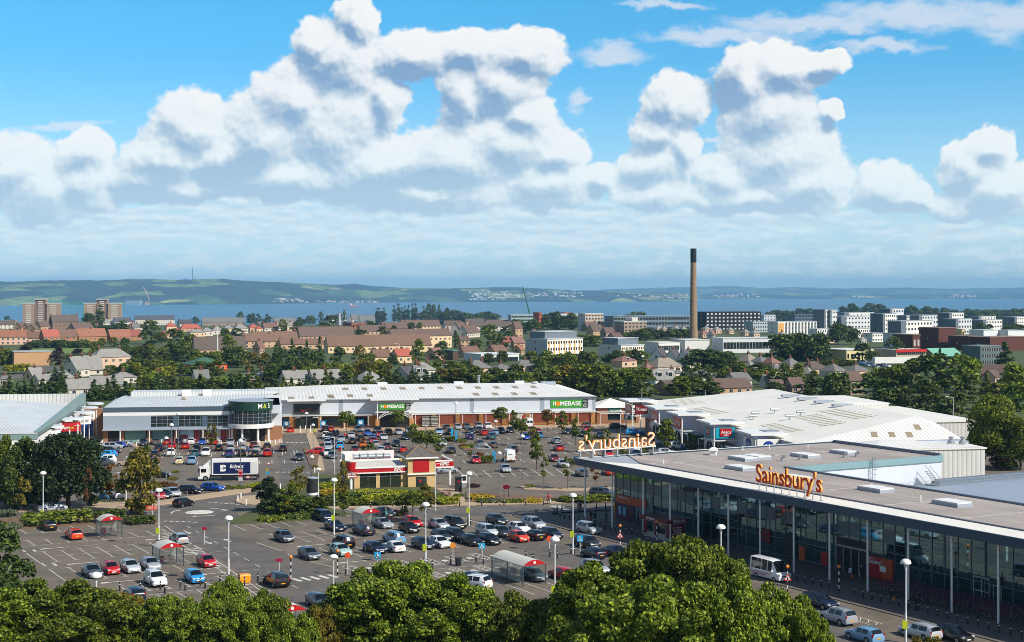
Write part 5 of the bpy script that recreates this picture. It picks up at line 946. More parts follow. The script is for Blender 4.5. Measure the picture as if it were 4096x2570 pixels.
for t, pts in (('Z1', [(60 + i * 17, 400 - i * 24) for i in range(8)] + [(798, 290), (1002, 290), (1035, 225), (1605, 215), (1930, 210)]), ('Z2', [(665, 215), (957, 235), (988, 240), (1380, 275), (1580, 240), (1920, 250)]),
               ('Z3', [(118, 480), (308, 480), (135, 590), (255, 595), (368, 585), (455, 570), (505, 555), (965, 245), (1092, 240), (1222, 235), (975, 325), (1213, 318), (452, 300), (548, 262)]), ('A0', [(2238, 1100), (2267, 1075), (2315, 1135)]), ('A1', [(552, 830), (228, 985)])):
    for x, y in pts: dup(bw_, G(t, x, y), label=BWL, group='white bollards')
# signs on posts
def post_sign(name, label, tile, x, ctop, cbot, base, build, pole=pole_w):
    p = G(tile, x, base); z = lambda yy: HC - (PX(tile, x, yy)[1] - HY) * p.y / F
    t = thing(name, label, 'sign', p, 0); b = MB(); b.tube((0, 0, 0), (0, 0, z(cbot) + .1), .05, n=8); b.obj('post', pole, t); build(t, z(ctop), z(cbot)); return t
def disc(col, txt=None):
    def f(t, a, c):
        r = (a - c) / 2; b = MB(); b.tube((0, -.06, c + r), (0, -.12, c + r), r, n=24); b.obj('sign_disc', col, t)
        if txt: letters(txt, r * 1.2, SO, t, (0, -.14, c + r), 0, bold=.02)
    return f
def board(col, w, txt=None, m=SW, th=.6):
    def f(t, a, c):
        b = MB(); b.b6(-w / 2, w / 2, -.12, -.05, c, a); b.obj('sign_board', col, t)
        if txt: letters(txt, (a - c) * th, m, t, (0, -.14, (a + c) / 2), 0)
    return f
dred = mat('sign_crimson', 'a01030', .5); odisc = mat('sign_disc_orange_red', 'e8552a', .5); odisc2 = mat('sign_disc_amber', 'e8922a', .5)
post_sign('direction_sign', 'small crimson board on a post by the painted walkway hatching', 'B0', 1926, 140, 165, 305, board(dred, .62)); post_sign('direction_sign', 'small crimson board on a post behind the dark off-road style car', 'B1', 217, 435, 463, 575, board(dred, .72))
forks = lambda t, a, c: (disc(odisc)(t, a, c), [part(t, 'fork_symbol', odisc2, (x, x + .05, -.15, -.125, c + .25, a - .2)) for x in (-.12, .07)])
def wheelchair(t, a, c):
    board(SCY, a - c)(t, a, c); h = a - c; b = MB()
    for i in range(10):
        u, v = rad(150 + i * 24), rad(174 + i * 24); b.tube((-.05 + h * .2 * math.cos(u), -.15, c + h * .33 + h * .2 * math.sin(u)), (-.05 + h * .2 * math.cos(v), -.15, c + h * .33 + h * .2 * math.sin(v)), .035, n=5)
    for p, q in (((-.06, .68), (-.04, .42)), ((-.04, .42), (.14, .42)), ((.14, .42), (.22, .2)), ((-.05, .58), (.1, .56))): b.tube((p[0], -.15, c + h * p[1]), (q[0], -.15, c + h * q[1]), .035, n=5)
    b.tube((-.06, -.13, c + h * .8), (-.06, -.17, c + h * .8), h * .08, n=10); b.obj('wheelchair_symbol', SW, t)
post_sign('food_sign', 'orange red disc sign with fork symbols on a grey post', 'B1', 863, 374, 430, 585, forks); post_sign('food_sign', 'amber disc sign by the white hatchback nose', 'B1', 1853, 283, 338, 490, disc(odisc2)); post_sign('food_sign', 'orange red disc sign beside the wheelchair sign near the road', 'B2', 352, 220, 276, 415, disc(odisc))
ds_ = post_sign('disabled_bay_sign', 'sky blue wheelchair sign with a smaller square below it', 'B1', 1145, 372, 433, 585, wheelchair); part(ds_, 'small_board', SCY, (-.25, .25, -.12, -.05, 1.9, 2.3))
post_sign('disabled_bay_sign', 'sky blue wheelchair sign behind the black bin', 'B1', 2128, 288, 348, 490, wheelchair); post_sign('disabled_bay_sign', 'sky blue wheelchair sign in front of the dark people carrier', 'B2', 640, 218, 276, 415, wheelchair)
def exitb(t, a, c):
    b = MB(); b.prism([(-.9, c), (.5, c), (.9, (a + c) / 2), (.5, a), (-.9, a)], 0, .06); b.v = [(x, -.05 - z, y) for x, y, z in b.v]; b.obj('arrow_board', odisc, t, fix=True)
    letters('EXIT', .5, SW, t, (-.3, -.14, (a + c) / 2), 0, width=.8); letters('>', .9, SW, t, (.5, -.14, (a + c) / 2), 0)
p_ = G('B0', 1437, 105); ex = thing('exit_sign', 'orange red EXIT arrow sign on a white post by the roundabout', 'sign', p_, 0); b = MB(); b.tube((0, 0, 0), (0, 0, 2.9), .06); b.obj('post', pole_w, ex); ex_t = bpy.data.objects.new('sign', None); exitb(ex, HC - (PX('A0', 0, 1138)[1] - HY) * p_.y / F, HC - (PX('A0', 0, 1180)[1] - HY) * p_.y / F); bpy.data.objects.remove(ex_t)
bel = proto('belisha_beacon', 'crossing beacon')
for i in range(7): b = MB(); b.tube((0, 0, i * .4), (0, 0, i * .4 + .4), .07, n=10); b.obj('post_band', BLACK if i % 2 == 0 else SW, bel)
b = MB(); b.lathe([(.02, 2.76), (.16, 2.82), (.22, 2.96), (.18, 3.1), (.02, 3.2)], n=14); b.obj('globe', mat('beacon_orange', 'f0892a', .35), bel, 60)
tri_r = mat('triangle_red', 'c01820', .5)
for t, x, y, tri, lb in (('B1', 327, 655, 0, 'striped beacon at the left end of the near zebra crossing'), ('B1', 768, 592, 0, 'striped beacon beside the pale green hatchback'), ('B2', 1017, 332, 1, 'striped beacon with a warning triangle by the silver people carrier'), ('B2', 1363, 292, 0, 'striped beacon in front of the dark red kiosk'), ('B3', 183, 752, 1, 'striped beacon with a warning triangle at the minibus nose'), ('B3', 668, 752, 0, 'striped beacon before the supermarket entrance')):
    o = dup(bel, G(t, x, y), label=lb)
    if tri:
        b = MB(); b.face([(-.5, -.12, 1.35), (.5, -.12, 1.35), (0, -.12, 2.2)]); b.obj('triangle', tri_r, o); b = MB(); b.face([(-.33, -.14, 1.44), (.33, -.14, 1.44), (0, -.14, 2.0)]); b.obj('triangle_face', SW, o)
        b = MB(); b.face([(-.07, -.16, 1.47), (.09, -.16, 1.47), (.03, -.16, 1.8), (-.04, -.16, 1.8)]); b.obj('walker_symbol', SBK, o)
def tri_post(t, x, ct, cb, base, lb):
    def f(o, a, c):
        b = MB(); b.face([(-.5, -.12, c), (.5, -.12, c), (0, -.12, a)]); b.obj('triangle', tri_r, o); h = a - c; b = MB(); b.face([(-.33, -.14, c + h * .12), (.33, -.14, c + h * .12), (0, -.14, a - h * .22)]); b.obj('triangle_face', SW, o)
    return post_sign('warning_sign', lb, t, x, ct, cb, base, f, pole_g)
tri_post('A0', 2336, 850, 880, 975, 'red triangle sign on a grey post in front of the lorry'); k_ = tri_post('Z2', 2140, 645, 710, 1140, 'red triangle sign above small notices on a black post at the lorry tail')
part(k_, 'notice', mat('notice_yellow', 'b5a41c', .5), (-.5, -.05, -.2, -.1, 2.0, 2.5)); part(k_, 'notice', SCY, (-.5, .1, -.2, -.1, 1.5, 1.95))
no_ = post_sign('notice_post', 'pink and grey notices on a post before the lorry', 'A0', 2265, 800, 825, 985, board(mat('notice_pink', 'd8566a', .5), .85, 'STOP', SW, .6), pole_g); part(no_, 'notice', SR, (-.25, .25, -.14, -.06, 2.7, 3.2)); part(no_, 'notice', SR, (-.35, .35, -.14, -.06, 2.3, 2.62)); part(no_, 'notice', mat('notice_grey', 'b8bcc0', .5), (-.36, .36, -.14, -.06, 1.5, 2.2))
def blue_frame(t, x, top, base, lb):
    p = G(t, x, base); h = HC - (PX(t, x, top)[1] - HY) * p.y / F; o = thing('trolley_bay_sign', lb, 'sign', p, r9); bl = mat('frame_blue', '1c7fb4', .5)
    for s in (-.75, .65): part(o, 'post', bl, (s, s + .1, -.05, .05, 0, h))
    part(o, 'board', bl, (-.65, .65, -.06, .04, h - 1.4, h)); b = MB(); b.tube((0, -.07, h - .7), (0, -.1, h - .7), .45, n=18); b.obj('disc', SW, o); letters('P', .6, SCY, o, (0, -.13, h - .7), 0)
for t, x, a, c, lb in (('A1', 285, 340, 420, 'blue framed disc sign left of the dark portal'), ('A1', 632, 338, 425, 'blue framed disc sign right of the dark portal'), ('A1', 985, 328, 420, 'blue framed disc sign left of the green-signed entrance'), ('A1', 1562, 318, 390, 'blue framed disc sign right of the green-signed entrance')): blue_frame(t, x, a, c, lb)
def totem(t, x, top, base, lb):
    p = G(t, x, base); h = HC - (PX(t, x, top)[1] - HY) * p.y / F; o = thing('totem_sign', lb, 'sign', p, r9); part(o, 'board', mat('totem_blue', '1797c9', .5), (-.3, .3, -.07, .07, .2, h)); part(o, 'foot', metal, (-.2, .2, -.1, .1, 0, .2))
totem('A1', 1845, 410, 485, 'slim blue totem by the flowerless left planter'); totem('A1', 2240, 628, 740, 'tall slim blue totem beside the arched trolley shelter'); totem('A1', 1884, 432, 540, 'blue sleeve board round a grey lamp foot')
o = thing('oval_sign', 'dark red oval sign on two legs among the yellow shrubs', 'sign', G('A1', 2357, 1068), 0); b = MB(); b.lathe([(.62, 0), (.62, .1)], (0, 0, 0), 24, 0, 1, .6); b.v = [(x, -z, 1.9 + y) for x, y, z in b.v]; b.obj('oval_board', SDR, o, fix=True)
for s in (-.4, .4): b = MB(); b.tube((s, .05, 0), (s, .05, 1.8), .05); b.obj('leg', BLACK, o)
o = thing('pay_kiosk', 'black pay machine with a red mark near the pickup lane', 'kiosk', G('A1', 1905, 1008), kz); part(o, 'cabinet', BLACK, (-.5, .5, -.4, .4, 0, 2.4)); part(o, 'hood', BLACK, (-.6, .6, -.6, .45, 2.4, 2.6)); part(o, 'red_mark', SR, (-.2, .2, -.45, -.41, 1.7, 2.0))
o = thing('menu_board', 'small grey menu board on a stand near the pickup lane', 'sign', G('A1', 1960, 965), kz); part(o, 'board', SW, (-.5, .5, -.1, .1, .8, 2.2)); part(o, 'stand', metal, (-.4, .4, -.08, .08, 0, .8)); part(o, 'picture', BLACK, (-.35, .35, -.13, -.11, 1.2, 2.0))
o = thing('picnic_bench', 'red brown picnic bench beside the restaurant path', 'bench', G('A1', 1790, 1050), kz); wb = mat('bench_red_brown', '6e2a22', .6); part(o, 'tabletop', wb, (-.9, .9, -.35, .35, .7, .76)); part(o, 'seat', wb, (-.9, .9, -.85, -.6, .42, .47)); part(o, 'seat', wb, (-.9, .9, .6, .85, .42, .47))
for s in (-.6, .6): part(o, 'leg', wb, (s - .05, s + .05, -.8, .8, .35, .42), (s - .05, s + .05, -.4, -.3, 0, .7), (s - .05, s + .05, .3, .4, 0, .7))
# bucket-shaped pole sign
cp = G('A1', 893, 990); hz = lambda y: HC - (PX('A1', 893, y)[1] - HY) * cp.y / F
o = thing('bucket_sign', 'giant red and white bucket sign over a DRIVE THRU board on a pole', 'sign', cp, kz); b = MB(); b.tube((0, 0, 0), (0, 0, hz(815)), .28, n=14); b.obj('pole', WHITE, o, 40)
r_ = 50 / 2.3535 * cp.y / F; b = MB(); b.lathe([(r_ * .82, hz(812)), (r_, hz(722)), (r_ * .9, hz(722))], n=28); b.obj('bucket', SR, o, 50); b = MB(); b.lathe([(r_ * 1.02, hz(724)), (r_ * 1.06, hz(712)), (r_ * .95, hz(711))], n=28); b.obj('bucket_rim', WHITE, o, 50)
part(o, 'board', SR, (-r_ * .95, r_ * 1.05, -.45, -.3, hz(876), hz(828))); part(o, 'board_trim', WHITE, (-r_ * .98, r_ * 1.08, -.44, -.32, hz(878), hz(826))); letters('DRIVE THRU', .55, SW, o, (0, -.5, hz(842)), 0, bold=.01, width=r_ * 1.6); b = MB(); z = hz(862); b.face([(-.8, -.5, z), (-.4, -.5, z + .25), (-.4, -.5, z + .1), (.9, -.5, z + .1), (.9, -.5, z - .1), (-.4, -.5, z - .1), (-.4, -.5, z - .25)]); b.obj('arrow', SW, o)
o = thing('advert_drum', 'dark grey advertising drum on a short white foot among the shrubs', 'sign', G('A1', 527, 1085), 0); b = MB(); q = HC - (PX('A1', 527, 870)[1] - HY) * o.location.y / F; b.lathe([(.6, 0), (.4, .5), (.95, .9), (.95, 1.3)], n=20); b.obj('foot', WHITE, o, 40); b = MB(); b.lathe([(.95, 1.3), (.95, q - .2)], n=24); b.obj('drum', mat('drum_charcoal', '2b2d30', .4), o, 40); b = MB(); b.lathe([(1.0, q - .2), (1.0, q), (.3, q + .1)], n=24); b.obj('cap', clad2, o, 40)
# bins
o = thing('grit_bin', 'bright yellow grit bin between black bollards', 'bin', G('B0', 2310, 668), ra); gy = mat('grit_yellow', 'e8960c', .45); b = MB(); b.box((0, .4, .45), (1.25, .8, .8), 0, 0, 1.08); b.obj('body', gy, o); b = MB(); b.box((0, .4, .95), (1.4, .95, .2), 0, 0, .85); b.obj('lid', gy, o); 
o = thing('wheelie_bin', 'black lidded bin by the disabled bays path', 'bin', G('B1', 1915, 508), ra); b = MB(); b.box((0, .3, .5), (.5, .55, 1.0), 0, 0, 1.2); b.obj('body', BLACK, o); b = MB(); b.box((0, .3, 1.05), (.68, .7, .1)); b.obj('lid', mat('bin_lid', '3a3c40', .5), o)
# trolley shelters and trolleys
shr = mat('shelter_roof', 'cfcdbf', .35, noise=.1, scale=.6); shc = mat('shelter_panel', 'c4dcd4', .1, spec=.6)
nt_ = shc.node_tree; tb = nt_.nodes.new('ShaderNodeBsdfTransparent'); mx_ = nt_.nodes.new('ShaderNodeMixShader'); mx_.inputs[0].default_value = .2
nt_.links.new(tb.outputs[0], mx_.inputs[1]); nt_.links.new(nt_.nodes['Principled BSDF'].outputs[0], mx_.inputs[2]); nt_.links.new(mx_.outputs[0], nt_.nodes['Material Output'].inputs['Surface'])
trm = mat('trolley_wire', '9aa4a6', .3, .8); trp = mat('trolley_purple', '6a2c4a', .4)
tro = proto('shopping_trolley', 'trolley'); b = MB()
for z, w, y0, y1 in ((.98, .27, -.35, .42), (.75, .25, -.33, .38), (.52, .23, -.3, .33)):
    for p, q in (((-w, y0), (w, y0)), ((w, y0), (w, y1)), ((w, y1), (-w, y1)), ((-w, y1), (-w, y0))): b.tube((*p, z), (*q, z), .018, n=4)
for x in (-.26, -.13, 0, .13, .26):
    b.tube((x, -.35, .98), (x * .85, -.3, .52), .012, n=4); b.tube((x, .42, .98), (x * .85, .33, .52), .012, n=4); b.tube((x * .85, -.3, .52), (x * .85, .33, .52), .012, n=4)
b.obj('basket', trp, tro); b = MB()
for x in (-.25, .25): b.tube((x, -.35, .12), (x, .42, .12), .022, n=5); b.tube((x, .42, .12), (x, .46, 1.0), .022, n=5); b.tube((x, -.3, .12), (x, -.3, .5), .018, n=5)
b.obj('frame', trm, tro); b = MB(); b.tube((-.3, .48, 1.02), (.3, .48, 1.02), .03, n=6); b.obj('handle', trp, tro)
for x in (-.25, .25):
    for y in (-.32, .4): b = MB(); b.tube((x - .02, y, .06), (x + .02, y, .06), .06, n=8); b.obj('castor', BLACK, tro)
def shelter(label, p, L, W=3.1, az=150.2, h=2.45, ntro=3):
    t = thing('trolley_shelter', label, 'trolley shelter', p, faceaz(az)); fr = mat('shelter_frame', '3d4248', .45)
    b = MB(); n = 10; f = lambda i: (-W / 2 + W * i / n, h + .62 * (1 - (2 * i / n - 1) ** 2))
    for i in range(n):
        (xa, za), (xb, zb) = f(i), f(i + 1); b.face([(xa, -L / 2, za), (xb, -L / 2, zb), (xb, L / 2, zb), (xa, L / 2, za)]); b.face([(xa, -L / 2, za - .06), (xa, L / 2, za - .06), (xb, L / 2, zb - .06), (xb, -L / 2, zb - .06)])
    b.obj('roof', shr, t, 60)
    for s, nm in ((-1, 'gable_board'), (1, 'gable_board')):
        b = MB(); b.face([(*[f(i)[0]], s * (L / 2 + .03), f(i)[1]) for i in range(n + 1)]); o = b.obj(nm, SR, t)
        b = MB(); b.tube((0, s * (L / 2 + .04), h + .3), (0, s * (L / 2 + .07), h + .3), .17, n=14); b.obj('disc', SW, o)
    k = max(2, int(L / 2.6) + 1)
    for i in range(k):
        y = -L / 2 + L * i / (k - 1)
        for s in (-1, 1): b = MB(); b.b6(s * W / 2 - .05, s * W / 2 + .05, y - .05, y + .05, 0, h); b.obj('post', fr, t)
        
    for s in (-1, 1):
        part(t, 'side_panel', shc, (s * W / 2 - .01, s * W / 2 + .01, -L / 2, L / 2, .45, h - .15)); part(t, 'rail', metal, (s * W / 2 - s * .12 - .03, s * W / 2 - s * .12 + .03, -L / 2, L / 2, .42, .5), (s * W / 2 - .04, s * W / 2 + .04, -L / 2, L / 2, h - .08, h))
    part(t, 'back_panel', shc, (-W / 2, W / 2, L / 2 - .02, L / 2, .45, h - .15)); 
    mt = t.matrix_basis
    for i in range(ntro):
        q = Matrix.Translation(p) @ Matrix.Rotation(faceaz(az), 4, 'Z') @ Vector((.7 if i % 2 else -.6, L / 2 - .8 - .35 * (i // 2), 0)); dup(tro, q, faceaz(az), label='wire trolley parked in a red-ended trolley shelter', group='trolleys in the shelters')
def shp(t, x0, x1, y, dy=0): p = G(t, (x0 + x1) / 2, y); return Vector((p.x, p.y, .01))
shelter('red-ended trolley shelter standing by the clipped hedge, an orange red hatchback to its left', shp('B0', 912, 1140, 228), 2.6, 3.0); shelter('red-ended trolley shelter behind the small pale silver hatchbacks', shp('B0', 1450, 1715, 500), 3.0, 3.1); shelter('red-ended trolley shelter between the navy estate car and the restaurant bed', shp('B1', 920, 1165, 150), 3.0, 3.1); shelter('double-length red-ended trolley shelter beside the red hatchback', G('B2', 60, 640), 7.6, 3.1, ntro=10); shelter('red-ended trolley shelter half hidden by the front trees', G('B1', 290, 1130), 3, 3.0, ntro=0)
dp = G('A1', 2150, 690); o = thing('arched_shelter', 'clear arched trolley shelter in the planted island', 'trolley shelter', dp, r9); b = MB(); n = 16
f = lambda i: (-1.9 * math.cos(math.pi * i / n), 2.7 * math.sin(math.pi * i / n) ** .7)
for i in range(n): (xa, za), (xb, zb) = f(i), f(i + 1); b.face([(xa, 0, za), (xb, 0, zb), (xb, 4.5, zb), (xa, 4.5, za)])
b.obj('glazing', shc, o); b = MB()
for y in (0, 2.2, 4.5):
    for i in range(n): b.tube((f(i)[0], y, f(i)[1]), (f(i + 1)[0], y, f(i + 1)[1]), .09, n=6)
b.tube((-1.9 * .8, 0, 2.0), (1.9 * .8, 0, 2.0), .05, n=5); b.obj('frame', metal, o)
# long nests of trolleys before the glass front
n_ = 0
c0, c1 = G('B3', 1000, 740), G('B3', 1840, 845)
for i in range(13):
    for j in range(6):
        a, bb = FS.inv(G('B3', 985, 745)); q = FS(a + .3 + j * .85, bb + .8 + i * 1.5 - (0), .1)
        if n_ >= 78: break
        for k in (0,): dup(tro, q, ra + rad(90), label='purple-handled trolley in the long nested rows before the glass front', group='nested trolleys by the shop front'); n_ += 1
for i in range(8): dup(tro, G('A1', 1000 + i * 13, 415), r9, label='grey trolley in the row left of the green-signed entrance', group='trolleys by the long white store')
# railings
def railing(label, pts, h=1.0, m=metal, step=1.6, bars=True):
    t = thing('guard_rail', label, 'railing', pts[0], 0); o0 = Vector(pts[0]); b = MB()
    for p, q in zip(pts, pts[1:]):
        p, q = Vector(p) - o0, Vector(q) - o0; L = (q - p).length; n = max(1, int(L / step))
        for z in (h, .15): b.tube(p + Vector((0, 0, z)), q + Vector((0, 0, z)), .03, n=4)
        for i in range(n + 1): v = p.lerp(q, i / n); b.tube(v, v + Vector((0, 0, h)), .035, n=5)
        if bars:
            for i in range(n * 8): v = p.lerp(q, i / (n * 8)); b.tube(v + Vector((0, 0, .15)), v + Vector((0, 0, h)), .012, n=3)
    b.obj('rail', m, t)
railing('grey bar railing along the road under the big dark tree', [G('A0', 548, 1165), G('A0', 805, 1148), G('A0', 1130, 1140)]); railing('grey railing beside the silver saloon by the roundabout', [G('A0', 1480, 1125), G('A0', 1620, 1090), G('A0', 1765, 1060)], bars=False)
railing('black railing at the left planter', [G('A1', 1770, 520), G('A1', 1790, 540), G('A1', 1880, 545)], m=BLACK, bars=False)
cn = thing('traffic_cone', 'orange cone at the edge of the avenue path', 'traffic cone', G('Z3', 1475, 612), 0); b = MB(); b.lathe([(.16, 0), (.02, .9)], n=12); b.obj('cone', mat('cone_orange', 'e0561c', .5), cn); part(cn, 'base', BLACK, (-.2, .2, -.2, .2, 0, .05))
fl = thing('flag', 'small red flag on the lamp post left of the bucket sign', 'flag', G('A1', 806, 985), 0); b = MB(); b.tube((0, 0, 0), (0, 0, 7.6), .05); b.obj('pole', pole_w, fl); b = MB(); b.add([(.05, 0, 7.6), (-.35, .05, 7.4), (-.6, 0, 6.9), (.05, 0, 6.6)], [(0, 1, 2, 3)]); b.obj('cloth', SR, fl)
# ---------------------------------------------------------------- people
skin = mat('skin', 'c08a6c', .6); hair_b = mat('hair_dark', '1c1512', .7); hair_w = mat('hair_grey', 'a8a29a', .7)
def person_mesh(walk):
    me = bpy.data.meshes.new('body'); s = .3 if walk else .07; a = .22 if walk else .05
    V = [((0, 0, .95), .15), ((0, 0, 1.18), .135), ((0, 0, 1.38), .165), ((0, 0, 1.5), .07), ((0, -.02, 1.58), .085), ((0, -.02, 1.70), .10), ((0, -.01, 1.77), .06),
         ((-.2, 0, 1.42), .075), ((-.26, a * .5, 1.15), .055), ((-.27, -a * .2, .92), .045), ((-.27, -a * .5, .82), .05), ((.2, 0, 1.42), .075), ((.26, -a * .5, 1.15), .055), ((.27, -a * 1.3, .94), .045), ((.27, -a * 1.6, .85), .05),
         ((-.1, 0, .88), .115), ((-.11, -s * .5, .48), .08), ((-.11, -s * .6, .09), .055), ((-.11, -s * .6 - .16, .04), .05), ((.1, 0, .88), .115), ((.11, s * .35, .48), .08), ((.11, s * 1.0, .12), .055), ((.11, s * 1.0 - .14, .05), .05)]
    E = [(0, 1), (1, 2), (2, 3), (3, 4), (4, 5), (5, 6), (2, 7), (7, 8), (8, 9), (9, 10), (2, 11), (11, 12), (12, 13), (13, 14), (0, 15), (15, 16), (16, 17), (17, 18), (0, 19), (19, 20), (20, 21), (21, 22)]
    me.from_pydata([v for v, r in V], E, []); o = bpy.data.objects.new('body', me); COL.objects.link(o)
    sk = o.modifiers.new('skin', 'SKIN'); sv = me.skin_vertices[0].data
    for i, (v, r) in enumerate(V): sv[i].radius = (r, r * .8); sv[i].use_root = i == 0
    o.modifiers.new('sub', 'SUBSURF').levels = 1
    dg = bpy.context.evaluated_depsgraph_get(); m2 = bpy.data.meshes.new_from_object(o.evaluated_get(dg)); bpy.data.objects.remove(o)
    top = mat('top_placeholder', '444444', .8); leg = mat('trousers_placeholder', '222222', .8)
    for m in (top, leg, skin, BLACK): m2.materials.append(m)
    for p in m2.polygons:
        c = p.center; p.use_smooth = True
        p.material_index = 2 if c.z > 1.5 or (abs(c.x) > .22 and c.z < .93) else 0 if c.z > .93 or (abs(c.x) > .2 and c.z > .9) else 3 if c.z < .09 else 1
    return m2
PM = [person_mesh(False), person_mesh(True)]
hm = MB(); hm.lathe([(.06, 1.60), (.115, 1.66), (.118, 1.74), (.07, 1.82), (.01, 1.835)], (0, .012, 0), 10); HAIR = hm.mesh('hair', 60)
CLO = {}
def cloth(h): return mat('cloth_' + h, h, .85)
def person(t, x, y, top, leg, label, az=170, walk=1, hair=hair_b, bag=None, sc=1.0):
    p = G(t, x, y); o = thing('person', label, 'person', p, faceaz(az)); o.scale = (sc,) * 3
    b = link('body', PM[walk], None, o)
    for s in b.material_slots:
        n = s.material.name
        if n == 'top_placeholder': s.link = 'OBJECT'; s.material = cloth(top)
        elif n == 'trousers_placeholder': s.link = 'OBJECT'; s.material = cloth(leg)
    h = link('hair', HAIR, None, o); HAIR.materials.append(hair_b) if not HAIR.materials else None; h.material_slots[0].link = 'OBJECT'; h.material_slots[0].material = hair
    if bag:
        q = MB(); q.box((.33, -.1, .62), (.16, .34, .42), 0, 0, .8); q.obj('carried_bag', cloth(bag), o)
    return o
person('B1', 1020, 390, '1f3f9c', '20222a', 'person in a blue jumper standing beside the navy hatchback door', 60, 0, hair_w, '27584a'); person('B1', 1222, 70, '1fa08c', 'd8d8d8', 'person in a turquoise top pushing a trolley by the restaurant bed', 80, 1, mat('hair_fair', 'b8935a', .7)); dup(tro, G('B1', 1280, 105), rad(60), label='wire trolley pushed by the person in turquoise', group=None)
person('A2', 345, 1122, 'e0544c', '20242c', 'person in a coral top carrying pale bags by the yellow shrub', 200, 1, hair_b, 'e0e0dc'); person('A2', 642, 1207, '2a2a2e', '3a3436', 'person in a dark coat carrying a brown bag near the crossing', 190, 1, hair_b, '7a4a2a'); person('B2', 745, 92, '1a1a1e', 'a02838', 'person in black jacket and red trousers behind the bollards', 0, 1); person('B2', 782, 97, '22222a', '15151a', 'person in dark clothes walking beside red trousers', 0, 1); person('B2', 888, 95, '1c1c20', '4a4238', 'stocky person in black jacket and brown trousers by the bollards', 60, 0)
person('A2', 570, 510, '6f7780', '17171c', 'person in grey walking among the open bays near slim trees', 200); person('A1', 552, 478, 'b8d020', '15171c', 'person in a lime safety vest on the avenue path', 0, 0); person('A1', 192, 420, '7a1420', '1a1a20', 'person in dark red by the store window left of the dark portal', 170, 0); person('A1', 204, 422, '1a1a20', '1a1a20', 'person in black by the store window left of the dark portal', 170, 0, hair_b); person('A0', 897, 612, '121214', '121214', 'person all in black near the white bollards', 170, 1); person('A1', 838, 518, 'c02a30', '1a1a20', 'person in a red top between parked silver cars', 170, 0, hair_w)
person('A1', 1160, 582, '6a2620', '2a1a18', 'person in brown red beside the silver hatchback behind the restaurant', 170, 0); person('A0', 2336, 655, '1f4a9c', '15181f', 'person in a blue coat between the parked black hatchbacks', 340, 0, hair_w); person('A0', 1816, 668, 'c9b8a8', '5a84b0', 'person in a pale top leaning by the teal hatchback', 170, 0, mat('hair_fair', 'b8935a', .7)); person('A1', 1598, 432, 'd8dcdc', '2a2c34', 'person in a white shirt before the brick bays of the long store', 10, 1)
person('B2', 1430, 358, '3f6fb0', '9a8f78', 'person in a blue shirt with a red-handled trolley on the zebra crossing', 250, 1, hair_w); dup(tro, G('B2', 1385, 345), rad(-60), label='red-laden trolley on the zebra crossing before the front trees'); person('B3', 775, 642, 'c8c8cc', '3a4a6a', 'person in a pale top with orange bag at the shop entrance', 230, 1, hair_b, 'd86a1c'); person('B3', 880, 640, '2a2c30', '2a2c34', 'person in dark clothes with a white bag at the shop entrance', 60, 1, hair_w, 'd8d8d8'); person('B3', 1165, 862, '14141a', '2a3a5a', 'person in black with an orange bag walking past the nested trolleys', 230, 1, hair_b, 'e07a20'); person('B3', 1405, 930, '17181c', '17181c', 'person in black walking along the bollards by the trolleys', 40, 1)
person('A1', 2340, 738, '5a5a3a', '8aa0b4', 'person with bare head beside the white panel van', 120, 1, hair_w); person('A2', 563, 772, '121216', '121216', 'person in black standing by the pale silver saloon nose', 170, 0, hair_w); person('Z3', 1592, 482, '3a3f48', '2a2c34', 'person in grey beside the white off-road style car', 200, 0, hair_w); person('Z3', 300, 880, '1c2a4a', '1a1c24', 'person in navy at the red car boot near the avenue', 340, 0); person('Z3', 1825, 440, '15171c', '15171c', 'person in black among cars left of the silver hatchback', 180, 0, hair_w); person('B2', 1190, 108, '17181c', '1c1c22', 'person in black at the cash machines', 60, 0); person('B2', 1735, 330, 'c03a34', '2a2c34', 'person in a red top behind the front tree crown', 250, 1)
# ---------------------------------------------------------------- vegetation
import numpy as np
def leafmat(name, c1, c2, tr=.22, isl=.35, ob=.18): return mat(name, c1, .55, isl=isl, obj=ob, trans=tr, hue2=c2, spec=.3)
LF_ = {'b': leafmat('leaves_bright', (.088, .148, .010), (.27, .33, .020)), 'd': leafmat('leaves_dark', (.046, .080, .014), (.135, .175, .022), .2), 'm': leafmat('leaves_mid', (.078, .118, .010), (.22, .25, .018)), 'y': leafmat('leaves_yellowish', (.115, .115, .012), (.28, .21, .02)),
       'o': leafmat('leaves_orange', (.15, .085, .015), (.26, .12, .02)), 'p': leafmat('leaves_purple', (.028, .012, .014), (.06, .02, .022), .1), 'c': leafmat('needles', (.042, .078, .016), (.11, .16, .026), .12), 'l': leafmat('leaves_lime', (.21, .25, .012), (.46, .43, .02)), 'g': leafmat('leaves_golden', (.28, .22, .012), (.50, .36, .02)), 'k': leafmat('leaves_deep', (.016, .032, .009), (.045, .07, .012), .12), 's': leafmat('leaves_silver', (.09, .11, .06), (.22, .25, .15)), 'r': leafmat('leaves_rust', (.12, .055, .018), (.2, .08, .02))}
bark = mat('bark', (.09, .065, .045), .9, noise=.3, scale=4)
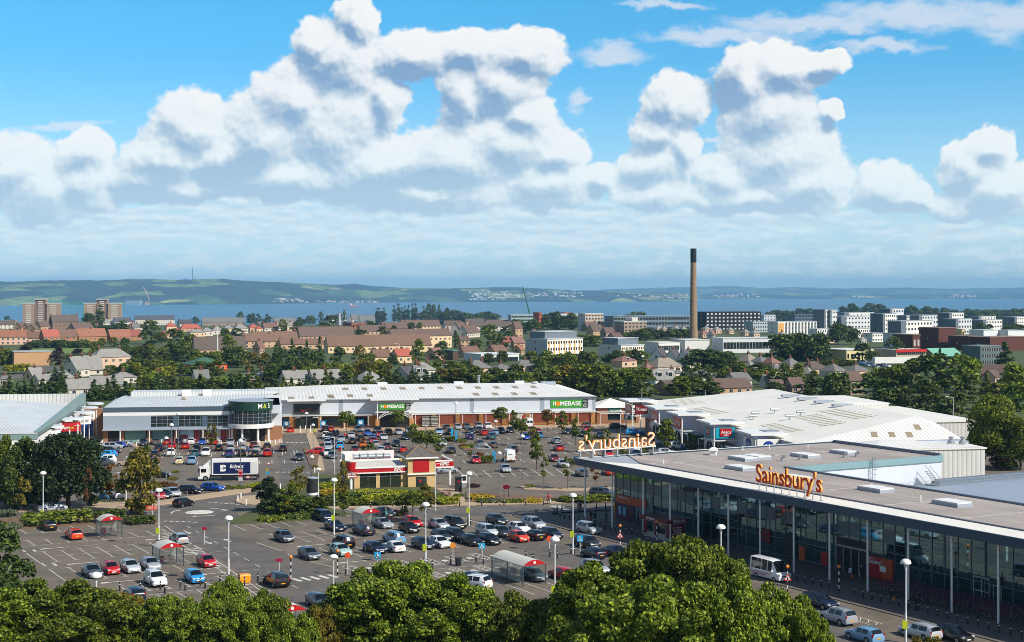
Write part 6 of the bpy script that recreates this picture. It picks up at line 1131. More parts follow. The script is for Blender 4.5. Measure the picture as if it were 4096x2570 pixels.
def leaves(seed, clumps, n, size, fold=True):    # clumps: (centre xyz, radius xyz, weight); many small leaf quads spread through each clump's shell
    g = np.random.default_rng(seed); w = np.array([c[2] for c in clumps], float); idx = g.choice(len(clumps), n, p=w / w.sum())
    C = np.array([c[0] for c in clumps])[idx]; Rr = np.array([c[1] for c in clumps])[idx]
    d = g.normal(size=(n, 3)); d /= np.linalg.norm(d, axis=1)[:, None]; d[:, 2] = np.where(d[:, 2] < -.35, -d[:, 2] * .6, d[:, 2])
    r = g.uniform(.62, 1.06, n) ** .7; P = C + d * Rr * r[:, None]
    nr = d * .45 + g.normal(size=(n, 3)) * .62 + np.array([0, 0, .45]); nr /= np.linalg.norm(nr, axis=1)[:, None]
    t = np.cross(nr, g.normal(size=(n, 3))); t /= np.linalg.norm(t, axis=1)[:, None]; b = np.cross(nr, t)
    s = size * g.uniform(.6, 1.25, n)[:, None]
    V = np.stack([P - t * s * .55, P + b * s * .42 + nr * s * .06, P + t * s * .6, P - b * s * .42 + nr * s * .06], 1).reshape(-1, 3)
    me = bpy.data.meshes.new('crown'); me.vertices.add(4 * n); me.vertices.foreach_set('co', V.astype(np.float32).ravel()); me.loops.add(4 * n); me.loops.foreach_set('vertex_index', np.arange(4 * n, dtype=np.int32))
    me.polygons.add(n); me.polygons.foreach_set('loop_start', np.arange(0, 4 * n, 4, dtype=np.int32)); me.update(calc_edges=True); return me
def clumps(seed, kind, k=26):        # unit tree: crown radius 1, from z .0 to 2 (crown only)
    q = random.Random(seed); out = []
    if kind == 'round':
        for i in range(k):
            a, z = q.uniform(0, 6.283), q.uniform(-.75, .95); rr = math.sqrt(max(0, 1 - z * z)) * q.uniform(.45, .82); s = q.uniform(.2, .40)
            out.append(((rr * math.cos(a), rr * math.sin(a), 1 + z * .8), (s, s, s * .75), s * s))
        out.append(((0, 0, .85), (.8, .8, .78), 1.1))
    elif kind == 'mix':
        for i in range(k):
            a, z = q.uniform(0, 6.283), q.uniform(-.8, 1); rr = math.sqrt(max(0, 1 - z * z)) * q.uniform(.5, 1.1); s = q.uniform(.06, .23)
            out.append(((rr * math.cos(a), rr * math.sin(a), 1 + z * q.uniform(.75, 1.0)), (s, s, s * .7), s * s))
        out.append(((0, 0, .95), (.66, .66, .62), .7))
    elif kind == 'ragged':
        for i in range(k):
            z = q.uniform(.05, 1.95); rr = (.85 * math.sin(math.pi * min(1, z / 2.1) ** .8) + .1) * q.uniform(.25, 1.0); a = q.uniform(0, 6.283); s = q.uniform(.14, .34)
            out.append(((rr * math.cos(a), rr * math.sin(a), z), (s, s, s * .9), s * s))
    elif kind == 'cone':
        for i in range(k * 2):
            t = q.random() ** 1.3; z = 2 * t; rr = (1 - t) * q.uniform(.35, .85); a = q.uniform(0, 6.283); s = (.1 + .3 * (1 - t)) * q.uniform(.6, 1.1)
            out.append(((rr * math.cos(a), rr * math.sin(a), z), (s, s, s * .6), s * s + .01))
        out.append(((0, 0, .7), (.35, .35, .8), .12)); out.append(((0, 0, 1.7), (.1, .1, .35), .04))
    elif kind == 'column':
        for i in range(k):
            z = q.uniform(0, 1.9); a = q.uniform(0, 6.283); e = .75 * math.sin(math.pi * (z + .25) / 2.4); s = q.uniform(.25, .45) * (e + .3)
            out.append(((e * .55 * math.cos(a), e * .55 * math.sin(a), z), (s, s, s * .5), s * s))
    elif kind == 'mound':
        for i in range(k):
            a = q.uniform(0, 6.283); rr = math.sqrt(q.random()) * .8; z = .75 * math.sqrt(1 - rr * rr) * q.uniform(.5, 1); s = q.uniform(.22, .38)
            out.append(((rr * math.cos(a), rr * math.sin(a), z), (s, s, s * .8), s * s))
        out.append(((0, 0, .2), (.85, .85, .6), .9))
    elif kind == 'box':
        for i in range(k):
            x, y, z = q.uniform(-.85, .85), q.uniform(-.8, .8), q.uniform(.4, .85); out.append(((x, y, z), (.2, .25, .18), 1))
        for i in range(8): out.append(((-.87 + .25 * i, 0, .4), (.2, .95, .45), 2.4))
    return out
def trunk_mesh(seed, h, r, crown_r=1.0, limbs=6, sp=.55):     # tapered, with limbs reaching into the crown
    q = random.Random(seed); b = MB(); bend = [(0, 0, 0)]
    for i in range(1, 5): bend.append((q.uniform(-.04, .04) * h, q.uniform(-.04, .04) * h, h * i / 4))
    for i in range(4): b.tube(bend[i], bend[i + 1], r * (1 - .18 * i), r * (1 - .18 * (i + 1)), 7)
    for i in range(limbs):
        p = Vector(bend[2]).lerp(Vector(bend[4]), q.random()); a = q.uniform(0, 6.283); e = p + Vector((math.cos(a) * crown_r * sp, math.sin(a) * crown_r * sp, q.uniform(.2, .8) * crown_r)); m_ = p.lerp(e, .5) + Vector((0, 0, .1 * crown_r))
        b.tube(p, m_, r * .4, r * .26, 5); b.tube(m_, e, r * .26, r * .06, 5)
    return b
TP = {}
def tree_proto(key, kind, leaf, n, size, R_, th, tr, k=26, name='tree', seed=1):   # crown of radius R_ and height 2*R_*asp on a trunk of height th
    o = bpy.data.objects.new(name, None); COL.objects.link(o); PROTO.append(o); o['category'] = 'tree' if name != 'hedge' else 'hedge'
    asp = {'mix': 1.0, 'round': 1.0, 'ragged': 1.25, 'cone': 1.7, 'column': 3.2, 'mound': .5, 'box': 1}[kind]
    cl = [((c[0] * R_, c[1] * R_, th + c[2] * R_ * asp), (s[0] * R_, s[1] * R_, s[2] * R_ * asp), w) for (c, s, w) in [(Vector(c), Vector(s), w) for c, s, w in clumps(seed, kind, k)]]
    link('crown', leaves(seed, cl, n, size), LF_[leaf], o)
    if tr: trunk_mesh(seed, th + R_ * asp * (1.0 if kind != 'cone' else 1.3), tr, R_, 7 if kind in ('round', 'ragged') else 0).obj('trunk', bark, o, 60)
    TP[key] = (o, R_, th + 2 * R_ * asp * .97); return o
for s in (1, 2, 3): tree_proto('near%d' % s, 'mix', 'b', 56000, .25, 5.2, 4.0, .32, 210, 'broadleaf_tree', s)
tree_proto('big', 'round', 'd', 20000, .42, 6.0, -.6, .4, 70, 'broadleaf_tree', 5); tree_proto('midr', 'ragged', 'm', 7000, .36, 3.0, .4, .16, 46, 'broadleaf_tree', 6)
for s in (1, 2, 3): tree_proto('lot%d' % s, 'ragged', 'm', 1500, .30, 1.7, 1.8, .09, 24, 'street_tree', 20 + s)
tree_proto('lotr', 'round', 'm', 1700, .30, 1.9, 2.0, .09, 22, 'street_tree', 29); tree_proto('thin', 'ragged', 'm', 420, .26, 1.1, 1.9, .05, 14, 'street_tree', 31)
for s in (1, 2, 3): tree_proto('fr%d' % s, 'round', 'm', 2000, .68, 4.2, -.5, .22, 30, 'broadleaf_tree', 40 + s)
for s in (1, 2): tree_proto('fg%d' % s, 'ragged', 'm', 1600, .66, 3.6, .0, .2, 34, 'loose_crowned_tree', 50 + s)
for s in (1, 2, 3): tree_proto('fc%d' % s, 'cone', 'c', 1900, .56, 2.9, .1, .18, 30, 'conifer', 60 + s)
tree_proto('pop', 'column', 'd', 1200, .7, 2.2, .8, .25, 36, 'poplar', 71); tree_proto('pine', 'ragged', 'c', 9000, .34, 3.2, 4.0, .22, 40, 'pine_tree', 73)
for s in (1, 2): tree_proto('mound%d' % s, 'mound', 'm', 1500, .16, 1.0, 0, 0, 26, 'shrub', 80 + s)
tree_proto('box', 'box', 'm', 2600, .16, 1.0, 0, 0, 30, 'hedge', 85)
LN_ = {n: LF_[n] for n in LF_}; rt = random.Random(77)
LBL = {'k': 'deep green', 'b': 'bright green', 'd': 'dark green', 'm': 'green', 'y': 'yellow green', 'o': 'orange leaved', 'p': 'purple leaved', 'c': 'dark', 'l': 'lime green', 'g': 'golden yellow', 's': 'silvery green', 'r': 'rust brown'}
def plant(key, p, h, w, leaf, label, cat='tree', group=None):
    o, R_, H_ = TP[key]; src = o.children[0].material_slots[0].material.name
    return dup(o, p, rt.uniform(0, 6.28) if key != 'box' else 0, (w / (2 * R_), w / (2 * R_), h / H_), label=label, cat=cat, group=group, mats={src: LF_[leaf]})
def tree(tile, x, ytop, ybase, wpx, key, leaf, label=None, group=None):   # by crown top, foot and crown width in the photograph
    p = G(tile, x, ybase); pt = PX(tile, x, ytop); h = HC - (pt[1] - HY) * p.y / F - p.z; w = wpx / TILE[tile][2] * p.y / F
    if key == 'lot': key = rt.choice(('lot1', 'lot2', 'lot3'))
    if key == 'fr': key = rt.choice(('fr1', 'fr2', 'fr3', 'fg1', 'fg2', 'fg1'))
    if key == 'fc': key = rt.choice(('fc1', 'fc2', 'fc3'))
    kn = {'f': 'tree', 'l': 'slim car park tree', 't': 'thin young tree', 'p': 'tree'}[key[0]] if key[0] in 'fltp' else 'tree'
    if key.startswith('fc'): kn = 'conifer'
    if key == 'pop': kn = 'poplar'
    return plant(key, p, max(h, 2.0), w, leaf, label or '%s %s' % (LBL[leaf], kn), 'tree', group)
def shrub(tile, x0, x1, y0, y1, leaf, key='mound', label=None, dep=None):
    p = G(tile, (x0 + x1) / 2, y1); s = p.y / F / TILE[tile][2]; w = (x1 - x0) * s; h = max(.5, (y1 - y0) * s * .95); d = dep or min(w, 4.0)
    if key == 'mound': key = rt.choice(('mound1', 'mound2'))
    o, R_, H_ = TP[key]; p.y += d * .45; k = 1.0 if key == 'box' else 1.0
    z = dup(o, p, ra if key == 'box' else 0, (w / 2, d / 2, h / (.95 if key != 'box' else 1.0)), label=label or '%s %s' % (LBL[leaf], 'clipped hedge' if key == 'box' else 'shrub'), cat='hedge' if key == 'box' else 'shrub', mats={o.children[0].material_slots[0].material.name: LF_[leaf]})
    return z
# front trees, a little below the camera
for x, top, Y, w, leaf in ((-60, 2345, 118, 11, 'b'), (130, 2330, 122, 9, 'b'), (330, 2335, 119, 10, 'm'), (470, 2355, 126, 6, 'y'), (600, 2400, 121, 6, 'b'), (700, 2372, 119, 5, 'b'), (810, 2410, 117, 7, 'b'), (905, 2322, 124, 4.5, 'b'), (985, 2400, 117, 5, 'b'), (1075, 2375, 118, 4.5, 'b'), (1185, 2462, 112, 5, 'b'), (1290, 2425, 114, 3.6, 'y'), (1420, 2335, 119, 6.5, 'b'), (1590, 2262, 117, 10.5, 'b'), (1830, 2330, 114, 9, 'b'), (2020, 2385, 112, 6, 'm'),
                           (2190, 2410, 108, 7, 'm'), (2420, 2265, 106, 10, 'b'), (2680, 2155, 108, 10, 'm'), (2830, 2190, 106, 7, 'm'), (2620, 2330, 96, 11, 'b'), (2940, 2350, 95, 7, 'b'), (3110, 2362, 100, 6, 'b'), (3230, 2440, 97, 3.6, 'b'), (3700, 2555, 104, 4, 'y')):
    top += 22 if x < 720 else 8; X = (x - CX) / F * Y; h = HC - (top - HY) * Y / F
    plant('near%d' % rt.choice((1, 2, 3)), (X, Y, 0), h, w, leaf, '%s front tree rising from the bottom edge' % LBL[leaf], 'tree', 'trees along the bottom edge')
plant('pine', ((-30 - CX) / F * 140, 140, 0), 13.0, 7.5, 'c', 'dark long-needled pine at the left edge', 'tree')
for a in (('A0', 645, 450, 1165, 760, 'big', 'k', 'huge dense dark tree beside the stepped sign store'), ('A0', 430, 690, 1180, 300, 'midr', 'd'), ('A0', 130, 640, 1180, 330, 'midr', 'd'), ('A0', 860, 800, 1150, 200, 'midr', 'd'), ('A0', 230, 560, 1150, 420, 'midr', 'd', 'tall olive tree left of the huge dark tree'), ('A0', 40, 540, 1130, 300, 'midr', 'm', 'leafy tree at the left edge before the grey gable'), ('A0', 370, 620, 1165, 260, 'midr', 'd', None), ('A0', 205, 880, 1235, 170, 'lot', 'y', 'small yellow green tree on the left verge'),
          ('A0', 1310, 660, 1225, 420, 'midr', 'y', 'full yellow green tree by the exit sign'), ('A0', 1390, 600, 1100, 190, 'lot', 'd', 'slim dark tree behind the yellow green tree'), ('A0', 1030, 750, 1105, 190, 'lot', 'o', 'autumn orange tree beside the huge dark tree'), ('A0', 1010, 900, 1105, 180, 'lot', 'y', None), ('A0', 820, 790, 1290, 110, 'thin', 'r', 'almost bare thin tree on the left verge'), ('A0', 1165, 860, 1110, 130, 'lot', 'd', None),
          ('A1', 850, 245, 490, 180, 'lotr', 'm'), ('A1', 1325, 230, 490, 175, 'lotr', 'm'), ('A1', 1480, 385, 620, 150, 'lot', 'm'), ('A1', 1600, 425, 700, 270, 'lotr', 'm'), ('A1', 1720, 470, 690, 160, 'lot', 'm'), ('A1', 1080, 555, 690, 140, 'lot', 'm'), ('A1', 1000, 500, 690, 100, 'thin', 'r'), ('A1', 2300, 205, 445, 170, 'lotr', 'm'),
          ('A2', 15, 240, 470, 120, 'lot', 'm'), ('A2', 335, 228, 462, 140, 'lotr', 'o', 'brownish round tree before the brick bays'), ('A2', 470, 258, 505, 140, 'lot', 'm'), ('A2', 85, 310, 578, 150, 'lotr', 'm'), ('A2', 200, 400, 562, 120, 'lot', 'y'), ('A2', 230, 475, 802, 190, 'lot', 'm'), ('A2', 598, 310, 570, 120, 'lot', 'm'), ('A2', 735, 400, 640, 140, 'lot', 'm'), ('A2', 880, 415, 630, 110, 'lot', 'm'),
          ('A2', 300, 690, 988, 110, 'thin', 'm'), ('A2', 525, 690, 982, 140, 'thin', 'm'), ('A2', 785, 780, 972, 130, 'thin', 'r'), ('A2', 1450, 345, 700, 230, 'lot', 'm'), ('A2', 1690, 455, 690, 170, 'lot', 'm'), ('A2', 1050, 590, 700, 110, 'lot', 'm'), ('A2', 1240, 590, 700, 110, 'lot', 'm'), ('A0', 1995, 365, 640, 120, 'lot', 'y'),
          ('A1', 410, 770, 1100, 190, 'lot', 'y'), ('A1', 815, 740, 1240, 130, 'lot', 'y', 'tall slender yellow green tree left of the bucket pole'), ('A1', 830, 1000, 1240, 190, 'lot', 'm'), ('A1', 1480, 985, 1300, 240, 'lotr', 'm'), ('A1', 1600, 960, 1290, 230, 'lot', 'y'), ('A1', 1380, 1050, 1300, 150, 'lot', 'm'), ('A1', 110, 900, 1200, 300, 'midr', 'k', 'rounded bushy dark tree beside the splitter island'), ('A1', 260, 1050, 1235, 300, 'midr', 'm', 'wide leafy bush right of the splitter island'), ('A1', 430, 1060, 1230, 300, 'midr', 'd', 'wide dark bush before the advertising drum'), ('A1', 570, 1075, 1215, 230, 'midr', 'm', 'wide leafy bush left of the tall slender tree'), ('A1', 330, 930, 1190, 200, 'lot', 'm')):
    tree(*a)
for a in (('B0', 190, 820, -15, 135, 'm', 'box'), ('B0', 205, 420, 75, 138, 'm', 'box'), ('B0', 872, 1140, -25, 112, 'd', 'box'), ('B0', 1160, 1420, 40, 125, 'd', 'box'), ('B0', -60, 192, 60, 172, 's'), ('A0', -60, 130, 1110, 1250, 's'), ('A0', 935, 1060, 1050, 1112, 'd'), ('A0', 1060, 1175, 1050, 1108, 'd'), ('A0', 1440, 1570, 915, 968, 'r', 'box'), ('A0', 1545, 1665, 895, 960, 'r'), ('A0', 1570, 1680, 840, 900, 'y'), ('A0', 1610, 1690, 790, 830, 'm'),
          ('A0', 2075, 2200, 920, 985, 'y'), ('A0', 2180, 2320, 915, 990, 'm'), ('A0', 2300, 2440, 895, 975, 'l'), ('A1', -20, 120, 890, 950, 'l'), ('A1', 570, 720, 865, 960, 's'), ('A1', 660, 800, 838, 960, 'd'), ('A1', 570, 790, 925, 1000, 'l', 'box'), ('A1', 560, 850, 980, 1060, 'g', 'box'), ('A1', 925, 1200, 955, 1035, 'l'), ('A1', 1130, 1440, 955, 1040, 'l'), ('A1', 1010, 1300, 970, 1070, 's'), ('A1', 980, 1330, 1022, 1135, 'l', 'box'), ('A1', 650, 1010, 1020, 1140, 'd', 'box'), ('A1', 1300, 1560, 965, 1110, 'l'), ('A1', 1560, 1720, 980, 1100, 'm'), ('A1', 1690, 1900, 1062, 1140, 'l', 'box'), ('A1', 1640, 1770, 985, 1080, 'm'), ('A1', 680, 1000, 960, 1070, 'l'), ('A1', 860, 1100, 1060, 1145, 'm', 'box'), ('A1', 1080, 1330, 1060, 1145, 'm', 'box'), ('A1', 1500, 1720, 1040, 1130, 'm'), ('A1', 420, 640, 1010, 1120, 'm'), ('A1', 200, 460, 1120, 1222, 'm'),
          ('A1', 140, 400, 1040, 1130, 'g'), ('A1', 260, 380, 990, 1050, 'p'), ('A1', 100, 400, 1080, 1200, 'm'), ('A1', 350, 660, 1075, 1215, 'm'), ('B1', -20, 250, -20, 100, 'm'), ('B1', 230, 560, -40, 78, 'd'), ('A1', 640, 760, 1090, 1150, 'd', 'box'), ('A1', 1265, 1430, 1130, 1240, 'p'), ('A1', 1850, 1960, 1000, 1060, 'm'), ('A1', 1975, 2240, 985, 1095, 'g'), ('A1', 2060, 2250, 1040, 1120, 'd'), ('A1', 2130, 2330, 1040, 1120, 's'), ('A1', 2300, 2440, 1050, 1120, 'm'), ('A1', 1990, 2115, 903, 970, 'p'), ('A1', 2140, 2210, 1050, 1105, 'g'),
          ('A1', 1775, 1895, 485, 535, 'm', 'box'), ('A1', 1880, 1990, 475, 545, 'm'), ('A1', 1915, 2010, 525, 590, 'o'), ('A1', 1990, 2070, 510, 600, 'm'), ('A1', 1925, 2010, 560, 605, 'l'), ('A1', 1995, 2080, 590, 665, 'm'), ('A1', 2050, 2145, 590, 680, 'o'), ('A1', 2120, 2235, 665, 745, 'm', 'box'), ('A1', 2225, 2270, 690, 740, 'r'), ('A1', 1880, 1935, 760, 800, 'r'), ('A1', 450, 500, 590, 640, 'l'), ('A1', 510, 585, 720, 790, 'y'),
          ('A2', -30, 130, 1045, 1118, 'm'), ('A2', 98, 300, 1030, 1120, 'g'), ('A2', 345, 445, 1045, 1100, 'd'), ('A2', 455, 620, 1045, 1115, 'm', 'box'), ('A2', 600, 960, 1040, 1115, 'm', 'box'), ('A2', 830, 930, 1010, 1060, 'l'), ('A2', 940, 1080, 1035, 1110, 'm', 'box'), ('A2', 110, 215, 920, 965, 'm'), ('A2', 430, 480, 960, 985, 'm'), ('A2', 870, 905, 940, 968, 'r'), ('A2', 980, 1010, 935, 965, 'r')):
    shrub(*a)
# copse right of the terrace and along its back
for a in (('A3', 640, -120, 150, 330, 'fr', 'd'), ('A3', 1000, -60, 180, 420, 'fr', 'd'), ('A3', 1250, 20, 250, 400, 'fr', 'd'), ('A3', 1500, -20, 300, 380, 'fr', 'd'), ('A3', 1780, 100, 390, 300, 'fr', 'd'), ('A3', 1620, 200, 380, 220, 'fr', 'd'), ('A3', 2000, 240, 450, 280, 'fr', 'd'), ('A3', 2150, 100, 780, 520, 'big', 'm', 'large round tree behind the ribbed end wall'), ('A3', 2380, 300, 800, 380, 'big', 'm', 'large tree at the right edge behind the low roof'), ('A3', 1960, 430, 760, 230, 'midr', 'd'), ('A3', 2190, 590, 800, 230, 'midr', 'r', 'small russet tree by the right-hand lamp post'), ('A3', 2330, -150, 250, 420, 'fr', 'b'), ('A3', 2250, 480, 800, 350, 'midr', 'd'),
          ('C3', 1180, 900, 1220, 420, 'fr', 'm'), ('C3', 1000, 920, 1150, 260, 'fr', 'b'), ('C3', 1560, 840, 1240, 520, 'fr', 'd'), ('C3', 1820, 800, 1160, 420, 'fr', 'b'), ('C3', 1350, 880, 1150, 300, 'fr', 'm'), ('C3', 1620, 745, 1080, 160, 'fc', 'c'), ('C3', 2230, 690, 1010, 340, 'fc', 'c'), ('C3', 2330, 960, 1200, 320, 'fr', 'b'), ('C3', 2060, 970, 1180, 180, 'fc', 'm'), ('C3', 2160, 1080, 1260, 360, 'fr', 'm'), ('C3', 1900, 1000, 1230, 260, 'fr', 'm'), ('C3', 430, 1030, 1170, 340, 'fr', 'd'), ('C3', 60, 1065, 1160, 240, 'fr', 'd'), ('C3', 280, 965, 1060, 190, 'fr', 'm')):
    tree(*a)
# ---------------------------------------------------------------- the town behind
WCOL = {}
def wm(h): return mat('render_' + h, tuple(v * (.97 if h == 'e6e4df' else .92) for v in lin(h)), .85, noise=.06, scale=.6)
def rm_(h):
    if 'roof_' + h in MATS: return MATS['roof_' + h]
    m = mat('roof_' + h, tuple(v * .95 for v in lin(h)), .8, noise=.14, scale=.7); fine(m, 3.5, .22); return m
winm = mat('town_window', '20282c', .1, spec=.8); winf = mat('window_frame_white', 'd6d6d2', .6); chm = mat('chimney_brick', '5e4030', .85); pot = mat('chimney_pot', '9a5a3c', .8)
def house(tile, x0, x1, yr, ye, yb, roof, rc, wc, az=152, nch=2, label=None, dep=8.0, nw=None, dormer=0):
    p = G(tile, (x0 + x1) / 2, yb); k = p.y / F / TILE[tile][2]; px = PX(tile, (x0 + x1) / 2, yb)[0]
    rel = rad(az - 180) - math.atan((px - CX) / F); c, s = abs(math.cos(rel)), abs(math.sin(rel))
    wt = (x1 - x0) * k; D = min(dep, wt * .8); L = max(4.0, (wt - D * s) / max(c, .4))
    if roof == 'hip': yr = ye - (ye - yr) * .8; L *= 1.12
    he = max(2.3, (yb - ye) * k); hr = max(1.2, (ye - yr) * k + .4)
    Yb = p.y; p.y += (D / 2 * c + L / 2 * s) ; p.x *= p.y / Yb; 
    wn = {'hip': 'hipped', 'gable': 'gabled'}[roof]
    t = thing('house', label or '%s house with %s %s roof' % (cname(wc), cname(rc), wn), 'house', p, faceaz(az)); zb = -1.5
    b = MB(); x, y = L / 2, D / 2
    if roof == 'gable':
        b.add([(-x, -y, zb), (x, -y, zb), (x, y, zb), (-x, y, zb), (-x, -y, he), (x, -y, he), (x, y, he), (-x, y, he), (-x, 0, he + hr), (x, 0, he + hr)], [(0, 1, 5, 4), (2, 3, 7, 6), (1, 2, 6, 9, 5), (3, 0, 4, 8, 7)])
    else: b.b6(-x, x, -y, y, zb, he)
    b.obj('wall', wm(wc), t)
    o_ = .35; b = MB(); zr = he + hr; t_ = .18
    if roof == 'gable':
        e = hr * o_ / y; A = [(-x - .25, -y - o_, he - e), (x + .25, -y - o_, he - e), (x + .25, 0, zr), (-x - .25, 0, zr), (-x - .25, y + o_, he - e), (x + .25, y + o_, he - e)]
        A += [(q[0], q[1], q[2] + t_) for q in A]; b.add(A, [(6, 7, 8, 9), (9, 8, 11, 10), (0, 1, 7, 6), (4, 10, 11, 5), (0, 6, 9, 3), (3, 9, 10, 4), (1, 2, 8, 7), (2, 5, 11, 8)])
    else:
        hx = max(0, x - y * .95); A = [(-x - o_, -y - o_, he), (x + o_, -y - o_, he), (x + o_, y + o_, he), (-x - o_, y + o_, he), (-hx, 0, zr), (hx, 0, zr)]; b.add(A, [(0, 1, 5, 4), (1, 2, 5), (2, 3, 4, 5), (3, 0, 4), (3, 2, 1, 0)])
    ro = b.obj('roof', rm_(rc), t)
    for i in range(nch):
        cx = (-x + .5 + (2 * x - 1) * (i / (nch - 1) if nch > 1 else .5)) * (1 if roof == 'gable' else .62); b = MB(); b.b6(cx - .55, cx + .55, -.35, .35, he + hr * .5, zr + .8); o = b.obj('chimney', chm, ro); b = MB()
        for q in (-.3, .1): b.tube((cx + q, 0, zr + .8), (cx + q, 0, zr + 1.6), .13, n=6)
        b.obj('chimney_pot', pot, o)
    n = nw if nw is not None else max(2, int(L / 3.2)); fl = 2 if he > 4.2 else 1
    for f in range(fl):
        z = he * (.5 if fl == 1 else (.24, .72)[f])
        for i in range(n):
            q = -x + L * (i + .5) / n; b = MB(); b.b6(q - .65, q + .65, -y - .06, -y + .02, z - .65, z + .65); o = b.obj('window', winf, t); b = MB(); b.b6(q - .55, q - .04, -y - .09, -y - .06, z - .55, z + .55); b.b6(q + .04, q + .55, -y - .09, -y - .06, z - .55, z + .55); b.obj('pane', winm, o)
    if roof == 'gable':
        for sx in (-1, 1): b = MB(); b.b6(sx * x - .05, sx * x + .05, -.5, .5, he * .6, he * .6 + 1.2); b.obj('window', winm, t)
    for i in range(dormer):
        q = -x + L * (i + .5) / dormer; b = MB(); b.b6(q - .9, q + .9, -y * .75, 0, he + hr * .2, he + hr * .75); d = b.obj('dormer', winf, ro); b = MB(); b.b6(q - .75, q + .75, -y * .75 - .05, -y * .75, he + hr * .3, he + hr * .68); b.obj('pane', winm, d)
    return t
CN = {'d9b79a': 'pink buff', 'c9a27e': 'buff', 'b07a52': 'orange brown', 'e8c9a0': 'cream', 'e6b9a4': 'pink', '8f8478': 'grey', 'd6cdbf': 'pale', 'e6e4df': 'white', 'a08a74': 'stone', '7d6250': 'brown',
      '75594a': 'tan tiled', '94624a': 'terracotta', 'a85a48': 'bright red', '8c8a86': 'grey slate', '70706e': 'dark slate', '5c5048': 'brown tiled', '4a4a50': 'blue slate', '8f5045': 'red', '66524a': 'dark brown', '86625a': 'rosy'}
def cname(h): return CN.get(h, 'plain')
H_ = house
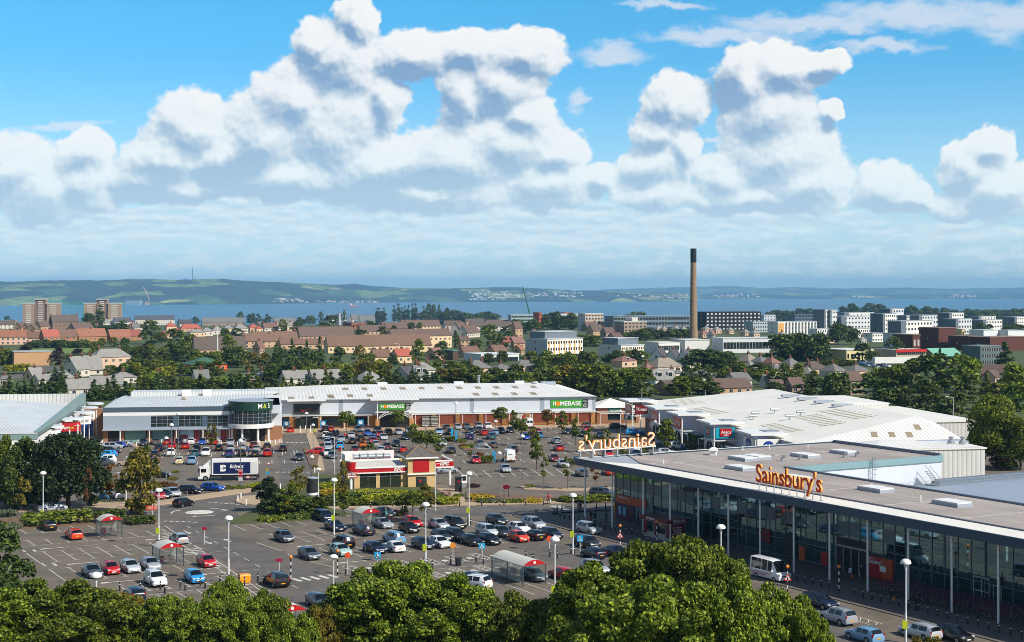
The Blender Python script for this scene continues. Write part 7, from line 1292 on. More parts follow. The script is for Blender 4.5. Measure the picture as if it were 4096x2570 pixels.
# left: rows of semis, tan and red roofs
for a in ((('C0', -40, 250, 575, 630, 705, 'gable', '94624a', 'e6b9a4', 165, 1)), ('C0', 240, 385, 590, 640, 690, 'gable', '75594a', 'e6b9a4', 165, 1), ('C0', 375, 560, 570, 628, 695, 'gable', 'a85a48', 'b07a52', 142, 1), ('C0', 530, 725, 570, 628, 690, 'gable', '75594a', 'b07a52', 152, 1), ('C0', 705, 1000, 562, 625, 680, 'gable', '94624a', 'b07a52', 142, 1), ('C0', 1000, 1230, 570, 628, 672, 'gable', '94624a', 'b07a52', 142, 1), ('C0', 1180, 1330, 570, 620, 665, 'gable', '8f5045', 'b07a52', 150, 1),
          ('C0', 850, 1212, 740, 825, 940, 'hip', '8c8a86', 'd9b79a', 140, 2), ('C0', 590, 840, 830, 935, 1010, 'gable', '8c8a86', 'd6cdbf', 120, 2), ('C0', 740, 965, 825, 940, 990, 'gable', '8c8a86', 'd6cdbf', 150, 1), ('C0', 225, 420, 935, 1000, 1060, 'gable', '8c8a86', 'd9b79a', 130, 1), ('C0', 300, 520, 1000, 1040, 1100, 'gable', '8c8a86', 'd6cdbf', 140, 1), ('C0', 470, 690, 945, 1040, 1080, 'hip', '8c8a86', 'd9b79a', 140, 1), ('C0', 600, 850, 1045, 1120, 1185, 'gable', '8c8a86', 'd6cdbf', 150, 1), ('C0', 840, 1160, 1030, 1090, 1140, 'gable', '8c8a86', 'd6cdbf', 160, 1),
          ('C0', 1035, 1275, 985, 1030, 1070, 'hip', '8c8a86', 'd6cdbf', 150, 1), ('C0', 1425, 1545, 965, 1030, 1080, 'hip', '8c8a86', 'd9b79a', 150, 1), ('C0', 1800, 1980, 975, 1040, 1080, 'gable', '70706e', 'd6cdbf', 150, 1), ('C0', 2260, 2420, 985, 1040, 1080, 'hip', '8c8a86', 'd9b79a', 150, 1), ('C0', -20, 110, 1010, 1045, 1090, 'hip', '70706e', '8f8478', 150, 1),
          ('C0', 465, 740, 430, 485, 570, 'gable', '5c5048', '7d6250', 140, 2), ('C0', 130, 260, 500, 545, 590, 'gable', '66524a', 'c9a27e', 110, 0), ('C0', 200, 320, 510, 550, 590, 'gable', '66524a', 'c9a27e', 110, 0), ('C0', 260, 370, 520, 560, 595, 'gable', '66524a', 'c9a27e', 110, 0), ('C0', 320, 470, 485, 535, 580, 'gable', '66524a', 'c9a27e', 115, 0), ('C0', 640, 880, 505, 555, 590, 'gable', '66524a', '8f8478', 115, 3), ('C0', -20, 140, 485, 515, 560, 'gable', '5c5048', 'd6cdbf', 150, 2), ('C0', 50, 170, 480, 500, 540, 'gable', '70706e', 'e8c9a0', 160, 1),
          ('C0', 1270, 1640, 415, 450, 500, 'gable', '4a4a50', 'd6cdbf', 155, 4), ('C0', 1060, 1240, 455, 490, 530, 'gable', '4a4a50', 'd6cdbf', 140, 2), ('C0', 1210, 1290, 490, 525, 560, 'hip', 'a85a48', 'c9a27e', 150, 1), ('C0', 1230, 1340, 510, 545, 590, 'gable', '70706e', 'd6cdbf', 150, 1), ('C0', 1550, 1660, 495, 535, 580, 'hip', 'a85a48', 'e8c9a0', 150, 1), ('C0', 1690, 1890, 505, 555, 585, 'hip', 'a85a48', 'c9a27e', 150, 2), ('C0', 1670, 1810, 475, 505, 550, 'gable', '4a4a50', 'd6cdbf', 150, 2), ('C0', 1620, 1700, 545, 575, 620, 'hip', 'a85a48', 'c9a27e', 150, 0), ('C0', 1520, 1620, 580, 610, 650, 'gable', '75594a', 'c9a27e', 150, 0),
          ('C0', 1770, 1920, 560, 590, 630, 'hip', '8c8a86', 'e8c9a0', 150, 1), ('C0', 1885, 2000, 540, 580, 625, 'hip', '8c8a86', 'd6cdbf', 150, 1), ('C0', 1980, 2100, 530, 570, 610, 'hip', '8c8a86', 'd6cdbf', 150, 2), ('C0', 2090, 2200, 520, 555, 600, 'hip', '8c8a86', 'e8c9a0', 150, 1), ('C0', 2190, 2330, 510, 555, 600, 'hip', '8c8a86', 'd6cdbf', 150, 2), ('C0', 2330, 2430, 505, 545, 590, 'hip', 'a85a48', 'c9a27e', 150, 1), ('C0', 1900, 2300, 455, 490, 530, 'gable', '70706e', '8f8478', 160, 3), ('C0', 960, 1080, 470, 495, 530, 'gable', '8c8a86', 'd6cdbf', 150, 1)): H_(*a)
# middle: long brown-roofed terraces
for a in (('C0', 1810, 2320, 640, 745, 800, 'gable', '5c5048', 'c9a27e', 155, 3), ('C0', 2260, 2560, 610, 670, 735, 'gable', '75594a', 'c9a27e', 150, 2), ('C1', -60, 400, 592, 670, 730, 'gable', '75594a', 'c9a27e', 150, 3), ('C1', 375, 930, 545, 620, 665, 'gable', '66524a', 'c9a27e', 150, 5), ('C1', 200, 640, 660, 700, 750, 'gable', '75594a', 'c9a27e', 155, 2), ('C1', 640, 1660, 625, 715, 785, 'gable', '75594a', 'e8c9a0', 158, 0, 'very long cream terrace under one brown tiled roof', 9), ('C1', 1220, 1850, 570, 625, 745, 'gable', '66524a', 'e8c9a0', 146, 2), ('C1', 950, 1240, 530, 580, 640, 'gable', '66524a', 'c9a27e', 150, 2), ('C1', 1160, 1430, 500, 550, 590, 'gable', '66524a', 'c9a27e', 150, 2), ('C1', 1340, 1740, 480, 530, 575, 'gable', '66524a', 'e8c9a0', 150, 4),
          ('C1', 1760, 1940, 485, 525, 590, 'gable', '5c5048', 'd6cdbf', 165, 1), ('C1', 1830, 2000, 500, 560, 620, 'gable', '66524a', 'd6cdbf', 110, 1), ('C1', 1900, 2110, 530, 595, 640, 'gable', '66524a', 'd6cdbf', 115, 1), ('C1', 2000, 2420, 495, 530, 575, 'gable', '5c5048', 'd6cdbf', 160, 2), ('C1', 1900, 2010, 635, 660, 730, 'gable', '66524a', 'c9a27e', 160, 1), ('C1', 1960, 2150, 465, 490, 530, 'gable', '5c5048', 'c9a27e', 155, 3), ('C1', 2150, 2400, 475, 490, 530, 'gable', '66524a', 'd6cdbf', 158, 3),
          ('C1', 1060, 1280, 760, 820, 880, 'gable', '75594a', 'e8c9a0', 152, 3), ('C1', 1270, 1470, 755, 810, 880, 'gable', 'a85a48', 'e8c9a0', 152, 1), ('C1', 1600, 1770, 745, 790, 850, 'gable', '86625a', 'c9a27e', 135, 1), ('C1', 1890, 2110, 730, 775, 830, 'gable', '75594a', 'c9a27e', 150, 2), ('C1', 2160, 2370, 720, 770, 830, 'gable', '75594a', 'c9a27e', 140, 2), ('C1', 2290, 2460, 640, 680, 740, 'gable', '8f5045', '8f8478', 160, 0), ('C1', -20, 75, 675, 735, 800, 'gable', '75594a', 'c9a27e', 120, 1),
          ('C1', 1430, 1690, 865, 950, 1010, 'hip', '8c8a86', 'd6cdbf', 145, 2), ('C1', 1660, 1870, 865, 950, 1000, 'hip', '8c8a86', 'd9b79a', 140, 1, None, 8, None, 1), ('C1', 1300, 1510, 925, 985, 1040, 'gable', '4a4a50', 'd6cdbf', 130, 1), ('C1', 1450, 1620, 920, 1000, 1050, 'gable', '70706e', 'e6e4df', 150, 1, None, 8, None, 2), ('C1', 1940, 2210, 850, 930, 990, 'hip', '70706e', 'd9b79a', 145, 2), ('C1', 2190, 2420, 885, 935, 990, 'hip', '70706e', 'd6cdbf', 150, 1), ('C1', 220, 500, 975, 1030, 1080, 'gable', '8c8a86', 'd6cdbf', 155, 1), ('C1', 480, 810, 965, 1030, 1080, 'gable', '8c8a86', 'd6cdbf', 155, 1), ('C1', 640, 770, 940, 985, 1030, 'hip', '8c8a86', 'd9b79a', 150, 1), ('C1', 300, 460, 950, 990, 1030, 'hip', '8c8a86', 'd9b79a', 150, 1), ('C1', 900, 1210, 950, 1050, 1110, 'hip', '8c8a86', 'd6cdbf', 135, 0), ('C1', -30, 140, 960, 1010, 1060, 'hip', '8c8a86', 'd9b79a', 140, 1),
          ('C1', 660, 860, 405, 445, 495, 'gable', '4a4a50', 'e6e4df', 150, 2), ('C1', 870, 980, 415, 460, 510, 'gable', '70706e', 'd6cdbf', 110, 2), ('C1', 950, 1130, 420, 475, 505, 'gable', '70706e', 'e6e4df', 115, 3), ('C1', 160, 370, 445, 475, 510, 'gable', '70706e', 'c9a27e', 155, 2), ('C1', 50, 210, 505, 545, 580, 'gable', '75594a', 'd6cdbf', 150, 2), ('C1', 130, 230, 500, 530, 570, 'hip', '8c8a86', 'd6cdbf', 150, 1), ('C1', -10, 60, 530, 555, 600, 'hip', 'a85a48', 'e8c9a0', 150, 1), ('C1', 270, 370, 490, 525, 580, 'hip', '8c8a86', 'd9b79a', 150, 1), ('C1', -10, 90, 455, 480, 510, 'gable', '70706e', '8f8478', 160, 1)): H_(*a)
# right: grey hipped bungalows, slate roofs and brown terraces
for a in (('C2', -40, 125, 640, 690, 740, 'gable', '86625a', 'c9a27e', 150, 1), ('C2', -10, 100, 495, 550, 640, 'gable', '66524a', 'c9a27e', 150, 0), ('C2', 150, 255, 565, 610, 650, 'gable', '66524a', 'c9a27e', 115, 0), ('C2', 0, 120, 715, 755, 800, 'gable', '94624a', 'c9a27e', 120, 1), ('C2', -20, 265, 850, 915, 965, 'hip', '70706e', 'd9b79a', 150, 1), ('C2', 270, 590, 850, 900, 940, 'gable', '70706e', 'd6cdbf', 140, 1), ('C2', 560, 810, 820, 890, 920, 'hip', '70706e', 'c9a27e', 140, 1), ('C2', 940, 1170, 815, 860, 920, 'hip', '86625a', 'd9b79a', 145, 1, None, 8, None, 1), ('C2', 1190, 1350, 875, 950, 1000, 'hip', '86625a', 'd9b79a', 145, 1), ('C2', 1270, 1590, 840, 935, 970, 'hip', '8f8478', 'd6cdbf', 145, 1), ('C2', 1295, 1475, 750, 815, 860, 'gable', '4a4a50', 'e6e4df', 125, 1), ('C2', 1430, 1610, 765, 850, 890, 'gable', '4a4a50', 'e6e4df', 130, 1), ('C2', 1540, 1780, 765, 870, 925, 'gable', '4a4a50', 'e6e4df', 140, 1, None, 8, None, 2),
          ('C2', 1280, 1550, 960, 1040, 1090, 'gable', '8c8a86', 'e6e4df', 165, 2, 'grey roofed house with two white framed dormers and chimneys', 8, None, 2), ('C2', 1500, 1620, 950, 975, 1050, 'hip', '70706e', 'd6cdbf', 150, 1), ('C2', 1335, 1610, 1060, 1110, 1180, 'gable', '5c5048', 'a08a74', 145, 0), ('C2', 1840, 2260, 1065, 1130, 1175, 'gable', '66524a', 'c9a27e', 160, 0), ('C2', 1990, 2260, 995, 1050, 1100, 'gable', '70706e', 'd6cdbf', 155, 2), ('C2', 1630, 1900, 975, 1030, 1070, 'gable', '70706e', 'd6cdbf', 155, 2), ('C2', 2340, 2460, 1020, 1070, 1110, 'gable', '70706e', 'd6cdbf', 155, 1), ('C2', 2120, 2330, 785, 865, 910, 'hip', '8f8478', 'd9b79a', 145, 1), ('C2', 2240, 2430, 815, 880, 920, 'hip', '70706e', 'd9b79a', 140, 1), ('C2', 2180, 2300, 875, 925, 960, 'hip', '8c8a86', 'd6cdbf', 145, 0),
          ('C2', 1320, 1430, 520, 555, 590, 'hip', '8c8a86', 'd9b79a', 150, 1), ('C2', 1390, 1470, 530, 560, 600, 'hip', '8c8a86', 'd9b79a', 150, 1), ('C2', 1490, 1590, 520, 560, 600, 'hip', '8c8a86', 'd6cdbf', 150, 1), ('C2', 1560, 1660, 525, 570, 605, 'hip', '8c8a86', 'd9b79a', 150, 1), ('C2', 1780, 1870, 525, 560, 600, 'hip', '8c8a86', 'd9b79a', 150, 1), ('C2', 1880, 1970, 530, 565, 600, 'hip', '8c8a86', 'd9b79a', 150, 1), ('C2', 2010, 2090, 540, 570, 605, 'hip', '8c8a86', 'd9b79a', 150, 1), ('C2', 2150, 2240, 555, 590, 620, 'hip', '8c8a86', 'd9b79a', 150, 1), ('C2', 2230, 2330, 560, 600, 640, 'hip', '8c8a86', 'd9b79a', 150, 1), ('C2', 1750, 1850, 565, 605, 640, 'hip', '86625a', 'd9b79a', 150, 1), ('C2', 1830, 1920, 570, 615, 650, 'gable', '86625a', 'e6e4df', 120, 0), ('C2', 650, 810, 495, 540, 580, 'gable', '66524a', '8f8478', 140, 2), ('C2', 700, 870, 525, 575, 620, 'gable', '5c5048', 'c9a27e', 140, 2), ('C2', 830, 970, 550, 590, 640, 'gable', '66524a', 'a08a74', 150, 2), ('C2', 900, 1040, 600, 630, 680, 'gable', '66524a', 'c9a27e', 150, 1),
          ('C3', -60, 125, 820, 885, 930, 'hip', '86625a', 'd9b79a', 145, 1), ('C3', 90, 330, 825, 915, 965, 'hip', '70706e', 'c9a27e', 145, 1), ('C3', 280, 560, 865, 940, 990, 'hip', '5c5048', 'd9b79a', 140, 2), ('C3', -40, 165, 895, 970, 1010, 'hip', '70706e', 'd6cdbf', 150, 0), ('C3', 290, 450, 935, 1010, 1040, 'hip', '8c8a86', 'd6cdbf', 130, 0), ('C3', 490, 730, 880, 960, 1010, 'hip', '70706e', 'd6cdbf', 140, 1), ('C3', 700, 950, 895, 955, 1010, 'hip', '70706e', 'd9b79a', 150, 1), ('C3', 520, 700, 1000, 1065, 1170, 'gable', '66524a', 'a08a74', 165, 0), ('C3', 690, 890, 972, 1040, 1180, 'gable', '66524a', 'a08a74', 160, 0), ('C3', 1080, 1210, 940, 1005, 1080, 'gable', '66524a', 'a08a74', 160, 0), ('C3', 1290, 1420, 920, 970, 1040, 'gable', '66524a', 'a08a74', 160, 0), ('C3', 145, 350, 1042, 1105, 1160, 'gable', '66524a', 'a08a74', 160, 0), ('C3', -20, 160, 1055, 1090, 1150, 'gable', '66524a', 'a08a74', 160, 0),
          ('C3', 2010, 2280, 908, 985, 1070, 'gable', '66524a', 'd6cdbf', 200, 0), ('C3', 2010, 2200, 960, 1010, 1130, 'gable', '5c5048', 'e6b9a4', 140, 0), ('C3', 2270, 2400, 980, 1030, 1090, 'gable', '70706e', 'd6cdbf', 130, 0), ('C3', 300, 420, 600, 640, 680, 'hip', '8c8a86', 'd9b79a', 150, 0), ('C3', 340, 440, 640, 680, 720, 'hip', '8f8478', 'd9b79a', 150, 0), ('C3', 380, 500, 610, 650, 690, 'hip', '8c8a86', 'd9b79a', 150, 1), ('C3', 510, 620, 605, 650, 690, 'hip', '8c8a86', 'd9b79a', 150, 1), ('C3', 850, 920, 630, 660, 700, 'hip', '8c8a86', 'd6cdbf', 150, 1), ('C3', 80, 180, 580, 610, 640, 'hip', '8c8a86', 'd9b79a', 150, 1)): H_(*a)
# larger blocks: tile, x0, x1, top, base, wall, roof, windows per row, rows, bearing of the front, depth, extra
def block(tile, x0, x1, yt, yb, wc, rc, nw, rows, az=152, dep=10, label='', name='apartment_block', cat='building', strip=False, side=None, wcol=None, pent=None):
    p = G(tile, (x0 + x1) / 2, yb); k = p.y / F / TILE[tile][2]; px = PX(tile, (x0 + x1) / 2, yb)[0]
    rel = rad(az - 180) - math.atan((px - CX) / F); c, s = abs(math.cos(rel)), abs(math.sin(rel)); wt = (x1 - x0) * k
    D = min(dep, wt * .9 / max(s, .3)); L = max(3.0, (wt - D * s) / max(c, .4)); h = (yb - yt) * k; Yb = p.y; p.y += D / 2 * c + L / 2 * s; p.x *= p.y / Yb
    t = thing(name, label, cat, p, faceaz(az)); x, y = L / 2, D / 2
    part(t, 'wall', wm(wc), (-x, x, -y, y, -2, h))
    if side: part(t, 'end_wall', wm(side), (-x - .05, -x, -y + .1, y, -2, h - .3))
    part(t, 'roof', wm(rc), (-x - .25, x + .25, -y - .25, y + .25, h, h + .35))
    wmt = winm if wcol is None else wm(wcol)
    for r in range(rows):
        z = h * (r + .5) / rows; hh = h / rows
        if strip: q = part(t, 'window_band', wmt, (-x + .4, x - .4, -y - .06, -y, z - hh * .22, z + hh * .24)); part(q, 'mullion', winf, *[(-x + .4 + (L - .8) * i / max(nw, 1) - .06, -x + .4 + (L - .8) * i / max(nw, 1) + .06, -y - .1, -y - .06, z - hh * .22, z + hh * .24) for i in range(nw + 1)])
        else:
            for i in range(nw):
                q = -x + L * (i + .5) / nw; w = min(.85, L / nw * .24); part(t, 'window', wmt, (q - w, q + w, -y - .06, -y, z - hh * .2, z + hh * .2))
    if s > .25 and not strip:
        sx = -1 if rel < 0 else 1
        for r in range(rows): z = h * (r + .5) / rows; part(t, 'window', wmt, (sx * (x + .06), sx * x, -1.1, -.1, z - .5, z + .6)) if sx > 0 else part(t, 'window', wmt, (-x - .08, -x, .3, 1.3, z - .5, z + .6))
    if pent:
        a, b, ph, pc = pent; part(t, 'penthouse', wm(pc), (-x + a * L, -x + b * L, -y * .6, y * .8, h + .35, h + ph)); part(t, 'penthouse_roof', wm(rc), (-x + a * L - .3, -x + b * L + .3, -y * .6 - .3, y * .8 + .3, h + ph, h + ph + .3))
    return t, L, D, h
W_, GR = 'e6e4df', '6f7d88'
for x, in ((228,), (803,)):          # the two stepped brick towers
    p = G('C0', x + 168, 545); p.y = 2150; p.z = gz(2150); pxc = PX('C0', x + 168, 0)[0]; p.x = (pxc - CX) / F * 2150; k = 2150 / F / 2.3535
    t = thing('tower_block', 'stepped brick tower block %s' % ('furthest left, before the green frame' if x < 500 else 'with a green tree standing before it'), 'tower block', p, rad(8)); hgt = lambda y: HC - (1080 + y / 2.3535 - HY) * 2150 / F - p.z
    for a, b, yt, col in ((-168, -60, 318, 'a58c74'), (-56, 44, 280, '947464'), (50, 168, 318, 'a58c74')):
        part(t, 'tower_wing', wm(col), (a * k, b * k, -6 if a == -56 else -8, 8, -4, hgt(yt))); part(t, 'wing_roof', winf, ((a - 4) * k, (b + 4) * k, -8.5, 8.5, hgt(yt), hgt(yt) + 1.0)); hh = hgt(yt)
        for r in range(int(hh / 3.0)): part(t, 'window_row', winf, ((a + 30) * k, (b - 30) * k, -8.1, -8, r * 3.0 + 1.4, r * 3.0 + 2.4))
    part(t, 'stair_recess', wm('5a3a30'), (-62 * k, -54 * k, -7, 6, -4, hgt(330)), (42 * k, 52 * k, -7, 6, -4, hgt(330)))
    for r in range(8): part(t, 'balcony', wm('8a4630'), (-62 * k, -54 * k, -8, -7, r * 3 + 1, r * 3 + 1.9), (42 * k, 52 * k, -8, -7, r * 3 + 1, r * 3 + 1.9))
p = Vector(((PX('C0', 570, 0)[0] - CX) / F * 2600, 2600, gz(2600))); gs = mat('gasholder_green', '3f9a90', .6); t = thing('gasholder_frame', 'tall green lattice gasholder frame behind the brick tower', 'gasholder', p); r_ = 40; hh = HC - (1080 + 300 / 2.3535 - HY) * 2600 / F - p.z; b = MB()
for i in range(18):
    a, c = 2 * math.pi * i / 18, 2 * math.pi * (i + 1) / 18; P0, P1 = Vector((r_ * math.cos(a), r_ * math.sin(a), 0)), Vector((r_ * math.cos(c), r_ * math.sin(c), 0)); b.tube(P0, P0 + Vector((0, 0, hh)), .3, n=4)
    for z in (.2, .45, .7, 1): b.tube(P0 + Vector((0, 0, hh * z)), P1 + Vector((0, 0, hh * z)), .2, n=4)
    b.tube(P0 + Vector((0, 0, hh * .45)), P1 + Vector((0, 0, hh)), .12, n=4); b.tube(P1 + Vector((0, 0, hh * .45)), P0 + Vector((0, 0, hh)), .12, n=4)
b.obj('frame', gs, t)
BL = ((('C2', 125, 670, 655, 845, W_, 'c2c8cc', 7, 3, 140, 16, 'white and ochre four-storey block with slate penthouse')), )
def ochre(t, L, D, h, n, rows):      # ochre panels between the windows
    for i in range(n): q = -L / 2 + L * (i + .5) / n; part(t, 'ochre_panel', wm('d9a85c'), (q - L / n * .28, q + L / n * .02, -D / 2 - .04, -D / 2, .6, h - .8))
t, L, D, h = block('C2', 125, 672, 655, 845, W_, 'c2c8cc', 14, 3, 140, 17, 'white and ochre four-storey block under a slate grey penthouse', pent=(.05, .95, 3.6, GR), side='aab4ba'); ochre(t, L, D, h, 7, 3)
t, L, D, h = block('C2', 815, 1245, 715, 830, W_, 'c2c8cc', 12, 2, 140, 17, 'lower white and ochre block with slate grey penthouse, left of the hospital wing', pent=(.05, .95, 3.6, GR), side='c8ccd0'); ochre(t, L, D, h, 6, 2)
block('C2', 1250, 1580, 690, 790, W_, 'd6d6d2', 9, 1, 152, 14, 'long white clinic wing with window bands at the chimney foot', 'clinic', strip=True); block('C2', 1480, 1860, 665, 780, 'dcdcd8', 'd0d0cc', 0, 0, 160, 20, 'plain white plant hall round the chimney foot', 'plant_hall')
b_ = block('C2', 1880, 2540, 650, 785, 'dfe2e4', 'cfd2d4', 18, 1, 168, 18, 'long white clinic with a band of blue windows right of the chimney', 'clinic', strip=True); block('C3', 0, 205, 650, 780, 'e2e2e0', 'cfd2d4', 0, 0, 160, 14, 'blank white end block beside the dark trees', 'clinic')
block('C2', 1745, 2345, 400, 575, '14161d', '2a2c34', 14, 5, 160, 16, 'black hotel slab dotted with small pale windows', 'hotel', wcol='cfd8dc'); block('C2', 865, 1680, 440, 580, '6e7f8e', '8fa0ac', 24, 3, 160, 20, 'long low grey glass office behind the chimney', 'office_building', strip=True); block('C2', 2185, 2460, 490, 590, 'aeb6bb', '8d979e', 9, 3, 150, 12, 'grey terrace of new flats right of the black hotel')
block('C2', 620, 860, 415, 575, 'bcae9e', 'd6d6d2', 6, 5, 150, 12, 'stone and white flats with corner balconies above the red-roofed terrace', side='c9ccd0'); block('C2', 960, 1268, 490, 620, '9c8a7c', 'd6d6d2', 6, 4, 150, 14, 'grey brown flats with dark balconies and a brick stair panel', pent=(.45, .7, 3.0, 'c9c2b8')); block('C2', 350, 620, 395, 500, 'd9dadb', '8d979e', 8, 4, 150, 14, 'white flats with a brick rooftop cabin', pent=(.45, .8, 2.6, '9c5a44')); block('C2', 540, 640, 390, 480, 'b8bcc0', '8d979e', 3, 4, 150, 12, 'narrow grey flats behind the stone flats'); block('C2', 960, 1230, 392, 480, '7c6f68', '9aa0a4', 8, 3, 150, 14, 'brown and white flats behind the grey office')
block('C2', -40, 215, 425, 530, '9ab0ae', 'b4c2c0', 10, 3, 160, 14, 'green glass block under scaffolding poles', strip=True); block('C2', 205, 275, 405, 560, 'b0583a', 'a04a30', 2, 4, 150, 10, 'narrow orange brick block at the crane foot'); block('C2', 2340, 2480, 425, 520, 'c6ccd0', '8d979e', 4, 3, 160, 12, 'pale small block right of the black hotel')
for x0, x1, yt, yb, st in ((425, 590, 375, 600, 5), (480, 650, 380, 600, 5), (585, 960, 440, 600, 4), (965, 1200, 415, 620, 5), (1130, 1545, 485, 640, 3), (1050, 1275, 368, 560, 4), (1200, 1330, 430, 560, 4), (1600, 1840, 408, 580, 4), (1650, 1915, 465, 610, 3), (1320, 1600, 430, 560, 3), (1910, 2200, 475, 600, 3), (2210, 2440, 445, 580, 4), (670, 1000, 405, 520, 3), (1280, 1560, 392, 500, 3), (1900, 2140, 440, 540, 3)):
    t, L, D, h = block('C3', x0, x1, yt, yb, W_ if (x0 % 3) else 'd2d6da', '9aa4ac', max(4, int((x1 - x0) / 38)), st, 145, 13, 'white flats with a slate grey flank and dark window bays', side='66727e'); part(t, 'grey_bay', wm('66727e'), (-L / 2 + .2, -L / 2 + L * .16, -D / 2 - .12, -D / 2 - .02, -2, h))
t, L, D, h = block('C3', 0, 460, 492, 610, W_, 'a8b0b4', 12, 3, 148, 12, 'row of white town houses with upright bays and one ochre end'); part(t, 'ochre_panel', wm('d9a85c'), (-L / 2 + .4, -L / 2 + L * .15, -D / 2 - .1, -D / 2 - .02, .5, h - 1)); part(t, 'bay_wall', wm('cfd3d6'), *[(-L / 2 + L * (i + .5) / 12 - .25, -L / 2 + L * (i + .5) / 12 + .25, -D / 2 - 1.4, -D / 2, 0, h - .3) for i in range(2, 12)])
for x0, x1, yt, yb in ((380, 620, 560, 640), (560, 750, 545, 640), (750, 960, 555, 640), (890, 1090, 600, 680)): block('C3', x0, x1, yt, yb, W_, 'b4bcc0', 7, 2, 150, 10, 'low white town houses with flat pale roofs before the white flats')
block('C3', 220, 430, 420, 520, '4a5a70', '7d8ea0', 6, 3, 155, 12, 'dark blue glass office left of the white flats', 'office_building', strip=True)
for x0, x1, yt, yb, nw in ((1180, 1430, 615, 760, 2), (1425, 1760, 550, 750, 0), (1700, 1980, 628, 760, 4), (1900, 2440, 640, 770, 0)): block('C3', x0, x1, yt, yb, '5a2e22', '8a7468', nw, 1, 150, 16, 'dark red brick hospital block with a flat roof', 'hospital_block', wcol='b8b4ac')
block('C3', 1090, 1300, 605, 740, 'd2dcdc', 'b9c9c8', 0, 0, 150, 18, 'pale metal-roofed hall left of the brick hospital', 'hall'); block('C3', 1760, 1840, 560, 640, 'c9b27c', 'b9b0a0', 1, 1, 150, 10, 'small ochre rooftop block behind the brick hospital'); block('C3', 1900, 2160, 570, 640, 'e0e6e6', 'b9c9c8', 0, 0, 150, 14, 'white low hall behind the brick hospital', 'hall'); block('C3', 2130, 2440, 575, 640, 'e0e6e6', 'b9c9c8', 0, 0, 150, 14, 'white low hall near the right edge', 'hall')
block('C3', 480, 1000, 760, 870, 'dccf9a', 'd8d8d4', 8, 1, 150, 20, 'cream flat-roofed ward with pipes on its roof', 'hospital_ward'); t, L, D, h = block('C3', 1000, 1480, 760, 880, 'c4b89e', 'c8c8c4', 14, 2, 158, 18, 'ward with a red roof band and rows of dark windows', 'hospital_ward', strip=True); part(t, 'red_band', wm('c0241c'), (-L / 2 - .3, L / 2 + .3, -D / 2 - .35, -D / 2 - .26, h - 1.0, h + .5))
t = house('C3', 1420, 1830, 755, 815, 865, 'gable', '8c8a86', '7d6250', 158, 0, 'brown block with a mint green roof', 14); [setattr(s, 'material', mat('mint_roof', '74b09a', .6)) for o in t.children if o.name.startswith('roof') for s in o.material_slots]
block('C3', 1830, 2200, 725, 900, '5f7274', '7d8a8c', 12, 3, 160, 14, 'grey green glass ward with three window bands', 'hospital_ward', strip=True); block('C3', 1975, 2500, 670, 740, '4a2a24', '6d6460', 8, 1, 160, 14, 'dark brown top floor with square windows at the right edge', 'hospital_ward', wcol='c6c6c0')
block('C0', 110, 480, 775, 905, 'c49a70', 'a8adb0', 0, 0, 155, 12, 'flat-roofed buff brick substation with a brown door', 'substation'); block('C0', 40, 170, 835, 895, 'c49a70', 'a8adb0', 0, 0, 155, 8, 'low buff brick annex left of the substation', 'substation'); 
t = house('C0', 1730, 2120, 830, 895, 960, 'hip', '70706e', 'd8571c', 150, 0, 'filling station shop with sloping green roof and orange front', 14); [setattr(s, 'material', mat('station_green', '3f6650', .6)) for o in t.children if o.name.startswith('roof') for s in o.material_slots]
block('C1', 1780, 1890, 765, 850, '5a463c', '4a9a94', 0, 0, 150, 10, 'dark brick cube with a turquoise roof rim', 'hall'); t, L, D, h = block('C1', 1950, 2480, 800, 870, 'dfe2e2', 'cfd8dc', 0, 0, 150, 18, 'white sloping-roofed hall with a dark glass front', 'hall'); part(t, 'glass_front', winm, (-L / 2 + .5, L / 2 - .5, -D / 2 - .1, -D / 2, 0, h * .6)); block('C1', 820, 1040, 500, 560, '8f5a40', '6a6a78', 4, 1, 140, 14, 'low orange brick hall with a blue sloping roof', 'hall'); block('C1', 760, 845, 365, 470, 'd2d6d8', 'b8bcc0', 2, 3, 150, 12, 'white concrete tower with square openings', 'tower'); block('C1', 1125, 1215, 362, 490, '8a8f96', '5a5e66', 1, 1, 150, 14, 'grey and black cube tower behind the poplars', 'tower'); block('C1', 1920, 2290, 395, 460, 'e6e8e8', 'c9cccc', 0, 0, 160, 20, 'long white shed on the skyline beyond the woods', 'shed')
for x in (2230, 2400): block('C1', x, x + 190, 412, 470, 'b8c2c6', '8d979e', 4, 2, 160, 14, 'low glassy building on the skyline beyond the woods', strip=True)
# chimney
p = G('P', 2773.7, 1360); cs = mat('chimney_concrete', '937a5e', .85, noise=.12, scale=.15); t = thing('tall_chimney', 'tall tapering concrete chimney with a black top', 'chimney', p); k = p.y / F; hz = lambda y: HC - (y - HY) * k; b = MB(); prof = [(19 * k, -1), (17.5 * k, hz(1335)), (15.5 * k, hz(1310)), (14 * k, hz(1240)), (12.5 * k, hz(1150)), (11.6 * k, hz(1051))]; b.lathe(prof, n=32); b.obj('shaft', cs, t, 60)
b = MB(); b.lathe([(11.8 * k, hz(1051)), (12.2 * k, hz(1050)), (12.2 * k, hz(996)), (9 * k, hz(995))], n=32); b.obj('black_top', mat('chimney_black', '16151a', .7, noise=.2, scale=.2), t, 60)
b = MB()
for i in range(17): y = 1345 - i * 17.5; r = np.interp(hz(y), [q[1] for q in prof], [q[0] for q in prof]); b.lathe([(r, hz(y) - .18), (r + .06, hz(y) - .15), (r + .06, hz(y) + .15), (r, hz(y) + .18)], n=32)
b.obj('lift_joint', mat('chimney_joint', '8a7258', .9), t)
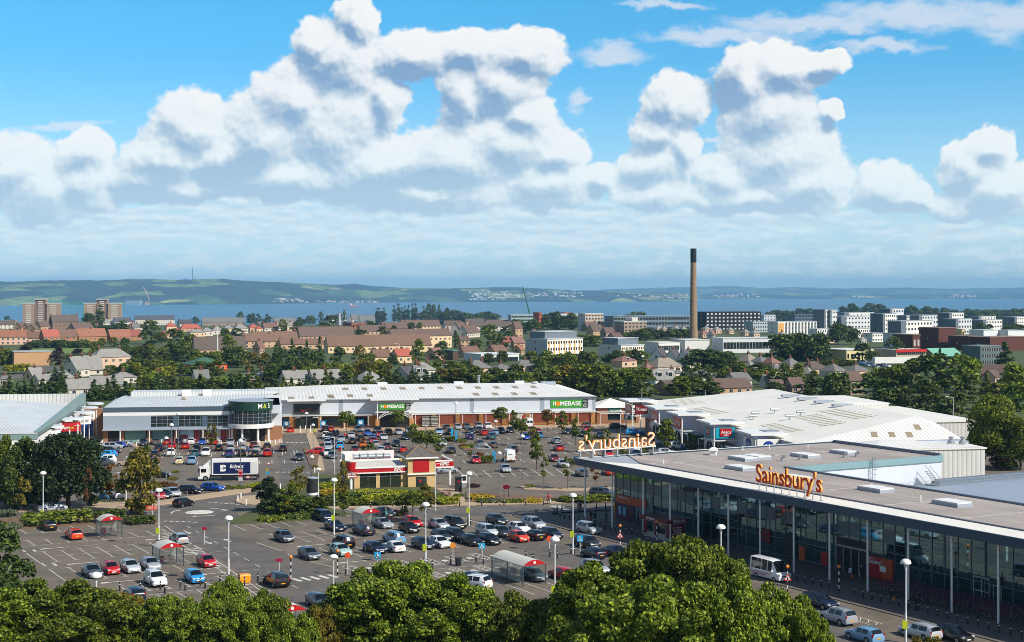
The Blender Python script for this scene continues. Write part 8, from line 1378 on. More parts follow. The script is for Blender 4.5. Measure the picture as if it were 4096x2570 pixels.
# masts, crane, ship
p = G('C0', 2048, 830); t = thing('white_mast', 'tall slim white pole above the filling station', 'mast', p); b = MB(); h = HC - (PX('C0', 0, 535)[1] - HY) * p.y / F; b.tube((0, 0, 0), (0, 0, h * .72), .35, .3, 10); b.tube((0, 0, h * .72), (0, 0, h), .2, .15, 8); b.obj('pole', WHITE, t)
Y = 2200; p = Vector(((PX('C2', 185, 0)[0] - CX) / F * Y, Y, gz(Y))); t = thing('crane', 'tall green tower crane jib leaning left on the skyline', 'crane', p); h0, h1 = [HC - (PX('C2', 0, y)[1] - HY) * Y / F - p.z for y in (400, 158)]; x1 = -85 / 2.3535 * Y / F; gc_ = mat('crane_green', '0f6a4c', .5); b = MB()
A, B = Vector((0, 0, h0 * .3)), Vector((x1, 0, h1)); 
for o in (Vector((-.9, 0, 0)), Vector((.9, 0, 0)), Vector((0, 1.2, 0))): b.tube(A + o, B + o * .3, .4, .25, 5)
for i in range(16): b.tube(A.lerp(B, i / 16) + Vector((-.9, 0, 0)), A.lerp(B, (i + 1) / 16) + Vector((.9, 0, 0)), .25, n=4)
b.b6(-3, 3, -2, 2, -1, h0 * .3); b.obj('jib', gc_, t); b = MB(); b.tube(B, B - Vector((0, 0, (h1 - h0) * .75)), .12, n=4); b.obj('cable', BLACK, t)
def sea_thing(tile, x, y): px, py = PX(tile, x, y); Y = 90 * F / (py - HY); return Vector(((px - CX) / F * Y, Y, -55)), Y / F / TILE[tile][2]
p, k = sea_thing('C1', 915, 348); t = thing('cargo_ship', 'small red and white ship on the blue water', 'ship', p, rad(180)); b = MB(); L = 76 * k; b.prism([(-L / 2, -6), (L * .4, -6), (L / 2, 0), (L * .4, 6), (-L / 2, 6)], -1, 6.5); b.obj('hull', mat('ship_red', 'c8423c', .5), t); b = MB(); b.b6(L * .18, L * .42, -5, 5, 6.5, 13); b.b6(L * .22, L * .34, -4, 4, 13, 19); b.b6(-L * .3, L * .1, -5, 5, 6.5, 8); b.obj('deckhouse', WHITE, t); b = MB(); b.tube((L * .3, 0, 19), (L * .3, 0, 24), .8); b.tube((-L * .35, 0, 6), (-L * .35, 0, 15), .5); b.obj('mast', WHITE, t)
p, k = sea_thing('C3', 1350, 270); t = thing('cargo_ship', 'hazy grey ship under the far right shore', 'ship', p, 0); L = 76 * k; b = MB(); b.prism([(-L / 2, -8), (L * .45, -8), (L / 2, 0), (L * .45, 8), (-L / 2, 8)], -1, 9); b.obj('hull', mat('ship_grey', '5a6a80', .6), t); b = MB(); b.b6(L * .2, L * .42, -6, 6, 9, 26); b.b6(-L * .3, -L * .1, -6, 6, 9, 15); b.obj('deckhouse', mat('ship_pale', 'b8c0c8', .6), t)
# hills across the firth
hillm = mat('hill_woods', (.030, .058, .022), .95, noise=.85, scale=.011); hn = hillm.node_tree; 
tc = hn.nodes.new('ShaderNodeTexCoord'); vo = hn.nodes.new('ShaderNodeTexVoronoi'); vo.inputs['Scale'].default_value = .0042; mp = hn.nodes.new('ShaderNodeMapping'); mp.inputs['Scale'].default_value = (1, .7, 5); cr = hn.nodes.new('ShaderNodeValToRGB'); e = cr.color_ramp.elements
e[0].position = .0; e[0].color = (.012, .030, .026, 1); e[1].position = .62; e[1].color = (.045, .095, .035, 1)
for ps, c in ((.70, (.13, .19, .05, 1)), (.84, (.24, .26, .08, 1)), (.94, (.30, .27, .14, 1))): q = e.new(ps); q.color = c
cr.color_ramp.interpolation = 'CONSTANT'
hn.links.new(tc.outputs['Object'], mp.inputs['Vector']); hn.links.new(mp.outputs['Vector'], vo.inputs['Vector']); hn.links.new(vo.outputs['Color'], cr.inputs['Fac'])
old = hn.nodes['Principled BSDF'].inputs['Base Color'].links[0].from_node; mx = hn.nodes.new('ShaderNodeVectorMath'); mx.operation = 'SCALE'; hn.links.new(cr.outputs['Color'], mx.inputs[0]); hn.links.new(old.inputs['Scale'].links[0].from_socket, mx.inputs['Scale']); hn.links.new(mx.outputs['Vector'], hn.nodes['Principled BSDF'].inputs['Base Color'])
def hills(name, shore, crest, run, seed, rough):
    q = random.Random(seed); xs = list(range(-300, 4400, 14)); sx, sy = zip(*shore); cx_, cy_ = zip(*crest); V, Fc = [], []; M = 16
    g = np.random.default_rng(seed); nz = g.normal(size=(len(xs), M)); 
    for _ in range(2): nz[1:-1] = (nz[:-2] + nz[1:-1] * 2 + nz[2:]) / 4
    nz[:, 1:-1] = (nz[:, :-2] + nz[:, 1:-1] * 2 + nz[:, 2:]) / 4
    fr = g.normal(size=len(xs))
    for i, px in enumerate(xs):
        Ys = 90 * F / (np.interp(px, sx, sy) - HY); cy = np.interp(px, cx_, cy_) + fr[i] * .7
        for j in range(M):
            t = j / (M - 1); Y = Ys + run * t if t <= .8 else Ys + run * t; Yc = Ys + run * .8; zc = HC - (cy - HY) * Yc / F
            z = -55 + (zc + 55) * min(1, (t / .8)) ** .75 if t <= .8 else zc - 60 * (t - .8) * 5
            z += nz[i, j] * rough * (1 if 0 < j and t < .75 else 0); V.append(((px - CX) / F * Y, Y, z if j else -57))
    for i in range(len(xs) - 1):
        for j in range(M - 1): Fc.append((i * M + j, (i + 1) * M + j, (i + 1) * M + j + 1, i * M + j + 1))
    b = MB(); b.add(V, Fc); o = b.obj(name, hillm, None, 80); return struct(o)
hills('hills', [(-300, 1223), (0, 1223), (400, 1221), (870, 1219), (1024, 1217), (1500, 1211), (2050, 1209), (2500, 1208), (2760, 1206), (2790, 1198), (4400, 1196)], [(-300, 1130), (0, 1126), (60, 1128), (200, 1122), (430, 1122), (560, 1116), (640, 1119), (720, 1121), (880, 1116), (950, 1121), (1024, 1126), (1200, 1133), (1330, 1140), (1420, 1136), (1480, 1144), (1620, 1152), (1800, 1155), (1960, 1150), (2050, 1150), (2160, 1154), (2300, 1163), (2450, 1166), (2700, 1172), (2790, 1180), (3100, 1176), (3600, 1180), (4400, 1178)], 1700, 3, 7)
hills('far_hills', [(-300, 1190), (4400, 1190)], [(-300, 1150), (700, 1150), (740, 1110), (760, 1122), (1200, 1150), (2200, 1170), (2400, 1160), (2600, 1153), (2900, 1145), (2960, 1146), (3050, 1155), (3150, 1150), (3230, 1151), (3380, 1155), (3460, 1153), (3620, 1151), (3800, 1156), (3950, 1153), (4100, 1151), (4400, 1154)], 4200, 5, 12)
b = MB(); b.sheet([(-60000, 2900), (60000, 2900), (60000, 90000), (-60000, 90000)], -55); wat = mat('sea_water', (.05, .13, .21), .3, noise=.2, scale=.002, stretch=(1, .15, 1), spec=.5); o = struct(b.obj('sea_water', wat)); nt = wat.node_tree
tc = nt.nodes.new('ShaderNodeTexCoord'); nz = nt.nodes.new('ShaderNodeTexNoise'); nz.inputs['Scale'].default_value = .06; nz.inputs['Detail'].default_value = 4; bp_ = nt.nodes.new('ShaderNodeBump'); bp_.inputs['Strength'].default_value = .9; bp_.inputs['Distance'].default_value = 6; nt.links.new(tc.outputs['Object'], nz.inputs['Vector']); nt.links.new(nz.outputs['Fac'], bp_.inputs['Height']); nt.links.new(bp_.outputs['Normal'], nt.nodes['Principled BSDF'].inputs['Normal'])
def far_town(name, spots, n, seed, cols=('d8cfc4', 'e0ddd6', 'b58a76')):
    q = random.Random(seed); ms = [wm(c) for c in cols]; b = MB()
    for i in range(n):
        t, x0, x1, y0, y1 = q.choice(spots); x, y = q.uniform(x0, x1), q.uniform(y0, y1); px, py = PX(t, x, y); yy = np.interp(px, [-300, 400, 1024, 2050, 2760, 2790, 4400], [1223, 1221, 1217, 1209, 1206, 1198, 1196]); Ys = 90 * F / (yy - HY)
        up = max(0, yy - py); Y = Ys + 60 + up * 10; z = HC - (py - HY) * Y / F; w = q.uniform(8, 20) * Y / 9500
        b.box(((px - CX) / F * Y, Y, z), (w, 12, q.uniform(4, 8) * Y / 9500), q.uniform(-.3, .3), q.randrange(len(ms)))
    o = b.obj(name, ms); o['kind'] = 'stuff'; o['label'] = 'tiny pale houses scattered along the far shore below the hills'; o['category'] = 'far town'
far_town('far_shore_houses', [('C0', 1480, 2410, 275, 322), ('C1', 0, 480, 275, 318), ('C1', 160, 280, 268, 285), ('C1', 540, 1150, 290, 308), ('C2', 850, 1660, 215, 285), ('C2', 1250, 1660, 240, 300), ('C3', 800, 1000, 250, 262), ('C3', 1700, 1950, 238, 258), ('C0', 610, 920, 255, 275), ('C2', 1900, 2320, 225, 268), ('C0', 1900, 2410, 290, 325)], 420, 3); far_town('far_caravan_rows', [('C1', 1990, 2410, 205 + i * 14, 209 + i * 14) for i in range(6)] + [('C2', 0, 660, 215 + i * 13, 218 + i * 13) for i in range(6)], 170, 4, ('e8e8e6', 'dcdcda'))
tm = Vector(((PX('P', 770, 0)[0] - CX) / F * 11200, 11200, 60)); t = thing('radio_mast', 'thin lattice radio mast on the far hilltop', 'mast', tm); h = HC - (1062 - HY) * 11200 / F - 60; b = MB()
for s in ((-7, 0), (7, 0), (0, 7)): b.tube((*s, 0), (s[0] * .12, s[1] * .12, h * .86), 1.6, 1.1, 4)
b.tube((0, 0, h * .84), (0, 0, h), .9, n=4)
for i in range(9): w = 7 * (1 - i / 9 * .95); b.tube((-w, 0, h * i / 10.5), (w * .9, 0, h * (i + 1) / 10.5), 1.0, n=4)
b.obj('lattice', mat('mast_grey', '6a7c94', .6), t)
p, k = sea_thing('C0', 1385, 330); t = thing('shipyard_crane', 'pale pink shipyard crane across the water', 'crane', p); b = MB(); b.b6(-14, 14, -6, 6, 0, 14); b.tube((-6, 0, 10), (16, 0, 40), 2.4, n=4); b.tube((16, 0, 36), (-26, 0, 118), 3.0, 2.0, 4); b.tube((-26, 0, 118), (6, 0, 70), 1.4, n=4); b.obj('jib', mat('crane_pink', 'd8a898', .6), t)
p, k = sea_thing('C0', 1235, 333); p.y += 40; t = thing('shipyard_shed', 'large grey shipyard shed across the water', 'shed', p); b = MB(); b.b6(-66 * k, 66 * k, 0, 60, 0, 44 * k); b.obj('wall', wm('8fa0b0'), t); part(t, 'roof', wm('7f92a4'), (-67 * k, 67 * k, -1, 61, 44 * k, 46 * k))
p, k = sea_thing('C3', 2125, 258); t = thing('wind_turbine', 'lone white wind turbine on the far right shore', 'wind turbine', p); b = MB(); b.tube((0, 0, 0), (0, 0, 72 * k), 5, 3.5, 8); b.obj('tower', WHITE, t); b = MB()
for a in (90, 210, 330): b.tube((0, -4, 72 * k), (34 * k * math.cos(rad(a)), -4, 72 * k + 34 * k * math.sin(rad(a))), 4, 1.5, 5)
b.obj('blades', WHITE, t)
# hospital yard cars
for i, (x, y, c) in enumerate(((900, 905, 'lb'), (925, 912, 'sb'), (930, 885, 'wh'), (985, 890, 'wh'), (985, 910, 'si'), (1015, 925, 'si'), (1050, 885, 'sb'), (1065, 915, 'dg'), (1090, 890, 'nv'), (1100, 912, 'gy'), (1120, 920, 'wh'), (880, 890, 'sb'))): place_car('in the yard beside the cream ward', 'C3', x, y, 'h', c, 'F')
o = thing('lorry_trailer', 'plain white trailer parked beside the cream ward', 'trailer', G('C3', 1265, 900), rad(12)); part(o, 'box', WHITE, (-14, 14, 0, 2.6, 1.0, 3.9)); part(o, 'wheel', TYR, (8, 12, 0, 2.5, 0, 1.0), (-12, -11, 0, 2.5, 0, 1))
# trees through the town
for a in (('C1', 1150, 360, 500, 80, 'pop', 'd'), ('C1', 1205, 362, 500, 70, 'pop', 'd'), ('C1', 1300, 338, 490, 60, 'pop', 'd'), ('C1', 1340, 320, 490, 66, 'pop', 'd'), ('C1', 1375, 358, 490, 60, 'pop', 'd'), ('C1', 1400, 345, 490, 50, 'pop', 'd'), ('C1', 1435, 335, 490, 60, 'pop', 'd'), ('C1', 1475, 320, 490, 60, 'pop', 'd'), ('C1', 1503, 318, 490, 50, 'pop', 'd'), ('C1', 1578, 345, 480, 70, 'pop', 'd'), ('C1', 1630, 342, 470, 80, 'fg1', 'd'), ('C1', 1670, 350, 470, 70, 'fg1', 'd'), ('C1', 1725, 330, 470, 110, 'fc', 'c'), ('C1', 1800, 370, 470, 70, 'fg2', 'd'), ('C1', 830, 385, 470, 40, 'fg2', 'd'), ('C1', 610, 410, 470, 60, 'fg1', 'd'),
          ('C0', 945, 335, 545, 130, 'pop', 'm', 'leafy column tree before the right brick tower'), ('C0', 840, 405, 570, 150, 'fr', 'd'), ('C0', 1140, 475, 605, 170, 'fr', 'd'), ('C0', 990, 520, 600, 200, 'fr', 'd'), ('C0', 1420, 500, 700, 230, 'fg1', 'm', 'drooping grey green willow behind the tan roofed semis'), ('C0', 1520, 580, 700, 120, 'fr', 'y'), ('C0', 1780, 610, 780, 220, 'fr', 'm'), ('C0', 1640, 570, 760, 240, 'fr', 'd'), ('C0', 1385, 705, 880, 170, 'fr', 'p', 'rounded copper beech beside the grey hipped house'), ('C0', 230, 730, 880, 200, 'fg1', 'p', 'copper tree before the substation'), ('C0', 550, 740, 900, 140, 'fg1', 'p', 'copper tree right of the substation'), ('C0', 730, 742, 800, 120, 'fr', 'p'), ('C0', 15, 740, 850, 90, 'fg1', 'p'), ('C0', 1620, 710, 900, 260, 'fr', 'd'), ('C0', 2150, 640, 850, 200, 'fr', 'm'), ('C0', 2230, 720, 920, 280, 'fr', 'd'), ('C0', 2360, 790, 960, 180, 'fr', 'y'), ('C0', 2120, 550, 640, 110, 'fr', 'd'), ('C0', 2230, 555, 640, 150, 'fr', 'm'), ('C0', 960, 640, 720, 90, 'fr', 'y'), ('C0', 1070, 645, 725, 120, 'fr', 'm'), ('C0', 1175, 640, 725, 110, 'fr', 'd'), ('C0', 2260, 410, 490, 100, 'fr', 'd'), ('C0', 2370, 410, 490, 110, 'fr', 'd'), ('C0', 70, 440, 500, 80, 'fr', 'd'), ('C0', 290, 455, 520, 120, 'fr', 'd'), ('C0', 450, 425, 500, 70, 'fr', 'd'), ('C0', 1840, 450, 520, 90, 'fr', 'd'),
          ('C1', 110, 415, 500, 70, 'fr', 'd'), ('C1', 20, 420, 480, 60, 'fr', 'd'), ('C1', 515, 430, 500, 110, 'fr', 'd'), ('C1', 700, 445, 550, 190, 'fr', 'd'), ('C1', 420, 445, 540, 110, 'fr', 'd'), ('C1', 255, 480, 580, 110, 'fr', 'm'), ('C1', 380, 500, 600, 110, 'fr', 'd'), ('C1', 650, 495, 560, 170, 'fr', 'm'), ('C1', 1090, 480, 560, 120, 'fr', 'd'), ('C1', 990, 575, 650, 190, 'fr', 'd'), ('C1', 1190, 545, 650, 130, 'fr', 'd'), ('C1', 1300, 530, 590, 80, 'fr', 'd'), ('C1', 1460, 495, 575, 90, 'fr', 'd'), ('C1', 1540, 505, 580, 90, 'fr', 'm'), ('C1', 690, 635, 740, 90, 'fg1', 'd'), ('C1', 1530, 680, 900, 170, 'fg1', 'm'), ('C1', 1750, 670, 780, 130, 'fr', 'd'), ('C1', 1730, 765, 890, 170, 'fr', 'd'), ('C1', 1295, 795, 910, 110, 'fr', 'd'), ('C1', 1880, 590, 740, 70, 'fg1', 'd'), ('C1', 2070, 655, 760, 170, 'fr', 'm'), ('C1', 2200, 530, 720, 230, 'fr', 'm'), ('C1', 2350, 545, 650, 140, 'fr', 'd'), ('C1', 2310, 640, 770, 170, 'fr', 'd'), ('C1', 2190, 785, 890, 130, 'fr', 'd'), ('C1', 2320, 760, 890, 130, 'fr', 'd'),
          ('C1', 780, 740, 940, 170, 'fr', 'd'), ('C1', 600, 640, 930, 150, 'fc', 'c'), ('C1', 480, 670, 930, 140, 'fc', 'c'), ('C1', 340, 650, 900, 150, 'fc', 'c'), ('C1', 190, 690, 900, 150, 'fc', 'c'), ('C1', 80, 800, 960, 180, 'fr', 'y'), ('C1', 240, 760, 960, 200, 'fr', 'd'), ('C1', 420, 740, 950, 220, 'fr', 'd'), ('C1', 560, 770, 980, 200, 'fr', 'd'), ('C1', 490, 860, 1010, 110, 'column' if 0 else 'fg2', 'm'), ('C1', 970, 740, 940, 160, 'fg1', 'y'), ('C1', 1080, 800, 960, 180, 'fr', 'm'), ('C1', 1250, 900, 1060, 120, 'fg2', 'y'), ('C1', 1400, 860, 950, 70, 'fc', 'o'), ('C1', 880, 890, 1030, 110, 'fr', 'l'), ('C1', 1180, 840, 980, 120, 'fr', 'm')):
    tree(*a)
def belt(tile, x0, x1, yt, yb, n, key, cols, w, jit=25, seed=0):   # a planted belt, tree by tree
    q = random.Random(hash((x0, yb, seed)) & 1023)
    n = int(n * 1.4); w *= 1.5
    for i in range(n): x = x0 + (x1 - x0) * (i + .5) / n + q.uniform(-.3, .3) * (x1 - x0) / n; tree(tile, x, yt + q.uniform(-1.5, 1.3) * jit, yb + q.uniform(-8, 8), w * q.uniform(.8, 1.25), key, q.choice(cols))
belt('C0', 840, 1560, 740, 900, 6, 'fr', 'dmd', 120, 25); belt('C0', 420, 760, 985, 1080, 3, 'fc', 'cd', 110, 20); belt('C0', 1500, 2300, 760, 900, 6, 'fr', 'dmm', 120, 25); belt('C0', 1300, 2400, 1000, 1130, 9, 'fr', 'dmb', 110, 20); belt('C1', 100, 900, 900, 1060, 7, 'fr', 'dmm', 110, 20); belt('C3', 0, 500, 960, 1110, 4, 'fr', 'md', 110, 15); belt('C2', 1600, 2400, 930, 1080, 6, 'fr', 'dm', 110, 20)
belt('C0', 0, 640, 1030, 1225, 7, 'fc', 'cccd', 130); belt('C0', 860, 1500, 1045, 1225, 8, 'fc', 'ccmd', 130, 40); belt('C0', 1480, 2400, 1010, 1225, 11, 'fc', 'cccd', 140, 35); belt('C1', 0, 640, 1020, 1190, 7, 'fc', 'ccdm', 120, 30); belt('C1', 620, 1200, 990, 1170, 6, 'fc', 'ccdm', 150, 30); belt('C1', 1230, 1760, 985, 1140, 6, 'fc', 'ccd', 150, 30); belt('C1', 1720, 2410, 960, 1120, 7, 'fr', 'dmdy', 170, 30)
belt('C2', -60, 700, 940, 1130, 8, 'fr', 'mbdm', 170, 30); belt('C2', 400, 1300, 960, 1200, 9, 'fr', 'mbmy', 190, 30); belt('C2', 1560, 1860, 1010, 1180, 3, 'fr', 'md', 200, 30); belt('C2', 160, 800, 790, 960, 6, 'fr', 'mdb', 130, 30); belt('C2', 250, 800, 850, 1000, 6, 'fc', 'cdm', 110, 25); belt('C2', 1720, 2080, 770, 950, 3, 'fr', 'd', 230, 20); belt('C2', 1980, 2410, 890, 1010, 5, 'fr', 'dmd', 130, 25); belt('C2', 260, 620, 430, 560, 6, 'fr', 'd', 110, 12); belt('C2', 1280, 1680, 560, 650, 6, 'fr', 'ms', 100, 20); belt('C2', 1100, 1260, 580, 660, 3, 'fr', 'm', 90, 10); belt('C2', 650, 800, 620, 720, 3, 'fr', 'm', 100, 10); belt('C2', 880, 1250, 770, 880, 5, 'fr', 'dmb', 100, 20); belt('C2', 1100, 1240, 400, 490, 2, 'fr', 'm', 110, 8); belt('C2', 0, 260, 480, 600, 4, 'fr', 'd', 90, 18); belt('C2', 830, 960, 500, 570, 2, 'fr', 'm', 80, 8)
belt('C3', 0, 430, 390, 480, 8, 'fr', 'd', 90, 8); belt('C3', 680, 1060, 350, 480, 7, 'fr', 'd', 110, 12); belt('C3', 1280, 1660, 370, 470, 7, 'fr', 'd', 80, 10); belt('C3', 1680, 2410, 385, 490, 12, 'fr', 'dm', 110, 10); belt('C3', 60, 480, 620, 860, 5, 'fr', 'd', 190, 30); belt('C3', 620, 850, 500, 700, 2, 'fr', 'd', 120, 20); belt('C3', 790, 950, 710, 880, 1, 'fg1', 'd', 180, 5); belt('C3', 1090, 1250, 650, 870, 1, 'fg1', 'd', 160, 5); belt('C3', 1820, 2100, 520, 600, 4, 'fr', 'd', 90, 8); belt('C3', 2200, 2410, 520, 600, 3, 'fr', 'd', 100, 8); belt('C3', 1380, 1500, 820, 930, 2, 'fr', 'd', 140, 8); belt('C3', 520, 830, 840, 910, 4, 'fr', 'm', 110, 10); belt('C1', 1530, 2240, 410, 500, 12, 'fr', 'd', 120, 14); belt('C0', 280, 940, 665, 735, 10, 'fr', 'md', 90, 10); belt('C0', 1020, 1600, 900, 1010, 6, 'fr', 'mlb', 130, 20); belt('C0', 1500, 2100, 880, 1000, 6, 'fr', 'dm', 140, 25); belt('C0', 640, 840, 800, 870, 3, 'fr', 'md', 90, 10); belt('C0', 480, 620, 930, 1110, 2, 'fc', 'c', 140, 12); belt('C1', 820, 1250, 880, 1030, 5, 'fr', 'mly', 120, 20); belt('C1', 1680, 2000, 880, 990, 4, 'fr', 'dm', 130, 20); belt('C0', 1240, 1500, 860, 960, 3, 'fr', 'dm', 120, 20); belt('C0', 0, 90, 750, 900, 2, 'fr', 'my', 90, 10); belt('C1', 2020, 2410, 930, 1100, 4, 'fc', 'cd', 130, 20); belt('C1', 40, 420, 930, 1010, 4, 'fr', 'md', 120, 15); belt('C3', 130, 380, 900, 1090, 2, 'fr', 'm', 110, 10); belt('C1', 1440, 1640, 600, 700, 2, 'fr', 'd', 90, 10)
o = shrub('C0', 10, 235, 885, 985, 'l', 'box', 'long clipped lime green hedge by the substation road', 12)
# ---------------------------------------------------------------- sky, sun, air, camera
SUN_EL, SUN_AZ = 40.0, 122.0
W = bpy.data.worlds.new('World'); SC.world = W; W.use_nodes = True; nt = W.node_tree; N = nt.nodes.new; L = nt.links.new
for n in list(nt.nodes): nt.nodes.remove(n)
out = N('ShaderNodeOutputWorld'); bg = N('ShaderNodeBackground'); bg.inputs['Strength'].default_value = .1; L(bg.outputs[0], out.inputs[0])
sky = N('ShaderNodeTexSky'); sky.sky_type = 'NISHITA'; sky.sun_disc = False; sky.sun_elevation = rad(SUN_EL); sky.sun_rotation = rad(SUN_AZ); sky.altitude = 60; sky.air_density = 1.0; sky.dust_density = .6; sky.ozone_density = 2.0
def M_(op, a, b=None, c=None, clamp=False):
    n = N('ShaderNodeMath'); n.operation = op; n.use_clamp = clamp
    for i, v in enumerate((a, b, c)):
        if v is None: continue
        if isinstance(v, (int, float)): n.inputs[i].default_value = v
        else: L(v, n.inputs[i])
    return n.outputs[0]
def V_(op, a, b=None, c=None):
    n = N('ShaderNodeVectorMath'); n.operation = op
    for i, v in enumerate((a, b, c)):
        if v is None: continue
        if isinstance(v, (tuple, list)): n.inputs[i].default_value = v
        elif isinstance(v, (int, float)): n.inputs['Scale'].default_value = v
        else: L(v, n.inputs[i])
    return n.outputs['Value'] if op == 'LENGTH' else n.outputs['Vector']
def mixc(f, a, b, typ='MIX'):
    n = N('ShaderNodeMix'); n.data_type = 'RGBA'; n.blend_type = typ
    for k, v in (('Factor', f), ('A', a), ('B', b)):
        if isinstance(v, (tuple, list)): n.inputs[k].default_value = (*v, 1)
        elif isinstance(v, (int, float)): n.inputs[k].default_value = v
        else: L(v, n.inputs[k])
    return n.outputs['Result']
def sstep(v, a, b):
    n = N('ShaderNodeMapRange'); n.interpolation_type = 'SMOOTHSTEP'; n.inputs['From Min'].default_value = a; n.inputs['From Max'].default_value = b; L(v, n.inputs['Value']); return n.outputs['Result']
tc = N('ShaderNodeTexCoord'); sp = N('ShaderNodeSeparateXYZ'); L(tc.outputs['Generated'], sp.inputs[0])
yy = M_('MAXIMUM', sp.outputs['Y'], .05)
# cloud coordinates: tangents of bearing and elevation, as map units (100 units of the sketch = 1)
S_ = F / 169.96
qx = M_('MULTIPLY_ADD', M_('DIVIDE', sp.outputs['X'], yy), S_, 12.05); qy = M_('MULTIPLY_ADD', M_('DIVIDE', sp.outputs['Z'], yy), -S_, HY / 169.96)
cb = N('ShaderNodeCombineXYZ'); L(qx, cb.inputs[0]); L(qy, cb.inputs[1]); q0 = cb.outputs[0]
BLOBS = [(30, 400, 115, 92), (100, 445, 130, 78), (200, 365, 62, 62), (195, 430, 100, 80), (450, 300, 98, 85), (400, 375, 110, 80), (515, 375, 95, 95), (345, 425, 105, 52), (455, 440, 160, 38), (750, 105, 72, 62), (838, 45, 46, 58), (800, 140, 105, 95), (690, 235, 95, 92), (625, 325, 110, 110), (780, 310, 150, 125), (890, 400, 190, 95), (690, 420, 170, 62),
         (985, 130, 105, 58), (1110, 118, 105, 56), (1235, 125, 102, 60), (1180, 200, 105, 80), (1085, 225, 60, 85), (1245, 265, 72, 58), (1200, 340, 150, 85), (1310, 360, 82, 62), (1080, 385, 150, 92), (1300, 430, 130, 62), (1425, 415, 42, 34), (905, 240, 52, 75), (1000, 450, 240, 48),
         (1590, 245, 80, 68), (1555, 310, 75, 45), (1545, 385, 85, 58), (1610, 350, 45, 60), (1765, 195, 92, 85), (1850, 165, 95, 65), (1930, 150, 70, 32), (1810, 275, 115, 110), (1835, 370, 145, 105), (1720, 420, 85, 62), (1890, 430, 125, 78), (1760, 465, 180, 42), (1540, 455, 100, 48), (2080, 440, 78, 58), (2150, 465, 52, 40), (2330, 345, 55, 50), (2285, 390, 80, 68), (2360, 445, 95, 75), (2250, 485, 75, 36), (1955, 262, 30, 28)]
BANDS = [(250, 525, 330, 40), (760, 530, 400, 44), (1300, 525, 330, 42), (1750, 520, 330, 32), (2260, 545, 200, 20), (560, 480, 200, 30), (1100, 480, 260, 36), (100, 560, 250, 28), (1450, 560, 400, 22)]
THIN = [(1700, 85, 230, 26), (1900, 55, 260, 34), (2160, 35, 270, 50), (2360, 50, 130, 62), (1440, 130, 95, 36), (1360, 230, 24, 40), (2070, 110, 170, 20), (150, 292, 150, 16), (1560, 15, 130, 12), (1690, 330, 60, 12)]
DARK = [(345, 430, 120, 48), (520, 430, 130, 55), (560, 395, 80, 42), (1770, 492, 170, 26), (1700, 215, 60, 50), (1010, 420, 150, 40), (250, 540, 200, 26), (760, 545, 300, 24), (1330, 520, 150, 14), (2130, 495, 90, 22), (2270, 500, 90, 24), (880, 470, 260, 30)]
def field(q, blobs, k=.12):
    acc = None
    for x, y, rx, ry in blobs:
        d = V_('LENGTH', V_('MULTIPLY_ADD', q, (100 / rx, 100 / ry, 0), (-x / rx, -y / ry, 0)))
        if acc is None: acc = d
        else:
            n = N('ShaderNodeMath'); n.operation = 'SMOOTH_MIN'; L(acc, n.inputs[0]); L(d, n.inputs[1]); n.inputs[2].default_value = k; acc = n.outputs[0]
    return M_('SUBTRACT', 1.0, acc)
def noise(q, s, det=5, rough=.55, typ=None, off=(0, 0, 0)):
    n = N('ShaderNodeTexNoise'); n.noise_dimensions = '3D'; n.inputs['Scale'].default_value = s; n.inputs['Detail'].default_value = det; n.inputs['Roughness'].default_value = rough; L(V_('ADD', q, off), n.inputs['Vector']); return n
def clouds_at(q):
    w1 = V_('MULTIPLY_ADD', noise(q, 1.1, 3).outputs['Color'], (.8, .7, 0), (-.4, -.35, 0)); qw = V_('ADD', q, w1)
    f = field(qw, BLOBS)
    vo = N('ShaderNodeTexVoronoi'); vo.feature = 'SMOOTH_F1'; vo.inputs['Smoothness'].default_value = .35; vo.inputs['Scale'].default_value = 2.1; vo.inputs['Detail'].default_value = 3.0; vo.inputs['Roughness'].default_value = .55; vo.normalize = True; L(qw, vo.inputs['Vector'])
    bil = M_('SUBTRACT', .5, vo.outputs['Distance']); fb = M_('SUBTRACT', noise(q, 2.6, 7, .6, off=(3, 7, 1)).outputs['Fac'], .5)
    d = M_('ADD', M_('MULTIPLY_ADD', bil, .34, f), M_('MULTIPLY', fb, .42)); return d, f, fb
d0, b0, n0 = clouds_at(q0); d1, b1, n1 = clouds_at(V_('ADD', q0, (.16, -.34, 0)))
d0 = M_('ADD', d0, .08); d1 = M_('ADD', d1, .08); alpha = sstep(d0, -.02, .17)
soft = M_('SUBTRACT', d0, d1); fin = M_('SUBTRACT', n0, M_('SUBTRACT', noise(V_('ADD', q0, (.05, -.11, 0)), 2.6, 7, .6, off=(3, 7, 1)).outputs['Fac'], .5)); lit = M_('MULTIPLY_ADD', fin, .8, M_('MULTIPLY_ADD', soft, .38, M_('MULTIPLY_ADD', M_('SUBTRACT', b0, b1), .75, .49)), True)
thick = sstep(d0, .1, .9)
lightv = M_('SUBTRACT', lit, M_('MULTIPLY', thick, .17))
dk = sstep(field(V_('ADD', q0, V_('MULTIPLY_ADD', noise(q0, 1.6, 5).outputs['Color'], (.8, .6, 0), (-.4, -.3, 0))), DARK, .3), -.15, .8)
lightv = M_('SUBTRACT', lightv, M_('MULTIPLY', dk, .46), None, True)
cr = N('ShaderNodeValToRGB'); e = cr.color_ramp.elements; e[0].position = .0; e[0].color = (.22, .36, .56, 1); e[1].position = 1.0; e[1].color = (.90, .90, .88, 1)
for p, c in ((.25, (.42, .53, .66, 1)), (.45, (.66, .72, .78, 1)), (.68, (.84, .86, .88, 1))): k = e.new(p); k.color = c
L(lightv, cr.inputs[0])
zen = M_('MULTIPLY', sp.outputs['Z'], 1.0)
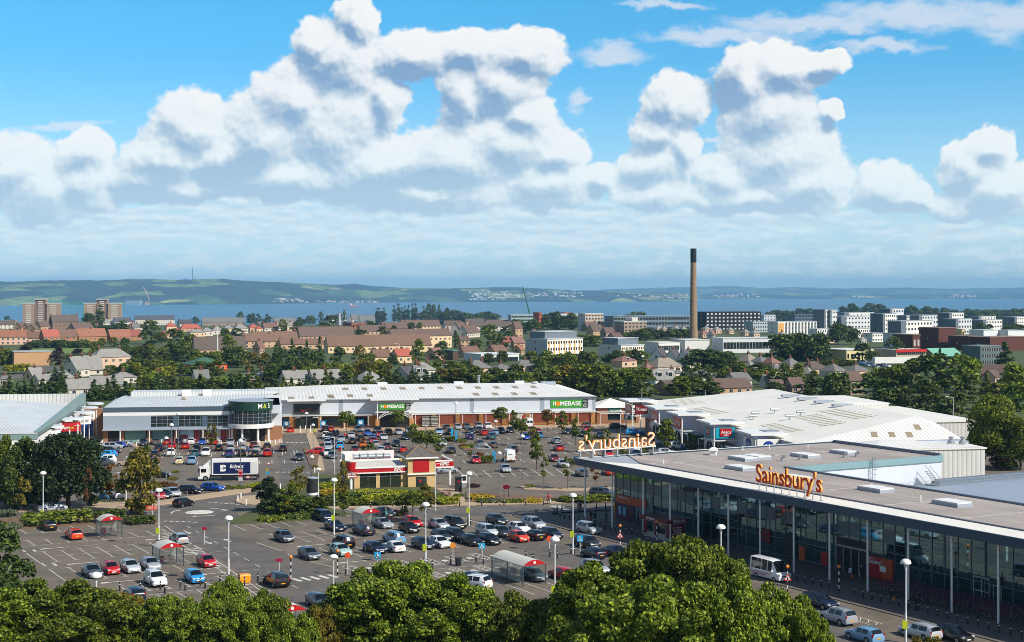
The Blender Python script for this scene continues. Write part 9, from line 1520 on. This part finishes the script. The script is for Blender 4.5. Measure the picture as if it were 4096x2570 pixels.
base = V_('MULTIPLY', sky.outputs['Color'], (1, 1, 1)); tint = N('ShaderNodeValToRGB'); te = tint.color_ramp.elements; te[0].position = 0; te[0].color = (.62, .98, 1.45, 1); te[1].position = 1; te[1].color = (.30, 1.24, 1.52, 1); TINT = tint
L(M_('MULTIPLY', sp.outputs['Z'], 4.0, None, True), tint.inputs[0])
base = V_('MULTIPLY', base, tint.outputs['Color']); TSCALE = V_('SCALE', base, 1.0)
front = sstep(sp.outputs['Y'], .1, .35)
# thin high veil
tn = noise(V_('MULTIPLY', q0, (.8, 2.2, 1)), 1.5, 8, .62, off=(9, 2, 4)); tq = V_('ADD', q0, V_('MULTIPLY_ADD', noise(V_('MULTIPLY', q0, (1, 1.6, 1)), .9, 5, .6, off=(5, 5, 5)).outputs['Color'], (1.1, .9, 0), (-.55, -.45, 0)))
tv = M_('ADD', field(tq, THIN, .25), M_('MULTIPLY_ADD', tn.outputs['Fac'], 1.1, -.5)); ta = M_('MULTIPLY', sstep(tv, .0, .75), .72)
c1 = mixc(M_('MULTIPLY', ta, front), TSCALE, (7.2, 7.6, 8.2))
# low flat banks and the small clouds over the far shore
bq = V_('ADD', q0, V_('MULTIPLY_ADD', noise(V_('MULTIPLY', q0, (.7, 2.4, 1)), 1.3, 6, .6, off=(1, 8, 3)).outputs['Color'], (1.4, .5, 0), (-.7, -.25, 0)))
bn = noise(V_('MULTIPLY', q0, (.55, 2.0, 1)), 2.2, 8, .62, off=(4, 1, 9)).outputs['Fac']; bv = M_('ADD', field(bq, BANDS, .3), M_('MULTIPLY_ADD', bn, 1.3, -.55)); ba = M_('MULTIPLY', sstep(bv, -.25, .45), .9)
bl = noise(V_('MULTIPLY', V_('ADD', q0, (.06, -.1, 0)), (.55, 2.0, 1)), 2.2, 8, .62, off=(4, 1, 9)).outputs['Fac']; bs = M_('MULTIPLY_ADD', M_('SUBTRACT', bn, bl), 3.2, .5, True)
bc = mixc(bs, (3.5, 5.1, 6.7), (7.6, 8.1, 8.5)); c2 = mixc(M_('MULTIPLY', ba, front), c1, bc)
sn = noise(V_('MULTIPLY', q0, (.9, 2.6, 1)), 1.7, 8, .65, off=(2, 3, 6)).outputs['Fac']; hz_ = M_('MULTIPLY', sstep(qy, 5.4, 5.9), M_('SUBTRACT', 1.0, sstep(qy, 6.35, 6.75)))
sa = M_('MULTIPLY', M_('MULTIPLY', sstep(sn, .45, .57), hz_), .8); c3 = mixc(M_('MULTIPLY', sa, front), c2, (7.0, 7.6, 7.8))
cc = V_('SCALE', cr.outputs['Color'], 10.0); c4 = mixc(M_('MULTIPLY', M_('MULTIPLY', alpha, front), .97), c3, cc)
# distance veil over the lowest sky
vl = M_('MULTIPLY', M_('SUBTRACT', 1.0, sstep(M_('ABSOLUTE', sp.outputs['Z']), .0, .16)), .58); c5 = mixc(M_('MULTIPLY', vl, front), c4, (7.6, 9.6, 10.2)); L(c5, bg.inputs['Color'])
bg2 = N('ShaderNodeBackground'); bg2.inputs['Strength'].default_value = .1; L(sky.outputs['Color'], bg2.inputs['Color']); mxs = N('ShaderNodeMixShader')
az_ = M_('DIVIDE', sp.outputs['X'], yy); reg = M_('MULTIPLY', M_('MULTIPLY', M_('SUBTRACT', 1.0, sstep(M_('ABSOLUTE', az_), .45, .62)), M_('SUBTRACT', 1.0, sstep(sp.outputs['Z'], .25, .36))), front)
L(reg, mxs.inputs[0]); L(bg2.outputs[0], mxs.inputs[1]); L(bg.outputs[0], mxs.inputs[2]); L(mxs.outputs[0], out.inputs[0])
sl = bpy.data.lights.new('sun', 'SUN'); sl.energy = 5.0; sl.angle = rad(.5); sl.color = (1.0, .93, .82); so = bpy.data.objects.new('sun', sl); COL.objects.link(so)
d = Vector((math.sin(rad(SUN_AZ)) * math.cos(rad(SUN_EL)), math.cos(rad(SUN_AZ)) * math.cos(rad(SUN_EL)), math.sin(rad(SUN_EL)))); so.rotation_euler = d.to_track_quat('Z', 'Y').to_euler(); so.location = (60, -40, 120)
HAZE = True
if HAZE:
    b = MB(); b.b6(-24000, 24000, -300, 27500, -62, 240); hm_ = bpy.data.materials.new('haze_air'); hm_.use_nodes = True; hn = hm_.node_tree
    for n in list(hn.nodes): hn.nodes.remove(n)
    ho = hn.nodes.new('ShaderNodeOutputMaterial'); hv = hn.nodes.new('ShaderNodeVolumePrincipled'); hv.inputs['Color'].default_value = (.29, .64, 1.0, 1); hv.inputs['Density'].default_value = 5.8e-5; hv.inputs['Anisotropy'].default_value = -.1
    hn.links.new(hv.outputs[0], ho.inputs['Volume']); o = b.obj('haze', hm_); o['kind'] = 'stuff'; o['label'] = 'pale blue air over the firth'; o.display_type = 'WIRE'
cam = bpy.data.cameras.new('camera'); cam.sensor_width = 36; cam.lens = 36 * F / 4096; cam.shift_y = -120 / 4096; cam.clip_end = 200000; cam.clip_start = .5
co = bpy.data.objects.new('camera', cam); COL.objects.link(co); co.location = (0, 0, HC); co.rotation_euler = (rad(90), 0, 0); SC.camera = co
SC.view_settings.view_transform = 'Standard'; SC.view_settings.look = 'None'; SC.view_settings.gamma = 1; SC.view_settings.exposure = .12
SC.render.engine = 'CYCLES'; SC.cycles.max_bounces = 5; SC.cycles.diffuse_bounces = 2; SC.cycles.glossy_bounces = 3; SC.cycles.transparent_max_bounces = 8; SC.cycles.volume_bounces = 0; SC.cycles.use_denoising = True; SC.cycles.caustics_reflective = False; SC.cycles.caustics_refractive = False; SC.cycles.sample_clamp_indirect = 4
SC.cycles.volume_step_rate = 1.0; SC.cycles.filter_width = .9
# ---------------------------------------------------------------- labels that single each thing out
bpy.context.view_layer.update()
def at(o): p = o.matrix_world.translation; return (CX + F * p.x / max(p.y, 1), HY + F * (HC - p.z) / max(p.y, 1), p.y)
LAND = [('the tall chimney', 'P', 2773, 1350), ('the left brick tower', 'C0', 390, 560), ('the right brick tower', 'C0', 970, 560), ('the green gasholder', 'C0', 640, 540), ('the copper beech', 'C0', 1385, 880), ('the grey hipped house', 'C0', 1030, 930), ('the white mast', 'C0', 2048, 830), ('the poplars', 'C1', 1400, 490), ('the very long cream terrace', 'C1', 1150, 780), ('the solar-panelled roof', 'C1', 1550, 640), ('the green crane', 'C2', 185, 520), ('the ochre-panelled block', 'C2', 400, 840), ('the black hotel', 'C2', 2040, 570), ('the dormered grey house', 'C2', 1415, 1090), ('the long white clinic', 'C2', 2200, 785), ('the brick hospital', 'C3', 1600, 760), ('the cream ward', 'C3', 740, 870), ('the mint green roof', 'C3', 1620, 865), ('the white flats', 'C3', 700, 600), ('the ribbed end wall', 'A3', 1700, 810), ('the drum-cornered store', 'A0', 2300, 540), ('the dark tick portal', 'A1', 460, 400), ('the green-signed entrance', 'A1', 1270, 400), ('the brick bays', 'A1', 2000, 380), ('the restaurant tower', 'A1', 1530, 960), ('the bucket sign', 'A1', 893, 990), ('the painted roundabout', 'A0', 1876, 1200), ('the lorry', 'A0', 2150, 905), ('the huge dark tree', 'A0', 640, 1160), ('the roof letters', 'A2', 960, 1000), ('the white panel van', 'Z5', 1660, 1154), ('the garden lodge', 'A2', 960, 380), ('the porch row', 'A2', 1600, 620), ('the yellow grit bin', 'B0', 2310, 668), ('the black lidded bin', 'B1', 1915, 508), ('the long trolley shelter', 'B2', 60, 640), ('the dark red kiosk', 'B2', 1400, 225), ('the minibus', 'B3', 60, 660), ('the shop entrance', 'B3', 780, 640), ('the nested trolleys', 'B3', 1300, 850), ('the substation', 'C0', 330, 905), ('the filling station', 'C0', 1930, 950), ('the gable at the far left', 'A0', 100, 700), ('the twin slate houses', 'C2', 1600, 925)]
LAND = [(n, *PX(t, x, y)) for n, t, x, y in LAND]
for o, zone, cn, ty, view, ex in CARS: o['label'] = '%s %s, %s' % (cn, ty, view)
def near_phrase(o, cnt=0):
    x, y, d = at(o); best = sorted(LAND, key=lambda q: (q[1] - x) ** 2 + ((q[2] - y) * 2.2) ** 2)[cnt]; dx, dy = best[1] - x, best[2] - y
    rel = ('right of' if dx < 0 else 'left of') if abs(dx) > abs(dy) * 1.4 else ('in front of' if dy < 0 else 'behind'); return '%s %s' % (rel, best[0])
def byl():
    g = {}
    for o in THINGS:
        if o.get('label'): g.setdefault(o['label'], []).append(o)
    return {k: v for k, v in g.items() if len(v) > 1}
ORD = ['first', 'second', 'third', 'fourth', 'fifth', 'sixth', 'seventh', 'eighth', 'ninth', 'tenth', 'eleventh', 'twelfth']
SAME = ('wire trolley parked', 'purple-handled trolley', 'grey trolley')
groups0 = {'conifer': 'conifers in the planted belts', 'tree': 'town trees', 'house': 'houses of the town', 'shrub': 'shrubs and bushes', 'hedge': 'clipped hedges', 'street lamp': 'lamp posts', 'bollard': 'bollards', 'building': 'blocks of the town', 'person': 'people', 'crossing beacon': 'crossing beacons', 'trolley shelter': 'trolley shelters', 'sign': 'post signs'}
for o in THINGS:
    if not o.get('group') and o.get('category') in groups0: o['group'] = groups0[o['category']]
for k, v in byl().items():
    if k.startswith(SAME): continue
    for o in v: o['label'] = '%s%s %s' % (k, ',' if ',' in k else '', near_phrase(o))
for k, v in byl().items():
    if k.startswith(SAME): continue
    v.sort(key=lambda o: at(o)[0]); n = len(v)
    for i, o in enumerate(v):
        w = 'left one' if n == 2 and i == 0 else 'right one' if n == 2 else '%s from the left' % (ORD[i] if i < 12 else '%dth' % (i + 1))
        o['label'] = '%s, %s' % (k, w)
for o in THINGS:
    l = o.get('label') or ''
    if len(l.split()) > 16:
        for a, c in (('seen side-on', 'side-on'), ('nose to the viewer', 'facing us'), ('tail to the viewer', 'facing away'), (' rising from the bottom edge', ''), (' with a white band', ''), (' from the left', ' from left'), (' off-road style', ' off-road'), (' small city', ' city')): l = l.replace(a, c)
        o['label'] = ' '.join(l.split()[:16]).rstrip(',')
    elif l and len(l.split()) < 4: o['label'] = l + ' ' + near_phrase(o)
# gather texts and discard the patterns
discard()
